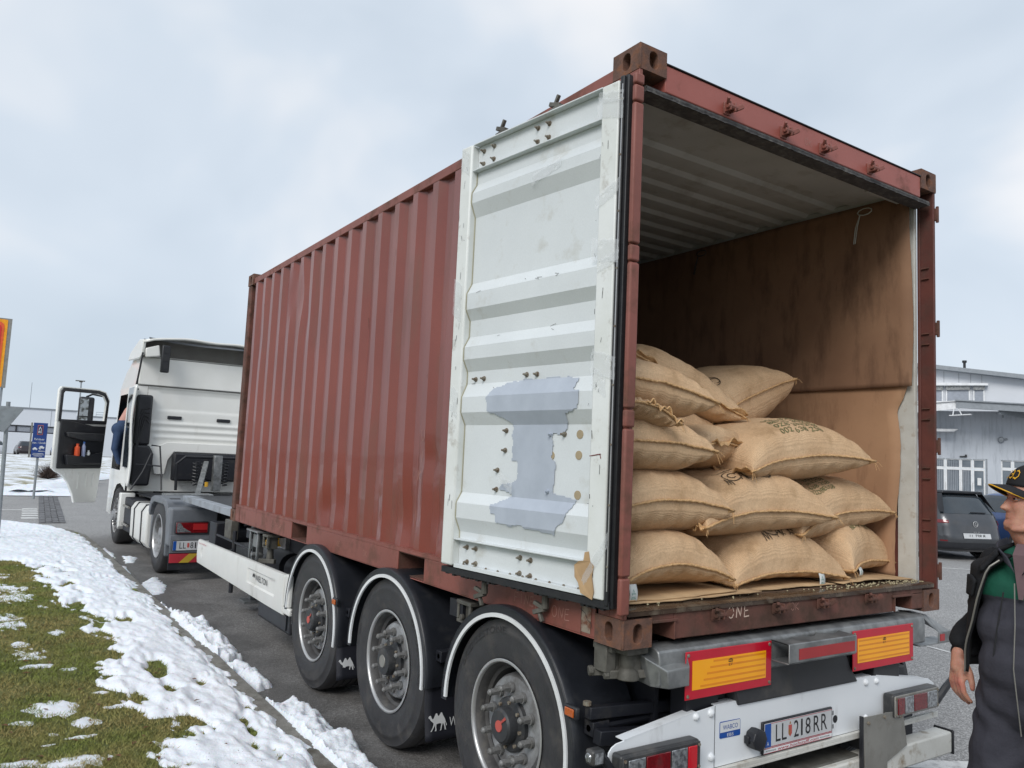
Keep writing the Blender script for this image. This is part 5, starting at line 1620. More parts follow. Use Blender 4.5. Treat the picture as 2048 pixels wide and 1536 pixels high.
# hatched warning plates
def warn(x0, x1, z0, z1, mir):
    p = MB().box(x0, x1, -.027, -.0225, z0, z1).build('warning_plate', M_redrefl, TR, bevel=.002)
    mY = MATS.get('amber_reflective') or mat('amber_reflective', srgb(255, 176, 10), .35, col2=srgb(252, 166, 8), nscale=5, coat=.4)
    mY2 = MATS.get('amber_reflective_dark') or mat('amber_reflective_dark', srgb(236, 142, 4), .35, coat=.4)
    a0, a1, b0, b1 = x0 + .040, x1 - .041, z0 + .038, z1 - .040
    MB().box(a0, a1, -.0285, -.0275, b0, b1).build('amber_panel', mY, p)
    for k in range(5):
        zz = b0 + (b1 - b0) * (k + .5) / 5
        s0 = a0 + .05 + .02 * k if not mir else a0 + .01
        MB().box(s0, a1 - .004, -.0290, -.0286, zz - .004, zz + .005).build('amber_stripe', mY2, p)
    for (a, b) in ((x0 + .015, z0 + .015), (x1 - .015, z0 + .015), (x0 + .015, z1 - .015), (x1 - .015, z1 - .015)):
        MB().lathe([(.008, 0), (.0075, .003), (.004, .005), (0, .0052)], (a, -.027, b), (0, -1, 0), 12).build('rivet', M_bolt, p)
    cx_ = (a0 + a1) / 2
    mk = MB()
    strokes(mk, [arc(cx_, b1 - .022, .013, .010, 0, 180), [(cx_ - .014, b1 - .024), (cx_ + .014, b1 - .024)], [(cx_ - .004, b1 - .018), (cx_ + .006, b1 - .018)]], .004, lambda u, v: (u, -.0293, v))
    text_on(mk, 'E7', cx_ - .012, cx_ + .012, b1 - .042, b1 - .031, lambda u, v: (u, -.0293, v))
    mk.build('approval_mark', M_blackp, p, smooth=False)
warn(.338, .903, .787, .987, False)
warn(1.548, 2.113, .775, .975, True)
# ladder step box in the middle with a red reflector strip
bx0, bx1, bt, bb, by0, by1 = .905, 1.43, .991, .902, -.118, -.020
mb = MB()
def top_edge(a):   # scalloped rear edge of the top plate
    return by1 - .0 - .035 * abs(math.sin(a * math.pi * 3)) ** 1.5
N_ = 36
v0 = [(bx0 + (bx1 - bx0) * i / N_, top_edge(i / N_), bt) for i in range(N_ + 1)]
v1 = [(bx0 + (bx1 - bx0) * i / N_, by0, bt - .004) for i in range(N_ + 1)]
v2 = [(a, b, c - .006) for a, b, c in v0]; v3 = [(a, b, c - .006) for a, b, c in v1]
n1_ = N_ + 1
mb.add(v0 + v1 + v3 + v2, [(i, i + 1, n1_ + i + 1, n1_ + i) for i in range(N_)] + [(n1_ + i, n1_ + i + 1, 2 * n1_ + i + 1, 2 * n1_ + i) for i in range(N_)] + [(2 * n1_ + i, 2 * n1_ + i + 1, 3 * n1_ + i + 1, 3 * n1_ + i) for i in range(N_)] + [(3 * n1_ + i, 3 * n1_ + i + 1, i + 1, i) for i in range(N_)])
mb.box(bx0, bx1, by0 - .006, by0, bb, bt - .004)
mb.box(bx0, bx1, by0, by1, bb - .006, bb)
mb.box(bx1 - .006, bx1, by0, by1, bb, bt - .012)
mb.build('step_box', M_galv, TR, bevel=.004)
MB().box(bx0 + .07, bx1 - .02, by0 - .0085, by0 - .0065, bb + .012, bt - .028).build('red_reflector_strip', M_redrefl2, TR)
# dark rear bulkhead with a deep pressed plate
M_bulk = mat('dark_grey_bulkhead', (.035, .036, .040), .55, col2=(.028, .029, .033), nscale=4, dirt=(.08, .075, .07), dscale=5)
MB().box(.60, 1.66, .06, .075, .60, .895).build('rear_bulkhead', M_bulk, TR, bevel=.01)
MB().prism([(.70, .715), (1.62, .715), (1.55, .80), (1.50, .895), (.62, .895)], 'y', -.012, .055).build('bulkhead_plate', M_bulk, TR, bevel=.008)
MB().box(.40, .60, .02, .12, .66, .86).build('beam_bracket', M_chassis, TR, bevel=.004)
MB().box(1.78, 2.02, .0, .12, .66, .86).build('beam_bracket', M_bulk, TR, bevel=.004)
MB().box(.16, .5, .3, .5, .55, .72).build('valve_block', M_chassis, TR, bevel=.01)
for k in range(6):
    c = (.22 + .05 * k, .26, .66 + .012 * (k % 2)); MB().cyl(c, (c[0], c[1], c[2] + .03), .01, n=8).build('valve_fitting', M_castgrey, TR)
MB().tube([(1.98, .06, .80), (2.05, .03, .74), (2.12, .04, .73), (2.16, .08, .78), (2.13, .12, .84)], .010, 8).build('cable_loop', M_black, TR)
# white panel
PNL = [(-.05, .50), (-.062, .60), (-.058, .632), (-.042, .650), (-.018, .661), (.43, .722), (.553, .733), (1.748, .726), (1.80, .722), (2.31, .650), (2.37, .62), (2.37, .50), (1.93, .47), (.506, .47), (-.04, .49)]
pw = MB().prism(PNL, 'y', -.002, .004).build('rear_panel', M_panelw, TR, bevel=.0015)
MB().beam((.02, .022, .6685), (.43, .022, .7235), .05, .004, upv=(0, 0, 1)).build('panel_flange', M_panelw, pw)
MB().beam((.553, .022, .735), (1.748, .022, .728), .05, .004).beam((1.80, .022, .724), (2.27, .022, .655), .05, .004).build('panel_flange', M_panelw, pw)
MB().box(-.04, 2.37, -.024, -.0025, .452, .470).box(-.04, 2.37, -.024, -.020, .44, .452).build('panel_lower_flange', M_bumperw, pw, bevel=.003)
MB().box(.5525, .5545, -.0035, -.002, .47, .733).build('panel_seam', M_bulk, pw)
for (a, b, r) in ((.434, .703, .017), (.528, .706, .019), (.532, .519, .019), (1.699, .700, .018), (1.796, .696, .016), (1.70, .52, .018)):
    MB().lathe([(r, 0), (r, .003), (r * .8, .009), (r * .45, .013), (0, .0145)], (a, -.002, b), (0, -1, 0), 18).build('button_bolt', M_panelw, pw)
# blue sticker
st = MB().prism([(.585, .592), (.590, .587), (.717, .585), (.722, .590), (.722, .652), (.717, .657), (.590, .659), (.585, .654)], 'y', -.0035, -.0022).build('sticker', M_blue, pw, smooth=False)
MB().box(.588, .719, -.0042, -.0036, .612, .655).build('sticker_field', M_whitep, st, smooth=False)
yp = lambda u, v: (u, -.0048, v)
text_on(MB(), 'WABCO', .605, .703, .622, .642, yp).build('sticker_lettering', M_blue, st, smooth=False)
text_on(MB(), 'EBS', .633, .675, .591, .605, yp).build('sticker_lettering', M_whitep, st, smooth=False)
# socket cap
cp = MB().lathe([(.046, 0), (.050, .02), (.048, .05), (.030, .055), (0, .056)], (.80, -.003, .562), (0, -1, 0), 8).build('socket_cap', M_black, TR, sharp=20, bevel=.003)
MB().box(.745, .765, -.03, -.004, .545, .58).build('cap_hinge', M_black, cp, bevel=.004)
# number plate
npf = MB().box(.862, 1.394, -.016, -.0025, .475, .621).build('number_plate', M_black, TR, bevel=.005)
MB().box(.872, 1.384, -.0185, -.0165, .505, .613).build('plate_field', M_platew, npf, bevel=.0015)
MB().box(.874, .918, -.0192, -.0186, .507, .611).build('plate_blue_band', M_blue, npf)
text_on(MB(), 'A', .888, .902, .514, .532, lambda u, v: (u, -.0196, v)).build('plate_country_letter', M_whitep, npf, smooth=False)
for k in range(12):
    a = k * math.pi / 6
    pass
MB().box(.919, 1.384, -.0192, -.0186, .6095, .6115).box(.919, 1.384, -.0192, -.0186, .5065, .5085).build('plate_red_line', M_redp, npf)
ypl = lambda u, v: (u, -.0194, v)
for s_, a, b in (('L', .952, .987), ('L', .997, 1.032), ('2', 1.086, 1.122), ('1', 1.139, 1.152), ('8', 1.174, 1.213), ('R', 1.238, 1.285), ('R', 1.298, 1.345)):
    text_on(MB(), s_, a, b, .524, .600, ypl).build('plate_character', M_blackp, npf, smooth=False)
MB().prism([(1.045, .585), (1.070, .585), (1.070, .545), (1.0575, .532), (1.045, .545)], 'y', -.0196, -.0188).build('plate_crest', M_hubred, npf)
MB().prism([(1.045, .565), (1.056, .565), (1.056, .540), (1.045, .547)], 'y', -.0200, -.0197).prism([(1.052, .590), (1.063, .590), (1.0575, .602)], 'y', -.0200, -.0188).build('plate_crest', mat('crest_gold', srgb(150, 110, 50), .5), npf)
MB().box(.870, 1.386, -.0175, -.0162, .479, .5035).build('frame_band', M_whitep, npf)
MB().box(.870, 1.386, -.0180, -.0176, .4995, .5025).box(.870, 1.386, -.0180, -.0176, .4795, .4815).build('frame_line', M_redp, npf)
text_on(MB(), 'www.hochstaffl.com', .965, 1.275, .4835, .4985, lambda u, v: (u + (v - .48) * .3, -.0184, v)).build('frame_lettering', M_redp, npf, smooth=False)
text_on(MB(), 'NUTZFAHRZEUGE', .885, .955, .486, .493, lambda u, v: (u, -.0184, v)).build('frame_lettering', M_blackp, npf, smooth=False)
text_on(MB(), 'HOCHSTAFFL', 1.29, 1.37, .486, .493, lambda u, v: (u, -.0184, v)).build('frame_lettering', M_blackp, npf, smooth=False)
MB().lathe([(.019, 0), (.019, .001), (0, .0011)], (1.436, -.0022, .553), (0, -1, 0), 10).box(1.41, 1.413, -.0035, -.0022, .575, .595).box(1.419, 1.422, -.0035, -.0022, .575, .595).box(1.41, 1.413, -.0035, -.0022, .51, .53).box(1.419, 1.422, -.0035, -.0022, .51, .53).build('panel_hole', M_gasket, pw)
# rear lights
def tail(x0, x1, z0, z1, mir, yb, yf):
    tl = MB().box(x0, x1, yf, yb, z0, z1).build('rear_light', M_lampgrey, TR, bevel=.014, seg=3)
    W = x1 - x0
    MB().box(x0 + .006, x1 - .006, yf - .006, yf + .001, z0 + .006, z1 - .006).build('lamp_bezel', M_greysteel if mir else M_lampgrey, tl, bevel=.006)
    segs = [(.07, .27, M_clearlens), (.285, .58, M_redlens), (.60, .80, M_clearlens), (.815, .93, M_redlit)]
    if mir:
        segs = [(.06, .20, M_redlens), (.215, .40, M_clearlens), (.415, .70, M_redlens), (.715, .93, M_clearlens)]
    for a, b, m in segs:
        MB().box(x0 + W * a, x0 + W * b, yf - .0125, yf - .0065, z0 + .018, z1 - .018).build('lens', m, tl, bevel=.002)
    for a in (.035, .965):
        for z in (z0 + .02, z1 - .02):
            MB().cyl((x0 + W * a, yf - .010, z), (x0 + W * a, yf - .006, z), .007, n=10).build('screw', M_bolt, tl)
tail(-.05, .395, .512, .638, False, -.004, -.067)
tail(1.85, 2.29, .512, .632, True, -.004, -.067)
# rubber arm markers
def armm(x, s, z):
    a = MB().tube([(x, -.05, z - .10), (x - s * .05, -.10, z - .06), (x - s * .12, -.12, z), (x - s * .15, -.12, z + .02)], [.018, .020, .018, .016], 8).build('marker_arm', M_black, TR)
    MB().box(x - s * .15 - .03, x - s * .15 + .03, -.15, -.10, z - .005, z + .05).build('marker_lamp', M_lampgrey, a, bevel=.008)
    MB().box(x - s * .15 - .022, x - s * .15 + .022, -.156, -.151, z + .004, z + .042).build('marker_lens', M_clearlens, a, bevel=.003)
a_ = MB().tube([(-.02, -.02, .55), (-.06, -.03, .56), (-.10, -.03, .62), (-.125, -.03, .645)], [.020, .020, .018, .018], 8).build('marker_arm', M_black, TR)
MB().box(-.185, -.12, -.055, -.005, .615, .675).build('marker_lamp', M_lampgrey, a_, bevel=.012)
MB().lathe([(.018, 0), (.014, .004), (0, .006)], (-.186, -.03, .645), (-1, 0, 0), 14).box(-.175, -.135, -.059, -.0555, .625, .665).build('marker_lens', M_clearlens, a_)
MB().tube([(2.34, -.03, .53), (2.40, -.05, .60), (2.445, -.06, .64), (2.50, -.06, .645)], [.020, .020, .018, .018], 8).build('marker_arm', M_black, TR)
# underrun bar and folded plates
MB().box(.02, 2.47, -.05, .05, .235, .352).build('underrun_bar', M_bumperw, TR, bevel=.010)
MB().box(2.4705, 2.484, -.058, .058, .228, .360).build('bar_end_cap', M_black, TR, bevel=.008)
for x in (.62, 1.70):
    MB().box(x, x + .08, .0, .10, .352, .46).build('bar_bracket', M_bulk, TR, bevel=.004)
MB().prism([(1.58, .558), (1.78, .552), (1.80, .150), (1.60, .150)], 'y', -.066, -.061).build('folded_plate', M_greysteel, TR, bevel=.0015)
MB().prism([(1.782, .552), (1.95, .540), (1.99, .358), (1.79, .30)], 'y', -.060, -.056).build('folded_plate', M_greysteel, TR, bevel=.0015)
MB().box(1.568, 1.578, -.068, -.050, .14, .562).build('plate_edge', M_black, TR)
for (a, b) in ((1.62, .525), (1.765, .535), (1.91, .52)):
    MB().cyl((a, -.074, b), (a, -.061, b), .009, n=8).build('plate_screw', M_bolt, TR)
MB().box(1.15, 1.62, -.02, .3, .30, .36).build('bar_mount', M_castgrey, TR, bevel=.01)
MB().box(.35, .8, .1, .4, .3, .42).build('bar_mount', M_chassis, TR, bevel=.01)
# ================================================================== tractor unit
TK = thing('truck', 'white high roofed truck tractor with its driver door wide open, coupled to the trailer', 'truck', (-.065, 9.52, 0), rz=R(1.1))
# local frame: x=0 left wheel face, y=0 rear axle, front axle y=3.6
def tb_(mb, name, m, par=TK, **k):
    return mb.build(name, m, par, local=True, **k)
W2 = 2.5
# tractor wheels
def twheel(x, y, s, r, name, front):
    ax = Vector((-s, 0, 0)); o = Vector((x, y, r)); rimr = .292
    w = MB().lathe([(rimr, -.012), (rimr + .03, 0), (rimr + .1, .014), (r * .95, -.004), (r * .975, -.012), (r, -.04), (r, -.27), (r * .96, -.30), (rimr, -.30)], o, ax, 56)
    w = tb_(w, name, M_tyre, sharp=50)
    e_ = MB().lathe([(rimr, -.010), (rimr + .012, 0), (rimr + .004, .006), (rimr - .006, -.012)], o, ax, 48)
    tb_(e_, 'rim_edge', M_rimbrite, w)
    if front:
        tb_(MB().lathe([(rimr - .006, -.012), (rimr - .03, -.04), (rimr - .035, -.10), (.20, -.015), (.12, .0), (.11, .03), (.09, .035), (.085, .06), (0, .065)], o, ax, 48), 'rim', M_rim, w, sharp=30)
        for k in range(10):
            t = 2 * math.pi * (k + .5) / 10
            c = o + Vector((0, math.cos(t), math.sin(t))) * .225 + ax * -.02
            tb_(MB().lathe([(0, .004), (.02, .003), (.022, 0)], c, ax, 10), 'hand_hole', M_gasket, w)
            c = o + Vector((0, math.cos(t), math.sin(t))) * .155 + ax * .0
            tb_(MB().cyl(c - ax * .01, c + ax * .03, .015, n=8), 'wheel_nut', M_nut, w)
    else:
        tb_(MB().lathe([(rimr - .006, -.012), (rimr - .02, -.05), (rimr - .03, -.15), (rimr - .045, -.16), (.15, -.13), (.13, -.10), (.12, -.03), (0, -.02)], o, ax, 48), 'rim', M_rim, w, sharp=30)
    return w
for x, s in ((.0, 1), (W2, -1)):
    twheel(x, 0, s, .50, 'wheel', False)
    twheel(x + s * .005, 3.6, s, .49, 'wheel', True)
for x in (.78, 1.60):
    tb_(MB().box(x, x + .1, -.85, 4.6, .62, .90), 'frame_rail', M_chassis, bevel=.004)
tb_(MB().box(.55, 1.95, -.4, .35, .98, 1.04), 'fifth_wheel', M_chassis, bevel=.02)
tb_(MB().cyl((.1, 0, .5), (2.4, 0, .5), .12, n=14).cyl((.2, 3.6, .46), (2.3, 3.6, .46), .07, n=12), 'axle', M_chassis)
# rear wheel covers: grey plastic with flat top
def rcover(x0, x1):
    pts = []
    for k in range(0, 13):
        t = R(168 - k * 6.2)
        pts.append((math.cos(t) * -.60 * -1 * -1, .5 + .58 * math.sin(t)))
    outer = [(.60, .80), (.56, .92), (.46, 1.01), (.30, 1.045), (-.38, 1.045), (-.50, 1.02), (-.60, .94), (-.66, .80), (-.68, .56), (-.68, .30)]
    inner = [(-.64, .30), (-.63, .56), (-.60, .76), (-.54, .87), (-.45, .93), (-.36, .955), (.28, .955), (.42, .91), (.50, .82), (.53, .74)]
    return MB().prism(outer + inner, 'x', x0, x1)
tb_(rcover(-.035, .58), 'wheel_cover', M_greyplastic, bevel=.02, seg=3)
tb_(rcover(1.92, W2 + .035), 'wheel_cover', M_greyplastic, bevel=.02, seg=3)
tb_(MB().box(-.04, .56, -.90, -.681, .45, .95), 'lamp_carrier', M_greyplastic, bevel=.03, seg=3)
tb_(MB().box(.0, .13, -.62, -.55, 1.046, 1.056), 'cover_clip', M_black, bevel=.004)
def tlamp(x0, x1):
    l = tb_(MB().box(x0, x1, -.945, -.90, .62, .775), 'rear_light', M_black, bevel=.012)
    tb_(MB().box(x0 + .01, x1 - .01, -.955, -.9455, .63, .765), 'red_lens', M_redlens, l, bevel=.006)
    tb_(MB().prism([(x0 + .02, .64), (x0 + .20, .64), (x0 + .10, .70), (x0 + .06, .76), (x0 + .02, .76)], 'y', -.959, -.9555), 'clear_lens', M_clearlens, l)
    tb_(MB().box(x0 + .22, x1 - .02, -.959, -.9555, .67, .75), 'bright_lens', M_redrefl2, l)
tlamp(.02, .44)
tb_(MB().box(-.03, .56, -.915, -.90, .15, .45), 'mud_flap', M_black, bevel=.01)
tb_(MB().box(-.03, .50, -.93, -.916, .37, .60), 'plate_carrier', M_greyplastic, bevel=.01)
npt = tb_(MB().box(.0, .50, -.944, -.931, .40, .535), 'number_plate', M_black, bevel=.004)
tb_(MB().box(.008, .492, -.947, -.9445, .407, .528), 'plate_field', M_platew, npt)
tb_(MB().box(.010, .05, -.9485, -.9475, .409, .526), 'plate_blue_band', M_blue, npt)
for s_, a, b in (('L', .09, .125), ('L', .135, .17), ('8', .225, .262), ('1', .282, .297), ('3', .32, .36), ('H', .38, .415), ('F', .43, .46)):
    tb_(text_on(MB(), s_, a, b, .43, .508, lambda u, v: (u, -.9482, v)), 'plate_character', M_blackp, npt, smooth=False)
tb_(MB().prism([(.185, .50), (.212, .50), (.212, .45), (.198, .435), (.185, .45)], 'y', -.9490, -.9475), 'plate_crest', M_hubred, npt)
wp = tb_(MB().box(-.02, .50, -.932, -.917, .245, .36), 'stripe_plate', mat('dull_red_plate', srgb(176, 44, 56), .5), bevel=.002)
for x in (.10,):
    tb_(MB().prism([(x, .245), (x + .12, .245), (x + .24, .36), (x + .12, .36)], 'y', -.934, -.9325), 'yellow_stripe', mat('dull_yellow_stripe', srgb(190, 160, 50), .5), wp)
# yellow wheel chocks on the trailer front
for z in (.66, .74):
    tb_(MB().box(.62, .92, -2.9, -2.75, z, z + .07), 'wheel_chock', M_yellow, bevel=.01)
# fuel tank with straps, steps
tk = tb_(MB().prism([(.06, .22), (.0, .30), (-.01, .74), (.05, .84), (.55, .84), (.58, .3), (.5, .22)], 'y', .82, 2.12), 'fuel_tank', M_whiteplastic, bevel=.03, seg=3)
for y in (1.15, 1.75):
    tb_(MB().prism([(.05, .21), (-.012, .295), (-.022, .745), (.045, .852), (.56, .852), (.56, .84), (.055, .838), (-.008, .735), (.002, .30), (.06, .22)], 'y', y, y + .05), 'tank_strap', M_black, tk)
tb_(MB().box(.05, .5, .70, .80, .25, .80), 'tank_end', M_greyplastic, bevel=.02)
tb_(MB().box(.02, .5, 2.15, 2.9, .3, .86), 'side_box', M_chassis, bevel=.02)
for z in (.42, .72):
    tb_(MB().cyl((-.01, 2.3, z), (-.01, 2.8, z), .02, n=8), 'step_rung', M_greysteel)
tb_(MB().prism([(2.93, .36), (3.02, .30), (3.08, .42), (3.10, .92), (2.93, .92)], 'x', -.05, .18), 'wheel_arch_rear', M_truckw, bevel=.015)
tb_(MB().box(.2, 2.3, -.2, 3.0, .905, .925), 'deck_plate', M_chassis, bevel=.004)

# ---- cab
CB0, CB1 = 3.05, 5.05
def cabx(z, y):
    """inset of the side wall"""
    t = max(0, z - 2.75)
    return .02 + .05 * max(0, (z - 1.2)) * .35 + .16 * t + .10 * max(0, y - 4.55) ** 1.5
side = [(CB0, .95), (CB0, 3.30), (CB0 + .25, 3.42), (4.0, 3.36), (4.5, 3.10), (4.72, 2.78), (4.93, 1.75), (5.02, 1.45), (5.05, .45), (4.35, .45), (4.28, .62), (4.12, .88), (3.9, 1.02), (3.55, 1.06), (3.2, 1.0)]
# left wall with door opening
def lerp_poly(sidepoly, xfun, n=1):
    return [(xfun(z, y), y, z) for y, z in sidepoly]
door_o = [(3.72, 1.28), (3.72, 2.66), (4.52, 2.66), (4.74, 1.75), (4.74, 1.28)]
xl = lambda z, y: cabx(z, y)
def wallquad(mb, pts, xf):
    mb.add([(xf(z, y), y, z) for y, z in pts], [tuple(range(len(pts)))])
for xf in (xl, lambda z, y: W2 - cabx(z, y)):
    mb = MB()
    left = xf is xl
    wallquad(mb, [(CB0, .95), (3.2, 1.0), (3.55, 1.06), (3.72, 1.04), (3.72, 1.28), (3.72, 2.66), (3.72, 2.78), (CB0, 2.78)], xf)
    wallquad(mb, [(3.72, 1.04), (3.9, 1.02), (4.12, .88), (4.28, .62), (4.35, .45), (5.05, .45), (5.02, 1.28), (3.72, 1.28)], xf)
    wallquad(mb, [(4.74, 1.28), (5.02, 1.28), (4.93, 1.75), (4.74, 1.75)], xf)
    wallquad(mb, [(4.74, 1.75), (4.93, 1.75), (4.70, 2.78), (4.52, 2.66)], xf)
    wallquad(mb, [(3.72, 2.66), (4.52, 2.66), (4.70, 2.78), (3.72, 2.78)], xf)
    wallquad(mb, [(CB0, 2.78), (3.72, 2.78), (4.70, 2.78), (4.5, 3.10), (4.0, 3.36), (CB0 + .25, 3.42), (CB0, 3.30)], xf)
    tb_(mb, 'cab_side', M_truckw, sharp=25)
# roof + front
topl = [(CB0, 3.30), (CB0 + .25, 3.42), (4.0, 3.36), (4.5, 3.10), (4.70, 2.78)]
mb = MB()
mb.add([(cabx(z, y), y, z) for y, z in topl] + [(W2 - cabx(z, y), y, z) for y, z in topl], [(i, i + 1, 6 + i, 5 + i) for i in range(4)])
tb_(mb, 'cab_roof', M_truckw, sharp=40)
mb = MB()
fr = [(4.93, 1.75), (5.02, 1.28), (5.05, .45)]
mb.add([(cabx(z, y), y, z) for y, z in fr] + [(W2 - cabx(z, y), y, z) for y, z in fr], [(i, i + 1, 4 + i, 3 + i) for i in range(2)])
tb_(mb, 'cab_front', M_truckw, sharp=40)
fr = [(4.70, 2.78), (4.93, 1.75)]
tb_(MB().add([(cabx(z, y), y, z) for y, z in fr] + [(W2 - cabx(z, y), y, z) for y, z in fr], [(0, 1, 3, 2)]), 'windscreen', M_glass)
tb_(MB().box(.12, W2 - .12, 3.08, 4.95, 1.20, 1.27), 'cab_floor', M_black)
tb_(MB().box(.9, 1.6, 3.1, 4.6, 1.28, 1.55).box(.95, 1.4, 3.6, 3.75, 1.55, 2.3), 'cab_interior', M_black, bevel=.03)
tb_(MB().box(.3, .75, 3.35, 3.5, 1.5, 2.35).box(.3, .75, 3.4, 3.85, 1.5, 1.65), 'driver_seat', M_black, bevel=.04)
# back wall: pressed white panels with shoulders
bw = MB()
def backfn(a, b):
    x = .25 + 2.05 * a; z = 1.70 + 1.08 * b
    d = 0
    # big pressed field
    if .43 < x < 1.45 + .65 and 2.36 < z < 2.72: 
        q = min(x - .43, 2.10 - x, z - 2.36, 2.72 - z); d += .012 * min(1, q * 25)
    for zc in (1.90, 2.02, 2.14):
        w_ = .42 + (zc - 1.9) * .3
        if x > .35 + (2.14 - zc) * .2:
            d -= .018 * math.exp(-((z - zc) / .03) ** 2)
    d += -.03 * math.exp(-((z - 2.78) / .03) ** 2)
    return (x, CB0 - .03 + d, z)
bw.grid(backfn, 60, 60)
tb_(bw, 'cab_back_wall', M_truckw, sharp=50)
tb_(MB().box(.06, .2495, CB0 - .012, CB0 + .02, .95, 2.78).box(2.3005, 2.44, CB0 - .012, CB0 + .02, .95, 2.78).box(.25, 2.3, CB0 - .005, CB0 + .02, .95, 1.699), 'cab_back_wall', M_truckw)
tb_(MB().box(.08, 2.42, CB0 - .045, CB0 - .0055, 2.80, 3.29), 'high_roof_back', M_truckw, bevel=.02, seg=3)
for x in (.60, 1.45):
    tb_(MB().box(x, x + .24, CB0 - .058, CB0 - .02, 2.225, 2.285), 'vent_grille', M_black, bevel=.012)
tb_(MB().prism([(.25, 1.70), (.30, 1.70), (.55, 1.78), (.62, 1.82), (1.9, 1.82), (2.0, 1.70), (2.3, 1.70), (2.3, 1.45), (2.1, 1.20), (2.0, 1.45), (1.9, 1.65), (.75, 1.65), (.66, 1.50), (.62, 1.25), (.45, 1.25), (.40, 1.45), (.25, 1.60)], 'y', CB0 - .09, CB0 - .035), 'back_skirt', M_truckw, bevel=.012)
# roof spoiler: shell open to the rear
mb = MB()
sp_ = [(2.72, 3.66), (3.1, 3.70), (3.5, 3.66), (3.9, 3.53), (4.2, 3.36)]
nX = 14
def sx(i, y): 
    ins = .05 + .08 * max(0, y - 3.1)
    return ins + (W2 - 2 * ins) * i / nX
for y, z in sp_:
    for i in range(nX + 1):
        c = abs(i / nX - .5) * 2
        mb.v.append((sx(i, y), y, z - .13 * c ** 5 - .01 * math.cos(c * 9)))
for j in range(len(sp_) - 1):
    for i in range(nX):
        q = j * (nX + 1) + i; mb.f.append((q, q + 1, q + nX + 2, q + nX + 1))
ob = tb_(mb, 'roof_spoiler', M_truckw, sharp=60)
s_ = ob.modifiers.new('t', 'SOLIDIFY'); s_.thickness = .04
for s in (0, 1):
    xx = lambda v: v if s == 0 else W2 - v
    tb_(MB().prism([(2.72, 3.56), (2.80, 3.30), (2.95, 3.26), (4.15, 3.30), (3.9, 3.44), (3.1, 3.60)], 'x', min(xx(.05), xx(.10)), max(xx(.05), xx(.10))), 'spoiler_side', M_truckw, bevel=.015)
tb_(MB().box(.12, W2 - .12, 3.10, 3.12, 3.30, 3.62), 'spoiler_shade_panel', mat('cavity_shade_grey', srgb(112, 110, 106), .8, nscale=2, col2=srgb(92, 90, 86)))  # shade of the hollow spoiler put into the colour of this grey panel
tb_(MB().grid(lambda a, b: (.15 + 2.2 * a, 2.78 + .04 * math.sin(a * 8), 3.59 - .045 * math.sin(a * math.pi) + .03 * b), 40, 2), 'spoiler_lip', M_greyplastic)
tb_(MB().prism([(.10, 3.42), (.32, 3.50), (.36, 3.30), (.12, 3.26)], 'y', 2.76, 2.84), 'spoiler_bracket', M_truckw, bevel=.02)
hn = tb_(MB().box(.36, .50, 2.70, 2.78, 3.02, 3.50), 'snorkel', M_black, bevel=.02)
for k in range(3): tb_(MB().box(.385, .475, 2.692, 2.7, 3.08 + k * .14, 3.18 + k * .14), 'snorkel_louvre', M_gasket, hn)
# side deflector: white blade edge with dark ribbed inner face
bl = MB()
def blade(a, b):
    z = 1.05 + 1.72 * b
    y0_ = 2.62 + .05 * math.sin(b * 3)
    x = -.03 + .05 * a ** 2 + .02 * math.sin(b * 7) * (1 - a)
    return (x + .02, y0_ + (3.08 - y0_) * a, z)
bl.grid(blade, 8, 24)
ob = tb_(bl, 'side_deflector', M_truckw); s_ = ob.modifiers.new('t', 'SOLIDIFY'); s_.thickness = .03; s_.offset = 0
ob2 = clone(ob, TK); ob2.scale.x = -1; ob2.location.x = W2
MBk = tb_(MB().box(-.012, .005, 2.80, 3.30, 1.35, 2.74), 'side_glass_fairing', M_glass, bevel=.01)
ain = tb_(MB().box(.07, .32, 2.86, 3.02, 1.75, 2.62).prism([(.07, 1.749), (.32, 1.749), (.40, 1.60), (.36, 1.05), (.07, 1.05)], 'y', 2.84, 3.0), 'air_intake', M_black, bevel=.04, seg=3)
for k in range(4):
    z = 2.42 - k * .02
    tb_(MB().tube([(.11 + .0 * k, 2.85, 1.35 + .1 * k), (.11 + .035 * k, 2.85, 2.20), (.16 + .02 * k, 2.85, 2.36 - .05 * k), (.28, 2.85, 2.40 - .09 * k)], .011, 6), 'intake_rib', M_gasket, ain)
for pts, r in (([(.05, 2.66, 3.33), (.02, 2.70, 2.95), (.0, 2.74, 2.72), (.05, 2.8, 2.7)], .016), ([(.33, 2.74, 1.75), (.46, 2.70, 1.74), (.50, 2.62, 1.3), (.5, 2.5, 1.0)], .014), ([(.02, 2.5, 1.0), (.20, 2.6, 1.3), (.33, 2.7, 1.62)], .013), ([(.1, 2.66, 1.42), (.5, 2.64, 1.40)], .012)):
    tb_(MB().tube([Vector(p) for p in pts], r, 8), 'cab_hose', M_black)
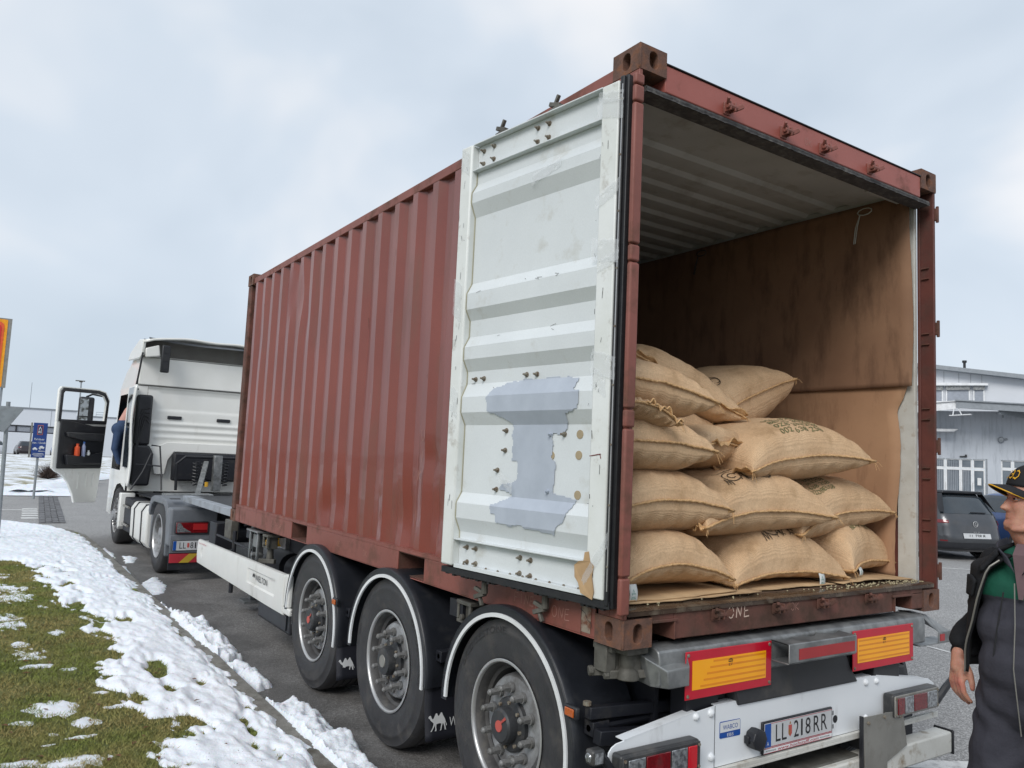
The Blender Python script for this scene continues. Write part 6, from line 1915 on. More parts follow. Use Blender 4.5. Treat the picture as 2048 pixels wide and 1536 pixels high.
# behind-cab frame, silver arm, coiled lines
tb_(MB().box(.72, 1.9, 2.80, 2.98, 1.15, 1.64), 'equipment_rack', M_chassis, bevel=.03)
tb_(MB().tube([(.75, 2.6, 1.0), (.72, 2.55, 1.45), (.85, 2.5, 1.58), (1.75, 2.5, 1.58), (1.88, 2.55, 1.45), (1.85, 2.6, 1.0)], .025, 8), 'rack_tube', M_black)
for x in (1.02, 1.16, 1.52):
    pts = [(x + .05 * math.cos(t * .9), 2.46 + .05 * math.sin(t * .9), 1.50 - t * .008) for t in range(52)]
    tb_(MB().tube(pts, .010, 5), 'coiled_air_line', M_black)
tb_(MB().box(1.30, 1.44, 2.36, 2.48, 1.0, 1.62), 'silver_bracket', M_galv, bevel=.01)
tb_(MB().cyl((1.18, 2.3, 1.08), (1.18, 2.3, 1.16), .03, n=10), 'yellow_coupling', M_yellow)
tb_(MB().beam((.78, 1.2, 1.0), (1.15, 2.3, 1.5), .08, .05), 'support_arm', M_galv, bevel=.01)
tb_(MB().box(.25, .95, .9, 1.2, .93, 1.03), 'support_arm_base', M_galv, bevel=.012)

# ---- opened driver door
hingeP = Vector((-.14, 4.50)); tipP = Vector((-1.03, 3.98))
ddu = (tipP - hingeP).normalized(); DL = (tipP - hingeP).length
ddn = Vector((ddu.y, -ddu.x))
if ddn.y > 0: ddn = -ddn            # towards the rear (camera)
def DD(u, z, d):
    p = hingeP + ddu * (u * DL) + ddn * d
    return (p.x, p.y, z)
# true thickness frames
def ring_prism(outer, inner, d0, d1):
    mb = MB(); n = len(outer)
    for d in (d0, d1):
        mb.v += [DD(u, z, d) for u, z in outer] + [DD(u, z, d) for u, z in inner]
    for i in range(n):
        j = (i + 1) % n
        mb.f += [(i, j, n + j, n + i), (2 * n + n + i, 2 * n + n + j, 2 * n + j, 2 * n + i), (i, 2 * n + i, 2 * n + j, j), (n + i, n + j, 3 * n + j, 3 * n + i)]
    return mb
o_ = [(.03, 2.10), (.01, 2.55), (.10, 2.70), (.25, 2.73), (.96, 2.72), (1.0, 2.66), (1.0, 2.10), (.5, 2.08)]
i_ = [(.09, 2.16), (.07, 2.50), (.14, 2.62), (.26, 2.65), (.90, 2.64), (.925, 2.60), (.93, 2.14), (.5, 2.15)]
DOORP = [(.03, 2.10), (1.0, 2.10), (1.0, 1.28), (.93, 1.22), (.80, 1.16), (.68, 1.02), (.58, .82), (.53, .66), (.12, .66), (.10, .72), (.06, 1.25)]
mb = MB(); n = len(DOORP)
for d in (-.035, .02):
    mb.v += [DD(u, z, d) for u, z in DOORP]
mb.f = [tuple(range(n))[::-1], tuple(range(n, 2 * n))] + [(i, (i + 1) % n, n + (i + 1) % n, n + i) for i in range(n)]
dr = tb_(mb, 'driver_door', M_truckw, bevel=.012, label='driver door swung wide open')
tb_(ring_prism(o_, i_, -.03, .02), 'window_frame', M_truckw, dr, bevel=.004)
o2 = [(u * .94 + .03, z - .02 if z > 2.3 else z) for u, z in o_]
tb_(ring_prism(o2, i_, .021, .045), 'window_seal', M_black, dr, bevel=.006)
def dpoly(P, d0, d1):
    mb = MB(); n = len(P)
    for d in (d0, d1):
        mb.v += [DD(u, z, d) for u, z in P]
    mb.f = [tuple(range(n))[::-1], tuple(range(n, 2 * n))] + [(i, (i + 1) % n, n + (i + 1) % n, n + i) for i in range(n)]
    return mb
tb_(dpoly([(.08, 1.32), (.10, 1.28), (.93, 1.27), (.94, 2.12), (.80, 2.13), (.60, 2.10), (.30, 2.05), (.06, 2.06)], .021, .055), 'door_trim', M_black, dr, bevel=.02, seg=3)
tb_(dpoly([(.10, 1.92), (.16, 1.78), (.5, 1.78), (.82, 1.84), (.84, 1.92)], .056, .12), 'door_armrest', M_bulk, dr, bevel=.02, seg=3)
tb_(dpoly([(.14, 1.36), (.80, 1.34), (.84, 1.52), (.5, 1.50), (.14, 1.58)], .056, .14), 'door_pocket', M_black, dr, bevel=.02, seg=3)
for k in range(5):
    u = .20 + .14 * k
    c0, c1 = Vector(DD(u, 1.24, .021)), Vector(DD(u, 1.0 if k < 3 else 1.1, .021))
    tb_(dpoly([(u - .02, .95 - .02 * k), (u + .025, .95 - .02 * k), (u + .025, 1.15), (u + .01, 1.2), (u - .01, 1.2), (u - .02, 1.15)] if u < .62 else [(u - .02, 1.14), (u + .02, 1.17), (u + .01, 1.21), (u - .01, 1.21)], .0205, .030), 'door_pressing', M_truckw, dr, bevel=.008)
MBm = tb_(MB().box(-.62, -.36, 4.70, 4.82, 2.02, 2.60), 'wing_mirror', M_black, dr, bevel=.04, seg=3)
M_mir = mat('mirror_glass', srgb(190, 200, 206), .25, .6, nscale=12, col2=srgb(96, 100, 96), nlo=.45, nhi=.6)
tb_(MB().box(-.60, -.46, 4.690, 4.699, 2.24, 2.56).box(-.60, -.46, 4.690, 4.699, 2.06, 2.22), 'mirror_glass', M_mir, MBm)
tb_(MB().tube([(-.2, 4.6, 2.62), (-.4, 4.75, 2.66), (-.5, 4.78, 2.60)], .02, 8), 'mirror_arm', M_black, dr)
tb_(MB().box(-.10, .06, 4.05, 4.10, 1.6, 2.2), 'door_stay', M_black, dr) if 0 else None
bm_ = TK.matrix_basis.copy() if 0 else Matrix.Translation(TK.location) @ Matrix.Rotation(R(1.1), 4, 'Z')
def bottle(u, z, h, r, m, capm, label):
    p = bm_ @ Vector(DD(u, z, .10))
    t = thing('bottle', label, 'bottle', tuple(p), group='bottles in the door pocket')
    MB().lathe([(0, 0), (r, .002), (r, h * .7), (r * .5, h * .82), (r * .45, h * .9)], p, (0, 0, 1), 14).build('bottle_body', m, t)
    MB().lathe([(r * .55, h * .88), (r * .55, h), (0, h)], p, (0, 0, 1), 10).build('bottle_cap', capm, t)
MO = mat('orange_plastic', srgb(214, 84, 44), .4); MW = mat('white_plastic', srgb(220, 222, 222), .4); MBL = mat('blue_liquid', srgb(70, 110, 180), .3); 
bottle(.62, 1.50, .22, .045, MO, MO, 'orange bottle in the pocket of the open truck door')
bottle(.50, 1.48, .28, .035, mat('pale_bottle', srgb(150, 160, 190), .3), MBL, 'blue capped spray bottle beside the orange one in the door pocket')
bottle(.40, 1.47, .14, .030, MW, MW, 'small white bottle in the middle of the door pocket')
bottle(.24, 1.46, .10, .028, MW, M_galv, 'small pale flask nearest the hinge in the door pocket')
# ================================================================== background
def local_thing(name, label, cat, p0, ang, group=None):
    return thing(name, label, cat, (p0[0], p0[1], 0), rz=ang if ang else 1e-9, group=group)
def L(mb, name, m, par, **k):
    return mb.build(name, m, par, local=True, **k)
M_bgrey = mat('grey_render_wall', srgb(188, 194, 202), .85, col2=srgb(178, 184, 192), nscale=.6, dirt=srgb(140, 146, 154), dscale=1.5, dlo=.5, dhi=.8, dstretch=(3, 3, .4))
M_bmetal = mat('silver_cladding', srgb(206, 210, 216), .5, .1, col2=srgb(196, 200, 206), nscale=.5)
M_broof = mat('roof_edge_metal', srgb(140, 146, 152), .5, .2)
M_bwhite = mat('white_window_frame', srgb(226, 228, 230), .5)
M_bglass = mat('window_glass', (.10, .13, .16), .06, col2=(.2, .23, .26), nscale=.9, coat=.8)
M_bglassl = mat('light_blind_glass', srgb(150, 156, 166), .3, coat=.6)
M_blind = mat('vertical_blinds', srgb(150, 156, 164), .8)
ub = (.427, -.904)
BR_ = local_thing('office_building', 'grey two storey office building with canopy and white framed windows behind the parked cars', 'building', (42.99, 18.9), math.atan2(-.904, .427))
L(MB().box(-9, -4, 0, 12, 0, 5.6).box(.36, .97, 0, .3, 0, 5.6).box(3.2, 9, 0, 12, 0, 5.6).box(-4, .36, 0, .3, 2.99, 5.6).box(.97, 3.2, 0, .3, 2.99, 5.6).box(.97, 3.2, 0, .3, 0, .98).box(-9, 9, .301, 12, 5.0, 5.59), 'ground_floor_wall', M_bgrey, BR_, kind='stuff', smooth=False)
def frame(mb, x0, x1, z0, z1, w=.07, y=.12):
    return mb.box(x0, x1, y, y + .08, z0, z0 + w).box(x0, x1, y, y + .08, z1 - w, z1).box(x0, x0 + w, y, y + .08, z0 + w, z1 - w).box(x1 - w, x1, y, y + .08, z0 + w, z1 - w)
def window(x0, x1, z0, z1, y=.12, m=None, blinds=False, label=None):
    f = L(frame(MB(), x0, x1, z0, z1, y=y), 'window', M_bwhite, BR_, smooth=False)
    L(MB().box(x0 + .07, x1 - .07, y + .03, y + .04, z0 + .07, z1 - .07), 'pane', m or M_bglass, f, smooth=False)
    if blinds:
        mb = MB()
        x = x0 + .1
        while x < x1 - .12:
            mb.box(x, x + .045, y + .018, y + .026, z0 + .07, z1 - .07, rot=Matrix.Rotation(R(30), 3, 'Z')); x += .085
        ob = L(mb, 'blinds', M_blind, f, smooth=False); ob['kind'] = 'stuff'
    return f
for a, b in ((-3.9, -2.75), (-2.74, -1.66), (-1.64, -.92), (-.91, -.36)):
    window(a, b, .15, 2.42, blinds=b > -2.8)
    window(a, b, 2.44, 2.97, blinds=b < -.9 and b > -2.8)
window(-.34, .24, 2.44, 2.97)
dd = window(-.34, .24, .15, 2.40, y=.10)
L(MB().box(-.12, .06, .095, .105, 1.55, 1.95), 'door_notice', M_whitep, dd)
L(MB().box(-.27, -.20, .06, .10, 1.15, 1.18), 'door_handle', M_galv, dd)
for a, b in ((.98, 1.50), (1.52, 2.3), (2.31, 3.18)):
    window(a, b, 1.0, 2.48); window(a, b, 2.50, 2.97)
L(MB().box(.262, .355, .02, .28, .02, 2.985), 'window_reveal', M_broof, BR_)
# canopy
L(MB().prism([(-1.05, 5.62), (7, 5.05), (7, 5.45), (-1.05, 5.98)], 'y', -2.2, -2.0).prism([(-1.05, 5.98), (7, 5.45), (7, 5.50), (-1.1, 6.05)], 'y', -2.3, .2), 'canopy', M_broof, BR_)
L(MB().prism([(-1.06, 5.55), (-1.06, 5.95), (-9, 5.3), (-9, 4.7)], 'y', -2.1, -1.9).prism([(-1.0, 6.0), (-1.06, 5.96), (-9, 5.31), (-9, 5.38)], 'y', -2.2, .2), 'canopy', M_bwhite, BR_)
L(MB().beam((.9, -2.0, 5.45), (3.2, .0, 5.2), .1, .32).box(1.05, 1.13, -.8, -.7, 5.2, 5.6), 'canopy_bracket', M_broof, BR_)
fl = L(MB().beam((-1.35, -2.25, 5.18), (-.35, -2.4, 5.24), .4, .04), 'floodlight', M_bwhite, BR_)
L(MB().beam((-1.2, -2.2, 5.22), (-1.15, -2.1, 5.6), .04, .04).beam((-.8, -2.2, 5.24), (-.95, -2.1, 5.6), .04, .04), 'floodlight_arm', M_bwhite, fl)
L(MB().prism([(-9, 4.42), (-1.2, 4.42), (-1.0, 4.56), (-9, 4.56)], 'y', -.8, 0), 'small_canopy', M_bwhite, BR_)
L(MB().lathe([(0, 0), (.16, .03), (.12, .14), (0, .16)], (1.0, -.05, 4.05), (0, -1, 0), 14).cyl((1.1, -.02, 4.05), (1.3, -.02, 4.1), .05), 'wall_lamp', M_broof, BR_)
L(MB().box(-.95, -.62, -.1, 0, 3.06, 3.12).box(-.70, -.60, -.2, 0, 3.08, 3.20), 'camera_lamp', M_black, BR_)
# upper storey
L(MB().prism([(-9, 5.8), (9, 5.5), (9, 6.7), (2.1, 7.42), (-2.13, 8.05), (-9, 9.0)], 'y', .9, 12), 'upper_wall', M_bmetal, BR_, smooth=False)
for a in (-4, -3.2, -2.45, -1.72, -.98, -.4, .14):
    L(MB().box(a, a + .02, .885, .899, 7.25, 8.0 - .14 * (a + 2.1)), 'cladding_joint', M_broof, BR_)
L(MB().prism([(-9, 9.15), (-2.13, 8.27), (2.1, 7.63), (9, 6.95), (9, 6.68), (2.1, 7.40), (-2.13, 8.04), (-9, 8.98)], 'y', .3, 1.2), 'roof_edge', M_broof, BR_, smooth=False)
for a, b in ((-6, -4.5), (-4.45, -3.2), (-3.15, -1.75), (-1.62, -.42), (-.28, .28)):
    window(a, b, 6.15, 7.10, y=.78, m=M_bglassl)
    L(MB().box(a, b, .70, .77, 6.85, 7.12), 'roller_blind', M_galv, BR_)
L(MB().prism([(-6.2, 7.15), (.45, 7.08), (.45, 7.20), (-6.2, 7.38)], 'y', .55, .9), 'window_ledge', M_bwhite, BR_)
L(MB().cyl((-.69, 1.5, 8.0), (-.69, 1.5, 8.5), .07).cyl((-.69, 1.5, 8.5), (-.69, 1.5, 8.62), .12), 'vent_pipe', M_black, BR_)
L(MB().box(.9, 1.05, -.15, 0, .3, 1.25).box(1.25, 1.8, -.3, -.05, .2, 1.0), 'meter_box', M_broof, BR_)

# hall on the left, far away
M_hall = mat('pale_hall_cladding', srgb(214, 219, 226), .8, col2=srgb(206, 212, 220), nscale=.1)
BL_ = local_thing('supermarket_hall', 'long pale flat roofed hall with a dark band of windows behind the parked cars', 'building', (3.02, 107.44), -.048)
L(MB().box(-14, 4.2, 0, 20, 0, 2.5).box(-14, 4.2, 0, 20, 3.36, 5.35).box(-14, 4.2, .3, 20, 2.5, 3.36), 'hall_wall', M_hall, BR_ if 0 else BL_, kind='stuff', smooth=False)
L(MB().box(4.21, 34, 1, 20, 0, 4.85), 'hall_wall', M_hall, BL_, smooth=False)
L(MB().box(-14, 4.3, -.1, 0, 5.35, 5.5).box(4.31, 34, .9, 1, 4.85, 4.97), 'roof_edge', M_broof, BL_, smooth=False)
for k in range(12):
    a = -14 + k * 1.5
    f = L(MB().box(a, a + .12, -.02, .2, 2.5, 3.36).box(a + .121, a + 1.499, -.02, .2, 2.5, 2.6).box(a + .121, a + 1.499, -.02, .2, 3.24, 3.36), 'window', MATS['roof_edge_metal'] if 0 else M_black, BL_, smooth=False)
    L(MB().box(a + .13, a + 1.49, .1, .12, 2.61, 3.23), 'pane', M_bglassl, f, smooth=False)
for x in (-8.0, -2.6, 1.5):
    L(MB().box(x, x + .04, -.01, -.001, 3.4, 5.3), 'panel_joint', M_broof, BL_)
L(MB().tube([(6.4, 2, 4.9), (6.4, 2, 5.5), (7.6, 2, 5.5), (7.6, 2, 4.9)], .03, 5).tube([(6.4, 2, 5.2), (7.6, 2, 5.2)], .03, 5), 'roof_railing', M_broof, BL_)

# cars -----------------------------------------------------------------
def car(name, label, p, ang, paint, LV, length=4.26, detail=True, group=None, tail_m=None, wheels=(.78, 3.45), badge=False, mono=1):
    T = local_thing(name, label, 'car', p, ang, group)
    def row(z):
        for (a, b) in zip(LV[:-1], LV[1:]):
            if a[0] <= z <= b[0]:
                t = (z - a[0]) / (b[0] - a[0])
                return [a[i] + (b[i] - a[i]) * t for i in range(1, 4)]
        return LV[-1][1:4]
    def S(th, z, off=0):
        yr, yf, w = row(z)
        c, s = math.cos(R(th)), math.sin(R(th))
        n = .36
        x = (w + off) * math.copysign(abs(c) ** n, c)
        y = (yr + yf) / 2 + ((yf - yr) / 2 + off) * math.copysign(abs(s) ** n, s)
        return (x, y, z)
    nT = 72
    zs_ = []
    for a, b in zip(LV[:-1], LV[1:]):
        zs_ += [a[0], (a[0] + b[0]) / 2]
    zs_.append(LV[-1][0])
    mb = MB()
    for z in zs_:
        for i in range(nT): mb.v.append(S(360 * (i + .5) / nT, z))
    for j in range(len(zs_) - 1):
        for i in range(nT):
            a, b = j * nT + i, j * nT + (i + 1) % nT
            mb.f.append((a, b, b + nT, a + nT))
    mb.f.append(tuple(range((len(zs_) - 1) * nT, len(zs_) * nT)))
    mb.f.append(tuple(range(nT))[::-1])
    body = L(mb, 'body', paint, T, sharp=38)
    def patch(nm, t0, t1, z0, z1, m, off=.006, par=T, nu=14, nv=6, zf=None):
        mb = MB().grid(lambda a, b: S(t0 + (t1 - t0) * a, (z0 + (z1 - z0) * b) if zf is None else zf(a, b), off), nu, nv)
        return L(mb, nm, m, par, sharp=60)
    zw0, zw1 = LV[5][0] + .03, LV[-2][0] - .03
    patch('rear_window', -126, -54, zw0, zw1, M_glass)
    patch('side_window', 138, 222, zw0 + .02, zw1, M_glass, .004)
    patch('side_window', -42, 42, zw0 + .02, zw1, M_glass, .004)
    patch('windscreen', 54, 126, zw0, zw1, M_glass)
    zl = LV[4][0]
    tm = tail_m or M_redlens
    patch('tail_light', -155, -112, zl - .035, zl + .055, tm, .010, zf=lambda a, b: zl - .03 + .03 * (1 - a) * 0 + (.09 - .03 * a) * b + .012 * a)
    patch('tail_light', -68, -25, zl - .035, zl + .055, tm, .010)
    patch('headlight', 30, 62, zl - .12, zl - .02, M_clearlens, .008)
    patch('headlight', 118, 150, zl - .12, zl - .02, M_clearlens, .008)
    for y in wheels:
        for s in (-1, 1):
            w = LV[2][3]
            L(MB().lathe([(.36, -.02), (.36, .01), (0, .01)], (s * (w - .03), y, .32), (s, 0, 0), 24), 'wheel_arch', M_gasket, T)
            wh = L(MB().lathe([(.21, .0), (.25, .02), (.30, .015), (.325, -.02), (.325, -.19), (.25, -.2)], (s * (w - .01), y, .325), (s, 0, 0), 28), 'wheel', M_tyre, T)
            L(MB().lathe([(.0, .005), (.06, .01), (.12, -.01), (.205, .005), (.21, -.02)], (s * (w - .01), y, .325), (s, 0, 0), 20), 'rim', M_rim, wh)
    if detail:
        patch('lower_bumper', -140, -40, .24, .40, M_black, .008)
        patch('reflector', -132, -118, .42, .45, M_redlens, .010)
        patch('reflector', -62, -48, .42, .45, M_redlens, .010)
        pl = patch('number_plate', -94, -86, .50, .61, M_platew, .014)
        yb = S(-90, .55)[1]
        L(text_on(MB(), 'LL 738 B', -.2, .2, .52, .59, lambda u, v: (u, yb - .018, v)), 'plate_character', M_blackp, pl, smooth=False)
        # spoiler lip at the roof rear
        yr = row(LV[-2][0])[0]; w = row(LV[-2][0])[2]; zt = LV[-1][0]
        L(MB().prism([(-w * .92, zt - .06), (w * .92, zt - .06), (w * .86, zt + .0), (-w * .86, zt + .0)], 'y', yr - .16, yr + .25), 'roof_spoiler', M_black, T, bevel=.02)
        for s in (-1, 1):
            L(MB().add([(s * w * .90, yr - .15, zt - .06), (s * w * .97, yr + .1, zt - .07), (s * (w + .14), row(zw0 + .05)[0] + .04, zw0 + .03), (s * (w + .08), row(zw0 + .05)[0] - .02, zw0 + .03)], [(0, 1, 2, 3)]), 'pillar_trim', M_black, T)
        L(MB().beam((-.02, row(zw0)[0] - .012, zw0 + .035), (.38, row(zw0)[0] - .0, zw0 + .03), .02, .02), 'wiper', M_black, T)
        for s in (-1, 1):
            L(MB().box(s * (LV[6][3] + .09) - .09, s * (LV[6][3] + .09) + .09, 2.6, 2.75, 1.0, 1.14), 'door_mirror', paint, T, bevel=.03)
    if badge:
        yl = row(zl - .02)[0] - .014
        z0 = zl - .03
        rg = MB().tube([(.062 * math.cos(t * .2618), yl, z0 + .062 * math.sin(t * .2618)) for t in range(24)], .006, 6, closed=True)
        em = L(rg, 'emblem', M_rimbrite, T)
        strokes_mb = strokes(MB(), [[(-.024, .052), (0, .008), (.024, .052)], [(-.052, .022), (-.024, -.045), (0, .0), (.024, -.045), (.052, .022)]], .010, lambda a, b: (a, yl - .003, z0 + b))
        L(strokes_mb, 'emblem_letters', M_rimbrite, em, smooth=False)
        L(text_on(MB(), 'ID.3', -.07, .07, zl - .22, zl - .19, lambda u, v: (u, row(zl - .2)[0] - .012, v)), 'model_lettering', M_rimbrite, T, smooth=False)
    return T
HATCH = [(.20, .12, 4.10, .80), (.28, .03, 4.22, .87), (.50, .0, 4.26, .90), (.62, .035, 4.24, .905), (.84, .07, 4.12, .895), (1.0, .16, 3.45, .86), (1.20, .30, 2.95, .76), (1.40, .44, 2.45, .67), (1.49, .58, 2.1, .60), (1.53, .85, 1.9, .48)]
M_cgrey = mat('dark_grey_car_paint', srgb(74, 76, 80), .28, .4, coat=.6)
M_cblue = mat('slate_blue_car_paint', srgb(58, 82, 128), .28, .3, coat=.6)
M_cblue2 = mat('bright_blue_car_paint', srgb(34, 96, 176), .28, .2, coat=.6)
M_cdark = mat('dark_brown_car_paint', srgb(50, 44, 48), .3, .3, coat=.6)
M_cwhite = mat('white_car_paint', srgb(220, 222, 224), .3, coat=.5)
h1 = R(68 - 90)
car('parked_car', 'dark grey hatchback with red wraparound tail light parked nearest the man', (16.25, 6.35), h1, M_cgrey, HATCH, badge=True)
SEDAN = [(a, b, c, d) for a, b, c, d in HATCH]
car('parked_car', 'slate blue hatchback parked just beyond the dark grey one', (18.75, 5.3), h1, M_cblue, [(a * .985, b, c, d) for a, b, c, d in HATCH], tail_m=M_redlit)
car('parked_car', 'dark car parked in front of the pale hall at far left', (1.95, 94.8), R(4), M_cdark, HATCH, detail=False)
car('parked_car', 'bright blue car parked in front of the pale hall right of the parking sign', (5.35, 95.3), R(3), M_cblue2, HATCH, detail=False)
car('parked_car', 'white car at the left picture edge in front of the pale hall', (-.6, 90), R(40), M_cwhite, HATCH, detail=False)

# signs and posts --------------------------------------------------------
M_post = mat('galvanised_post', srgb(150, 156, 160), .5, .4, dirt=srgb(120, 124, 126), dscale=5)
SG = thing('parking_sign', 'dark blue parking time sign with white lettering on a grey post', 'sign', (-.78, 25.0, 0))
MB().cyl((-.78, 25.02, 0), (-.78, 25.02, 2.25), .035, n=10).build('post', M_post, SG)
MB().box(-1.03, -.985, 24.98, 25.02, 1.22, 2.26).build('side_panel', M_greysteel, SG, bevel=.004)
pn_ = MB().box(-1.045 + .08, -.60, 24.95, 24.975, 1.22, 2.26).build('panel', mat('sign_blue', srgb(28, 62, 130), .45), SG, bevel=.008)
spm = lambda u, v: (-.965 + .365 * u, 24.946, 1.22 + 1.04 * v)
for s_, u0, u1, v0, v1 in (('Parkdauer', .14, .86, .50, .56), ('max. 1 Stunde', .04, .96, .40, .46)):
    text_on(MB(), s_, u0, u1, v0, v1, spm).build('sign_lettering', M_whitep, pn_, smooth=False)
for k, (a, b) in enumerate(((.12, .88), (.08, .92), (.2, .8))):
    strokes(MB(), [[(a, .12 - .035 * k), (b, .12 - .035 * k)]], .012, spm).build('sign_small_print', M_whitep, pn_, smooth=False)
MB().box(-.855, -.715, 24.940, 24.945, 1.90, 2.19).build('sign_emblem', mat('emblem_frame', srgb(196, 110, 90), .5), pn_)
MB().box(-.843, -.727, 24.936, 24.9395, 1.915, 2.175).build('sign_emblem', mat('emblem_navy', srgb(24, 38, 90), .5), pn_)
strokes(MB(), [[(.37, .70), (.37, .76), (.42, .76), (.42, .70)], [(.38, .80), (.46, .88), (.56, .80), (.56, .70)], [(.50, .70), (.50, .78)]], .03, lambda u, v: (-.965 + .365 * (u + .02), 24.934, 1.22 + 1.04 * v)).build('sign_emblem_mark', M_whitep, pn_, smooth=False)
def mini_car(u, v, s, tilt=0):
    P = [(0, .1), (0, .3), (.15, .38), (.28, .6), (.65, .6), (.80, .38), (1, .3), (1, .1)]
    ca, sa = math.cos(R(tilt)), math.sin(R(tilt))
    Q = [(u + s * (a * ca - b * .6 * sa), v + s * .36 * (a * sa + b * ca)) for a, b in P]
    mb = MB().add([spm(*q) for q in Q], [tuple(range(8))])
    for a in (.22, .78):
        cx__, cy__ = u + s * (a * ca - .05 * sa), v + s * .36 * (a * sa + .05 * ca)
        mb.add([spm(cx__ + s * .11 * math.cos(t * .785), cy__ + s * .045 * math.sin(t * .785)) for t in range(8)], [tuple(range(8))])
    return mb
mini_car(.08, .22, .34).build('sign_pictogram', M_whitep, pn_, smooth=False)
mini_car(.52, .24, .40, 12).build('sign_pictogram', M_whitep, pn_, smooth=False)
strokes(MB(), [[(.5, .19), (.95, .19)], [(.55, .33), (.66, .23)]], .016, spm).build('sign_pictogram', M_whitep, pn_, smooth=False)
# give way sign seen from behind
GW = thing('traffic_sign', 'triangular give way sign seen from behind on a grey pole', 'traffic sign', (-1.86, 12.86, .1))
MB().cyl((-1.86, 12.9, 0), (-1.91, 12.9, 2.36), .032, n=12).build('pole', M_post, GW, bevel=0)
tri = [(-2.21, 2.28), (-1.70, 2.28), (-1.69, 2.24), (-1.925, 1.86), (-1.965, 1.86), (-2.215, 2.24)]
MB().prism(tri, 'y', 12.84, 12.855).build('sign_back', M_post, GW, bevel=.004)
MB().prism([(a * 1 , b) for a, b in [(-2.0, 2.22), (-1.78, 2.22), (-1.80, 2.19), (-2.0, 2.19)]], 'y', 12.856, 12.862).build('brace', M_greyplastic, GW)
MB().box(-1.95, -1.86, 12.86, 12.94, 2.16, 2.20).box(-1.95, -1.86, 12.86, 12.94, 1.93, 1.97).build('clamp', M_galv, GW)
# tall advertising pylon at the left edge
PY = thing('pylon_sign', 'tall store sign with orange, red and blue bands cut off by the left picture edge', 'sign', (-2.3, 39.6, 0))
MB().box(-1.72, -1.62, 39.6, 39.8, 0, 7.15).build('pylon_post', M_post, PY)
MB().box(-4.3, -4.2, 39.6, 39.8, 0, 7.15).build('pylon_post', M_post, PY)
MB().box(-4.3, -1.54, 39.5, 39.59, 4.0, 7.14).build('sign_case', M_greysteel, PY)
def rr_panel(x0, x1, z0, z1, r, m, y, nm):
    pts = []
    for cx_, cz_, a0 in ((x1 - r, z1 - r, 0), (x0 + r, z1 - r, 90), (x0 + r, z0 + r, 180), (x1 - r, z0 + r, 270)):
        for k in range(5):
            t = R(a0 + 22.5 * k); pts.append((cx_ + r * math.cos(t), cz_ + r * math.sin(t)))
    MB().prism(pts, 'y', y, y + .01).build(nm, m, PY, smooth=False)
rr_panel(-4.2, -1.70, 4.03, 7.08, .05, mat('sign_amber', srgb(240, 160, 20), .5), 39.48, 'amber_band')
rr_panel(-4.08, -1.82, 4.15, 6.96, .2, mat('sign_orange_red', srgb(226, 92, 48), .5), 39.465, 'orange_band')
rr_panel(-3.98, -1.92, 4.25, 6.86, .2, mat('sign_red', srgb(206, 40, 44), .5), 39.45, 'red_band')
rr_panel(-3.88, -2.04, 4.37, 6.74, .2, mat('sign_navy', srgb(24, 30, 84), .5), 39.435, 'navy_field')
# lamp post
LPx = 3.57 - .5
LP = thing('street_lamp', 'tall slim street lamp with a flat double head behind the truck door', 'street lamp', (LPx, 57.3, 0))
MB().cyl((LPx, 57.3, 0), (LPx - .08, 57.3, 5.75), .07, .045, n=10).build('pole', M_post, LP)
MB().box(LPx - .42, LPx + .14, 57.2, 57.4, 5.76, 5.82).box(LPx - .2, LPx, 57.25, 57.35, 5.70, 5.76).build('lamp_head', M_castgrey, LP)
for x, y, h, lab in ((-6.5, 110, 8, 'thin pale mast rising behind the hall'),):
    tag(MB().cyl((2.8, 122, 0), (2.8, 122, 9.4), .05, .03, n=6).build('mast', M_post), lab, 'mast')
# boulders and bush
M_stone = mat('mossy_boulder', srgb(112, 108, 94), .9, col2=srgb(88, 86, 74), nscale=5, dirt=srgb(168, 168, 162), dscale=4, dlo=.55, dhi=.7, bump=.03, bscale=9)
def boulder(x, y, w, d, h, lab, seed):
    mb = MB()
    def fn(a, b):
        th, ph = a * 2 * math.pi, (b - .5) * math.pi
        sx_, sy_, sz_ = math.cos(th) * math.cos(ph), math.sin(th) * math.cos(ph), math.sin(ph)
        k = 1 / max(abs(sx_), abs(sy_), abs(sz_)) ** .72
        q = Vector((sx_, sy_, sz_)) * k
        nn_ = 1 + .12 * pnoise(q.x * 1.5, q.y * 1.5, q.z * 1.5 + seed, 3)
        return (x + q.x * w / 2 * nn_, y + q.y * d / 2 * nn_, .1 + h / 2 + q.z * h / 2 * nn_)
    tag(mb.grid(fn, 28, 16).build('boulder', M_stone, sharp=50), lab, 'boulder', 'boulders on the verge')
boulder(1.3, 33.2, .75, .6, .42, 'larger mossy boulder right of the blue sign post', 1)
boulder(.92, 28.9, .62, .4, .20, 'low flat stone block in front of the larger boulder', 2)
boulder(1.75, 35.2, .55, .5, .5, 'smaller dark boulder behind the larger one', 3)
bx, by = .28, 36.5
twig = MB(); rdb = random.Random(4)
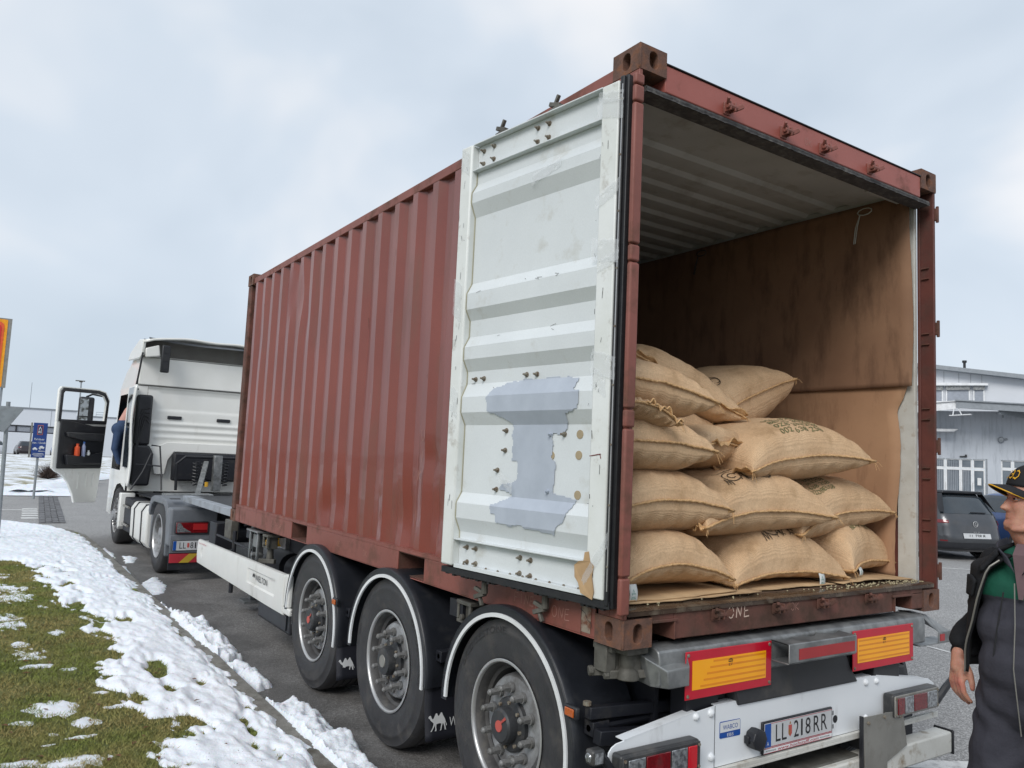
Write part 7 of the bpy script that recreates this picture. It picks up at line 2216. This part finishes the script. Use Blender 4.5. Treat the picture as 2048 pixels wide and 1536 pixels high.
for k in range(900):
    a = rdb.uniform(0, 6.28); el = rdb.uniform(.12, 1.5)
    d = Vector((math.cos(a) * math.cos(el), math.sin(a) * math.cos(el), math.sin(el)))
    ln_ = rdb.uniform(.45, .95) * (.56 + .2 * math.cos(el))
    p0 = Vector((bx, by, .12)) + d * rdb.uniform(0, .2)
    p1 = p0 + d * ln_ + Vector((rdb.uniform(-.08, .08), rdb.uniform(-.08, .08), rdb.uniform(-.05, .05)))
    s_ = d.orthogonal().normalized() * .006
    t_ = d.cross(s_).normalized() * .006
    twig.add([p0 - s_, p0 + s_, p1], [(0, 1, 2)]).add([p0 - t_, p0 + t_, p1], [(0, 1, 2)])
    for q in range(3):
        c_ = p0.lerp(p1, rdb.uniform(.5, 1)); l_ = Vector((rdb.uniform(-1, 1), rdb.uniform(-1, 1), rdb.uniform(-.3, 1))) * .05
        twig.add([c_, c_ + l_ + s_, c_ + l_ - s_], [(0, 1, 2)])
BU = thing('bush', 'dark leafless rounded bush on the snowy verge left of the blue sign', 'bush', (bx, by, .1))
twig.build('twigs', mat('dark_twigs', srgb(74, 60, 56), .9, col2=srgb(96, 80, 70), nscale=3), BU, fixn=False, smooth=False)
MB().tube([(bx, by, .05), (bx + .02, by, .3), (bx, by + .02, .5)], [.04, .03, .01], 6).build('stem', MATS['dark_twigs'], BU)
# a broken reed on the road
tag(MB().tube([(-.228, 2.415, .008), (-.17, 2.37, .010), (-.125, 2.324, .008)], .004, 6).build('reed_stalk', MATS['light_reed'] if 'light_reed' in MATS else mat('light_reed', srgb(160, 146, 120), .8)), 'dry pale stalk lying on the wet road beside the middle trailer wheel', 'stalk')
# ================================================================== people
def capsule(mb, p, q, r0, r1, n=14, sq=None):
    p, q = Vector(p), Vector(q); d = (q - p)
    L_c = max(d.length, 1e-5); d.normalize()
    prof = []
    for k in range(5): t = R(-90 + 90 * k / 5); prof.append((r0 * math.cos(t), r0 * math.sin(t)))
    prof.append((r0, 0))
    prof.append((r1, L_c))
    for k in range(1, 6): t = R(90 * k / 5); prof.append((max(r1 * math.cos(t), 1e-4), L_c + r1 * math.sin(t)))
    prof[0] = (1e-4, -r0)
    m0 = len(mb.v)
    mb.lathe(prof, p, d, n)
    m1 = len(mb.v)
    k_ = len(prof)
    mb.f.append(tuple(m0 + i for i in range(n))[::-1]); mb.f.append(tuple(m0 + (k_ - 1) * n + i for i in range(n)))
    if sq:
        c, s = Vector(sq[0]), sq[1]
        for i in range(m0, m1):
            v = Vector(mb.v[i]) - c
            mb.v[i] = (c.x + v.x * s[0], c.y + v.y * s[1], c.z + v.z * s[2])
    return mb
def ellipsoid(mb, c, r, n=18):
    m0 = len(mb.v)
    mb.lathe([(max(math.cos(R(t)), 1e-4), math.sin(R(t))) for t in range(-90, 91, 15)], (0, 0, 0), (0, 0, 1), n)
    for i in range(m0, len(mb.v)):
        v = mb.v[i]; mb.v[i] = (c[0] + v[0] * r[0], c[1] + v[1] * r[1], c[2] + v[2] * r[2])
    mb.f.append(tuple(m0 + i for i in range(n))[::-1]); mb.f.append(tuple(len(mb.v) - n + i for i in range(n)))
    return mb
def blob(mb, name, mats, parent, voxel, smooth_it=4, disp=None, matf=None):
    import bmesh
    me = mb.mesh(name + '_src', smooth=False)
    bm = bmesh.new(); bm.from_mesh(me); bmesh.ops.recalc_face_normals(bm, faces=bm.faces); bm.to_mesh(me); bm.free()
    ob = bpy.data.objects.new(name, me); COL.objects.link(ob)
    r = ob.modifiers.new('r', 'REMESH'); r.mode = 'VOXEL'; r.voxel_size = voxel; r.use_smooth_shade = True
    s = ob.modifiers.new('s', 'SMOOTH'); s.factor = .5; s.iterations = smooth_it
    dg = bpy.context.evaluated_depsgraph_get(); dg.update()
    me2 = bpy.data.meshes.new_from_object(ob.evaluated_get(dg))
    ob.modifiers.clear(); ob.data = me2; me2.name = name
    bpy.data.meshes.remove(me)
    if disp:
        for v in me2.vertices: v.co = disp(v.co, v.normal)
    me2.polygons.foreach_set('use_smooth', [True] * len(me2.polygons))
    me2.materials.clear()
    for m in mats: me2.materials.append(m)
    if matf:
        for p_ in me2.polygons: p_.material_index = matf(p_.center)
    ob.parent = parent
    return ob
M_skin = mat('skin', srgb(192, 144, 122), .55, col2=srgb(176, 120, 102), nscale=22, sss=.25, dirt=srgb(190, 108, 96), dscale=9, dlo=.55, dhi=.8, bump=.0008, bscale=160, fine=.05, fscale=200)
M_jacket = mat('black_work_jacket', srgb(36, 37, 40), .9, col2=srgb(28, 29, 32), nscale=9, bump=.006, bscale=22, fine=.15, fscale=250, spec=.25)
M_overall = mat('dark_grey_overall', srgb(62, 62, 70), .85, col2=srgb(54, 54, 62), nscale=6, bump=.006, bscale=14, fine=.1, fscale=300, spec=.25)
M_green = mat('green_yoke', srgb(10, 86, 66), .85, col2=srgb(8, 74, 58), nscale=9, bump=.003, bscale=20)
M_cap = mat('black_cap', srgb(26, 26, 30), .85, fine=.1)
M_yel = mat('yellow_embroidery', srgb(222, 168, 40), .7)
M_hair = mat('grey_hair', srgb(128, 122, 116), .8)
M_eyew = mat('eye_white', srgb(200, 196, 192), .3)
M_eyed = mat('eye_dark', (.02, .025, .03), .2)
M_under = mat('mauve_undershirt', srgb(110, 88, 92), .9)
M_boot = mat('black_boot', srgb(30, 28, 26), .6)

PM = thing('person', 'man in black jacket, green and grey overall and black cap looking at the sacks', 'person', (1.119, -1.048, 0), rz=R(93))
# local frame: +x his right, +y his front
TILT = Matrix.Rotation(R(7), 4, 'X')
HEADM = Matrix.Translation((0.0, .045, 1.572)) @ Matrix.Rotation(R(-50), 4, 'Z') @ Matrix.Rotation(R(10), 4, 'X') @ Matrix.Scale(1.04, 4)
hz = [0, .012, .03, .048, .06, .075, .09, .105, .125, .15, .18, .205, .225, .236]
hyf = [.058, .078, .084, .080, .080, .081, .083, .084, .082, .092, .090, .074, .046, .012]
hyb = [-.030, -.05, -.066, -.078, -.084, -.090, -.095, -.099, -.102, -.106, -.104, -.088, -.055, -.012]
hw = [.028, .046, .058, .063, .066, .069, .071, .073, .075, .077, .075, .062, .040, .010]
def interp(z, T):
    for i in range(len(hz) - 1):
        if hz[i] <= z <= hz[i + 1]:
            t = (z - hz[i]) / (hz[i + 1] - hz[i]); t = t * t * (3 - 2 * t)
            return T[i] + (T[i + 1] - T[i]) * t
    return T[-1]
def g_(x, s): return math.exp(-(x / s) ** 2)
def head_pt(th, z):
    yf, yb_, w = interp(z, hyf), interp(z, hyb), interp(z, hw)
    c, s = math.cos(th), math.sin(th)
    yc, hy = (yf + yb_) / 2, (yf - yb_) / 2
    n = 2 / 2.35
    x = w * math.copysign(abs(c) ** n, c); y = yc + hy * math.copysign(abs(s) ** n, s)
    fr = max(0, s)
    if fr > 0:
        d = 0
        # nose: bridge down to the tip
        if .066 < z < .135:
            t = (z - .076) / .05
            amp = .029 * (1 - max(0, min(1, t)) ** .8) + .004 if z >= .076 else .033 * max(0, (z - .066) / .010)
            wd = .011 + .005 * g_(z - .080, .010)
            d += amp * g_(x, wd)
        d += .0055 * g_(z - .060, .0045) * g_(x, .024) + .0065 * g_(z - .0505, .0045) * g_(x, .020)
        d -= .004 * g_(z - .0555, .0022) * g_(x, .028)
        d -= .004 * g_(z - .040, .005) * g_(x, .02)
        d += .008 * g_(z - .018, .012) * g_(x, .020)
        d += .006 * g_(z - .136, .007) * (g_(abs(x) - .03, .02) + .5 * g_(x, .02))
        d -= .013 * g_(z - .118, .010) * g_(abs(x) - .031, .014)
        d += .007 * g_(z - .088, .015) * g_(abs(x) - .043, .016)
        d -= .003 * g_(z - .064, .010) * g_(abs(x) - .034, .006)
        y += d * fr
    return HEADM @ Vector((x, y, z))
skin = MB()
nth, nzz = 120, 120
for j in range(nzz + 1):
    z = .236 * j / nzz
    for i in range(nth): skin.v.append(tuple(head_pt(2 * math.pi * i / nth, z)))
for j in range(nzz):
    for i in range(nth):
        a, b = j * nth + i, j * nth + (i + 1) % nth
        skin.f.append((a, b, b + nth, a + nth))
skin.f.append(tuple(range(nth))[::-1]); skin.f.append(tuple(nzz * nth + i for i in range(nth)))
for s in (-1, 1):
    e0 = HEADM @ Vector((s * .074, -.006, .085)); e1 = HEADM @ Vector((s * .080, -.016, .125))
    capsule(skin, e0, e1, .010, .013)
    capsule(skin, HEADM @ Vector((s * .058, .020, .022)), HEADM @ Vector((s * .030, .062, .012)), .014, .014)
# neck with double chin, torso, limbs
capsule(skin, (0, -.01, 1.44), (0, .01, 1.60), .068, .060)
capsule(skin, HEADM @ Vector((0, .03, .012)), (0, .02, 1.53), .040, .05)
capsule(skin, (-.10, -.02, 1.36), (.10, -.02, 1.36), .08, .08)
capsule(skin, (0, -.01, 1.42), (0, .0, 1.0), .09, .10)
capsule(skin, (.14, -.03, 1.42), (.235, -.19, 1.22), .055, .046)
capsule(skin, (.235, -.19, 1.22), (.272, -.02, 1.085), .044, .030)
capsule(skin, (-.13, -.03, 1.42), (-.24, -.06, 1.16), .055, .046)
capsule(skin, (-.24, -.06, 1.16), (-.25, .06, .93), .044, .03)
for s in (-1, 1):
    capsule(skin, (s * .08, 0, .95), (s * .13, .02, .50), .06, .05)
    capsule(skin, (s * .13, .02, .50), (s * .14, -.02, .10), .05, .042)
    capsule(skin, (s * .14, -.03, .05), (s * .15, .13, .04), .040, .030)
def hand(mb, w, d, side, up_, spread=1):
    """relaxed hand: w wrist, d direction of fingers, side = thumb side direction, up_ = back-of-hand normal"""
    w, d, side, up_ = Vector(w), Vector(d).normalized(), Vector(side).normalized(), Vector(up_).normalized()
    P = lambda a, b, c: w + d * a + side * b + up_ * c
    capsule(mb, P(-.02, 0, 0), P(.03, 0, 0), .028, .030)
    for k, (off, ln_) in enumerate(((.030, .95), (.010, 1.05), (-.010, .98), (-.029, .78))):
        capsule(mb, P(.015, off * .7, 0), P(.088, off, .004), .018, .0135)
        a = P(.088, off * 1.08, .004); b = a + (d * .96 - up_ * .28).normalized() * .040 * ln_
        c = b + (d * .75 - up_ * .66).normalized() * .026 * ln_; e_ = c + (d * .62 - up_ * .78).normalized() * .020 * ln_
        capsule(mb, a, b, .0118, .0108); capsule(mb, b, c, .0105, .0096); capsule(mb, c, e_, .0094, .0082)
    t0 = P(.018, .026, -.006); t1 = P(.050, .050, -.016); t2 = P(.080, .056, -.022); t3 = P(.103, .055, -.026)
    capsule(mb, t0, t1, .019, .0145); capsule(mb, t1, t2, .0135, .012); capsule(mb, t2, t3, .012, .0095)
hand(skin, (.276, .0, 1.055), (.0, .12, -.97), (-.80, .55, .1), (.55, .80, .15))
hand(skin, (-.25, .07, .90), (0, .18, -.98), (.25, .95, 0), (-.95, .2, 0))
blob(skin, 'body', [M_skin], PM, .0052, 3)
# eyes, brows, mouth line
for s in (-1, 1):
    c = HEADM @ Vector((s * .031, .0665, .1175))
    ellipsoid(mbe := MB(), c, (.0125, .0125, .0115)); L(mbe, 'eye', M_eyew, PM, sharp=180)
    c2 = HEADM @ Vector((s * .031 + .0, .0765, .1175)); ellipsoid(mbe := MB(), c2, (.0055, .0055, .0055)); L(mbe, 'iris', M_eyed, PM, sharp=180)
    L(MB().tube([HEADM @ Vector((s * (.031 - .014), .079, .120)), HEADM @ Vector((s * .031, .0815, .1255)), HEADM @ Vector((s * .046, .073, .121))], .0032, 6), 'eyelid', M_skin, PM)
    L(MB().tube([HEADM @ Vector((s * (.031 - .013), .079, .113)), HEADM @ Vector((s * .031, .080, .1095)), HEADM @ Vector((s * .046, .073, .114))], .0028, 6), 'eyelid', M_skin, PM)
    L(MB().tube([HEADM @ Vector((s * .014, .088, .139)), HEADM @ Vector((s * .030, .089, .143)), HEADM @ Vector((s * .052, .075, .138))], [.003, .0045, .002], 6), 'eyebrow', M_hair, PM)
L(MB().tube([HEADM @ Vector((x_ * .032, .083 - .016 * x_ * x_, .0555 + .005 * x_ * x_)) for x_ in (-1, -.6, -.2, .2, .6, 1)], [.001, .0022, .0024, .0024, .0022, .001], 6), 'mouth_line', mat('mouth_shadow_skin', srgb(120, 62, 60), .6), PM)
# hair at the sides below the cap
hm = MB()
for s in (-1, 1):
    capsule(hm, HEADM @ Vector((s * .070, -.03, .155)), HEADM @ Vector((s * .066, -.055, .10)), .014, .012)
capsule(hm, HEADM @ Vector((-.05, -.09, .12)), HEADM @ Vector((.05, -.09, .12)), .02, .02)
blob(hm, 'hair', [M_hair], PM, .006, 2)
# cap
cp_ = MB()
def capfn(a, b):
    th = a * 2 * math.pi; ph = b * math.pi / 2
    x = .086 * math.cos(th) * math.cos(ph) ** .8; y = -.008 + .108 * math.sin(th) * math.cos(ph) ** .8
    z = .150 + .108 * math.sin(ph) - .010 * math.sin(th) * 0 + (.014 if math.sin(th) > .2 else 0) * (1 - b)
    return HEADM @ Vector((x, y, z))
cap_ = L(cp_.grid(capfn, 48, 16), 'cap', M_cap, PM, sharp=80)
s_ = cap_.modifiers.new('t', 'SOLIDIFY'); s_.thickness = .004
def brimfn(a, b):
    t = (a - .5) * 2
    x = .080 * t * (1 - .10 * b)
    yi = -.008 + .108 * math.sqrt(max(0, 1 - (x / .088) ** 2))
    yo = yi + .056 * (1 - abs(t) ** 2.6)
    y = yi + (yo - yi) * b
    z = .163 - .020 * t * t * (1 + .5 * b) - .010 * b
    return HEADM @ Vector((x, y, z))
br = L(MB().grid(brimfn, 30, 8), 'cap_brim', M_cap, cap_, sharp=80); s_ = br.modifiers.new('t', 'SOLIDIFY'); s_.thickness = .005; s_.offset = 0
L(MB().tube([Vector(brimfn(i / 30, 1.0)) for i in range(31)], .0028, 6), 'brim_piping', M_yel, cap_)
for k, (a0_, a1_) in enumerate(((.335, .300), (.295, .265), (.255, .225), (.215, .19))):
    def q_(u, v, a0_=a0_, a1_=a1_):
        p0 = Vector(capfn(a0_ + (a1_ - a0_) * u, .16 + .22 * v)); c_ = HEADM @ Vector((0, 0, .15))
        return p0 + (p0 - c_).normalized() * .004
    strokes(MB(), [[(.95, .9), (.6, 1), (.1, .75), (.0, .3), (.4, 0), (.95, .1)]] + ([[(0, .5), (.7, .5)]] if k % 2 else []), .16, q_).build('cap_lettering', M_yel, cap_, local=True, smooth=False)
# overall: grey with green shoulders, collar
ov = MB()
capsule(ov, (-.08, .0, 1.36), (.08, .0, 1.36), .115, .115)
capsule(ov, (-.05, .02, 1.22), (.05, .02, 1.22), .138, .138)
capsule(ov, (-.03, .03, 1.08), (.03, .03, 1.08), .152, .152)
capsule(ov, (-.05, .01, .96), (.05, .01, .96), .142, .142)
for s in (-1, 1):
    capsule(ov, (s * .085, .01, .93), (s * .145, .04, .50), .118, .098)
    capsule(ov, (s * .125, .04, .50), (s * .135, -.01, .12), .092, .080)
    capsule(ov, (s * .12, -.02, 1.42), (s * .15, -.08, 1.30), .06, .055)
capsule(ov, (-.04, .0, 1.46), (.04, .0, 1.46), .085, .085)
def ovd(co, n):
    w_ = .007 * math.sin(co.z * 60 + 9 * mn.noise(co * 4)) * mn.noise(co * 6) + .010 * mn.noise(co * 9)
    if co.z < 1.0: w_ += .0035 * math.sin((co.z + abs(co.x) * .8) * 50 + 3 * mn.noise(co * 5))
    return co + n * w_
ovr = blob(ov, 'overall', [M_overall, M_green], PM, .009, 5, ovd, lambda c: 1 if c.z > 1.335 else 0)
# collar and undershirt V
def colf(s):
    def f(a, b):
        t = a
        th = R(100 - s * 0) 
        x = s * (.012 + .085 * math.sin(t * 1.9)) 
        y = .135 - .19 * t ** 1.5
        z = 1.43 + .09 * t ** .6 + .045 * b * (1 - .3 * t)
        return (x + s * .02 * b, y + .01 * (1 - b), z)
    return f
for s in (-1, 1):
    o = L(MB().grid(colf(s), 14, 5), 'collar', M_overall, PM, sharp=180); m_ = o.modifiers.new('t', 'SOLIDIFY'); m_.thickness = .006
L(MB().add([(-.028, .124, 1.50), (.028, .124, 1.50), (.008, .132, 1.34), (-.008, .132, 1.34), (-.026, .09, 1.54), (.026, .09, 1.54)], [(0, 1, 2, 3), (4, 5, 1, 0)]), 'undershirt', M_under, PM)
L(MB().tube([(.010, .160, 1.40), (.006, .172, 1.25), (.004, .197, 1.1), (0, .172, .95), (0, .15, .86)], .0022, 6), 'front_zip', M_greysteel, PM)
L(MB().tube([(.055, .140, 1.36), (.075, .150, 1.22), (.085, .160, 1.12)], .0030, 6), 'seam_line', M_gasket, PM)
# boots
bt = MB()
for s in (-1, 1):
    capsule(bt, (s * .135, -.02, .16), (s * .135, -.03, .06), .058, .055); capsule(bt, (s * .135, -.04, .045), (s * .145, .15, .04), .046, .044)
blob(bt, 'boots', [M_boot], PM, .012, 3)
# jacket: sleeves + open front shell
jk = MB()
capsule(jk, (.130, -.04, 1.425), (.230, -.19, 1.225), .088, .080)
capsule(jk, (.230, -.19, 1.225), (.272, -.045, 1.105), .078, .057)
capsule(jk, (-.155, -.02, 1.435), (-.27, -.06, 1.16), .090, .078)
capsule(jk, (-.27, -.06, 1.16), (-.25, .05, .96), .075, .056)
def jd(co, n):
    w_ = .012 * mn.noise(co * 10) + .007 * math.sin(co.z * 85 + co.y * 50 + 5 * mn.noise(co * 6))
    return co + n * w_
blob(jk, 'sleeve', [M_jacket], PM, .009, 3, jd)
def jshell(a, b):
    # a around: from right front edge through the back to the left front edge
    z = 1.50 - .46 * b
    open_ = 22 + 50 * b ** 1.1
    th = R(90 - open_) - a * R(360 - 2 * open_)
    rx = .205 + .045 * b - .11 * max(0, (.12 - b) / .12) ** 1.5
    ry = .175 + .02 * b - .06 * max(0, (.12 - b) / .12)
    x = rx * math.copysign(abs(math.cos(th)) ** .85, math.cos(th)); y = .0 + ry * math.sin(th)
    q = Vector((x, y, z))
    k = 1 + .05 * mn.noise(q * 5) + .025 * math.sin(th * 9 + z * 8) * b
    return (x * k, y * k, z - .05 * max(0, math.sin(th)) * b)
js = L(MB().grid(jshell, 90, 40), 'jacket', M_jacket, PM, sharp=180)
m_ = js.modifiers.new('t', 'SOLIDIFY'); m_.thickness = .012
# collar of jacket folded out, chest pocket flap, zips
L(MB().grid(lambda a, b: ((.075 + .055 * b + .015 * math.sin(a * 5)), .150 - .14 * a + .012 * b, 1.545 - .04 * (1 - a) - .075 * b * (1 - .3 * a)), 14, 6), 'jacket_collar', M_jacket, js, sharp=180).modifiers.new('t', 'SOLIDIFY').thickness = .012
L(MB().grid(lambda a, b: (-(.075 + .055 * b + .015 * math.sin(a * 5)), .150 - .14 * a + .012 * b, 1.545 - .04 * (1 - a) - .075 * b * (1 - .3 * a)), 14, 6), 'jacket_collar', M_jacket, js, sharp=180).modifiers.new('t', 'SOLIDIFY').thickness = .012
L(MB().grid(lambda a, b: (Vector(jshell(.03 + .11 * a, .22 + .13 * b - .03 * math.sin(a * 3.14) * (1 - b))) * 1.0 + Vector((.004, .016, 0))), 12, 6), 'pocket_flap', M_jacket, js, sharp=180).modifiers.new('t', 'SOLIDIFY').thickness = .008
edge = [Vector(jshell(0, b / 20)) + Vector((-.001, .006, 0)) for b in range(1, 21)]
L(MB().tube(edge, .0035, 6), 'jacket_zip', M_greysteel, js)
L(MB().tube([Vector(jshell(1, b / 20)) + Vector((.001, .006, 0)) for b in range(1, 21)], .0035, 6), 'jacket_zip', M_greysteel, js)

# the second person leaning into the cab
PC = thing('person', 'person in blue jeans and a pink top leaning head first into the truck cab', 'person', (-.22, 13.5, 1.25))
b2 = MB()
capsule(b2, (-.16, 13.50, 2.02), (-.05, 13.50, 2.05), .125, .12)
capsule(b2, (-.16, 13.46, 2.02), (-.20, 13.46, 1.66), .085, .065)
capsule(b2, (-.20, 13.46, 1.66), (-.10, 13.46, 1.38), .060, .045)
capsule(b2, (-.10, 13.58, 2.02), (-.10, 13.6, 1.66), .085, .065)
capsule(b2, (-.10, 13.60, 1.66), (.02, 13.6, 1.38), .060, .045)
capsule(b2, (-.08, 13.5, 2.10), (.02, 13.5, 2.34), .12, .12)
capsule(b2, (.02, 13.5, 2.34), (.20, 13.5, 2.44), .12, .11)
capsule(b2, (.20, 13.5, 2.44), (.36, 13.5, 2.48), .05, .05)
ellipsoid(b2, (.45, 13.5, 2.50), (.10, .085, .11))
for y_ in (13.36, 13.64):
    capsule(b2, (.18, y_, 2.32), (.38, y_, 2.12), .045, .04); capsule(b2, (.38, y_, 2.12), (.58, y_, 2.0), .038, .03); capsule(b2, (.58, y_, 2.0), (.66, y_, 1.98), .03, .02)
for i in range(len(b2.v)): v = b2.v[i]; b2.v[i] = (v[0] + .22, v[1] - 13.5, v[2] - 1.25)
M_jeans = mat('blue_jeans', srgb(52, 72, 104), .85, col2=srgb(40, 58, 88), nscale=9, fine=.1)
M_pink = mat('pale_pink_top', srgb(204, 156, 144), .8)
def pcm(c):
    if c.x > .12 + .0 and c.z > .93: return 1 if c.x < .46 else 2
    return 0
bp = blob(b2, 'body', [M_jeans, M_pink, M_skin], PC, .014, 3, None, lambda c: (0 if (c.z < .93 and c.x < .36) else (1 if c.x < .52 else 2)))
sh = MB()
for x_, y_ in ((-.12, 13.46), (.0, 13.6)):
    capsule(sh, (x_ + .22, y_ - 13.5, .10), (x_ + .22 + .16, y_ - 13.5, .07), .05, .045)
blob(sh, 'shoes', [M_boot], PC, .014, 2)
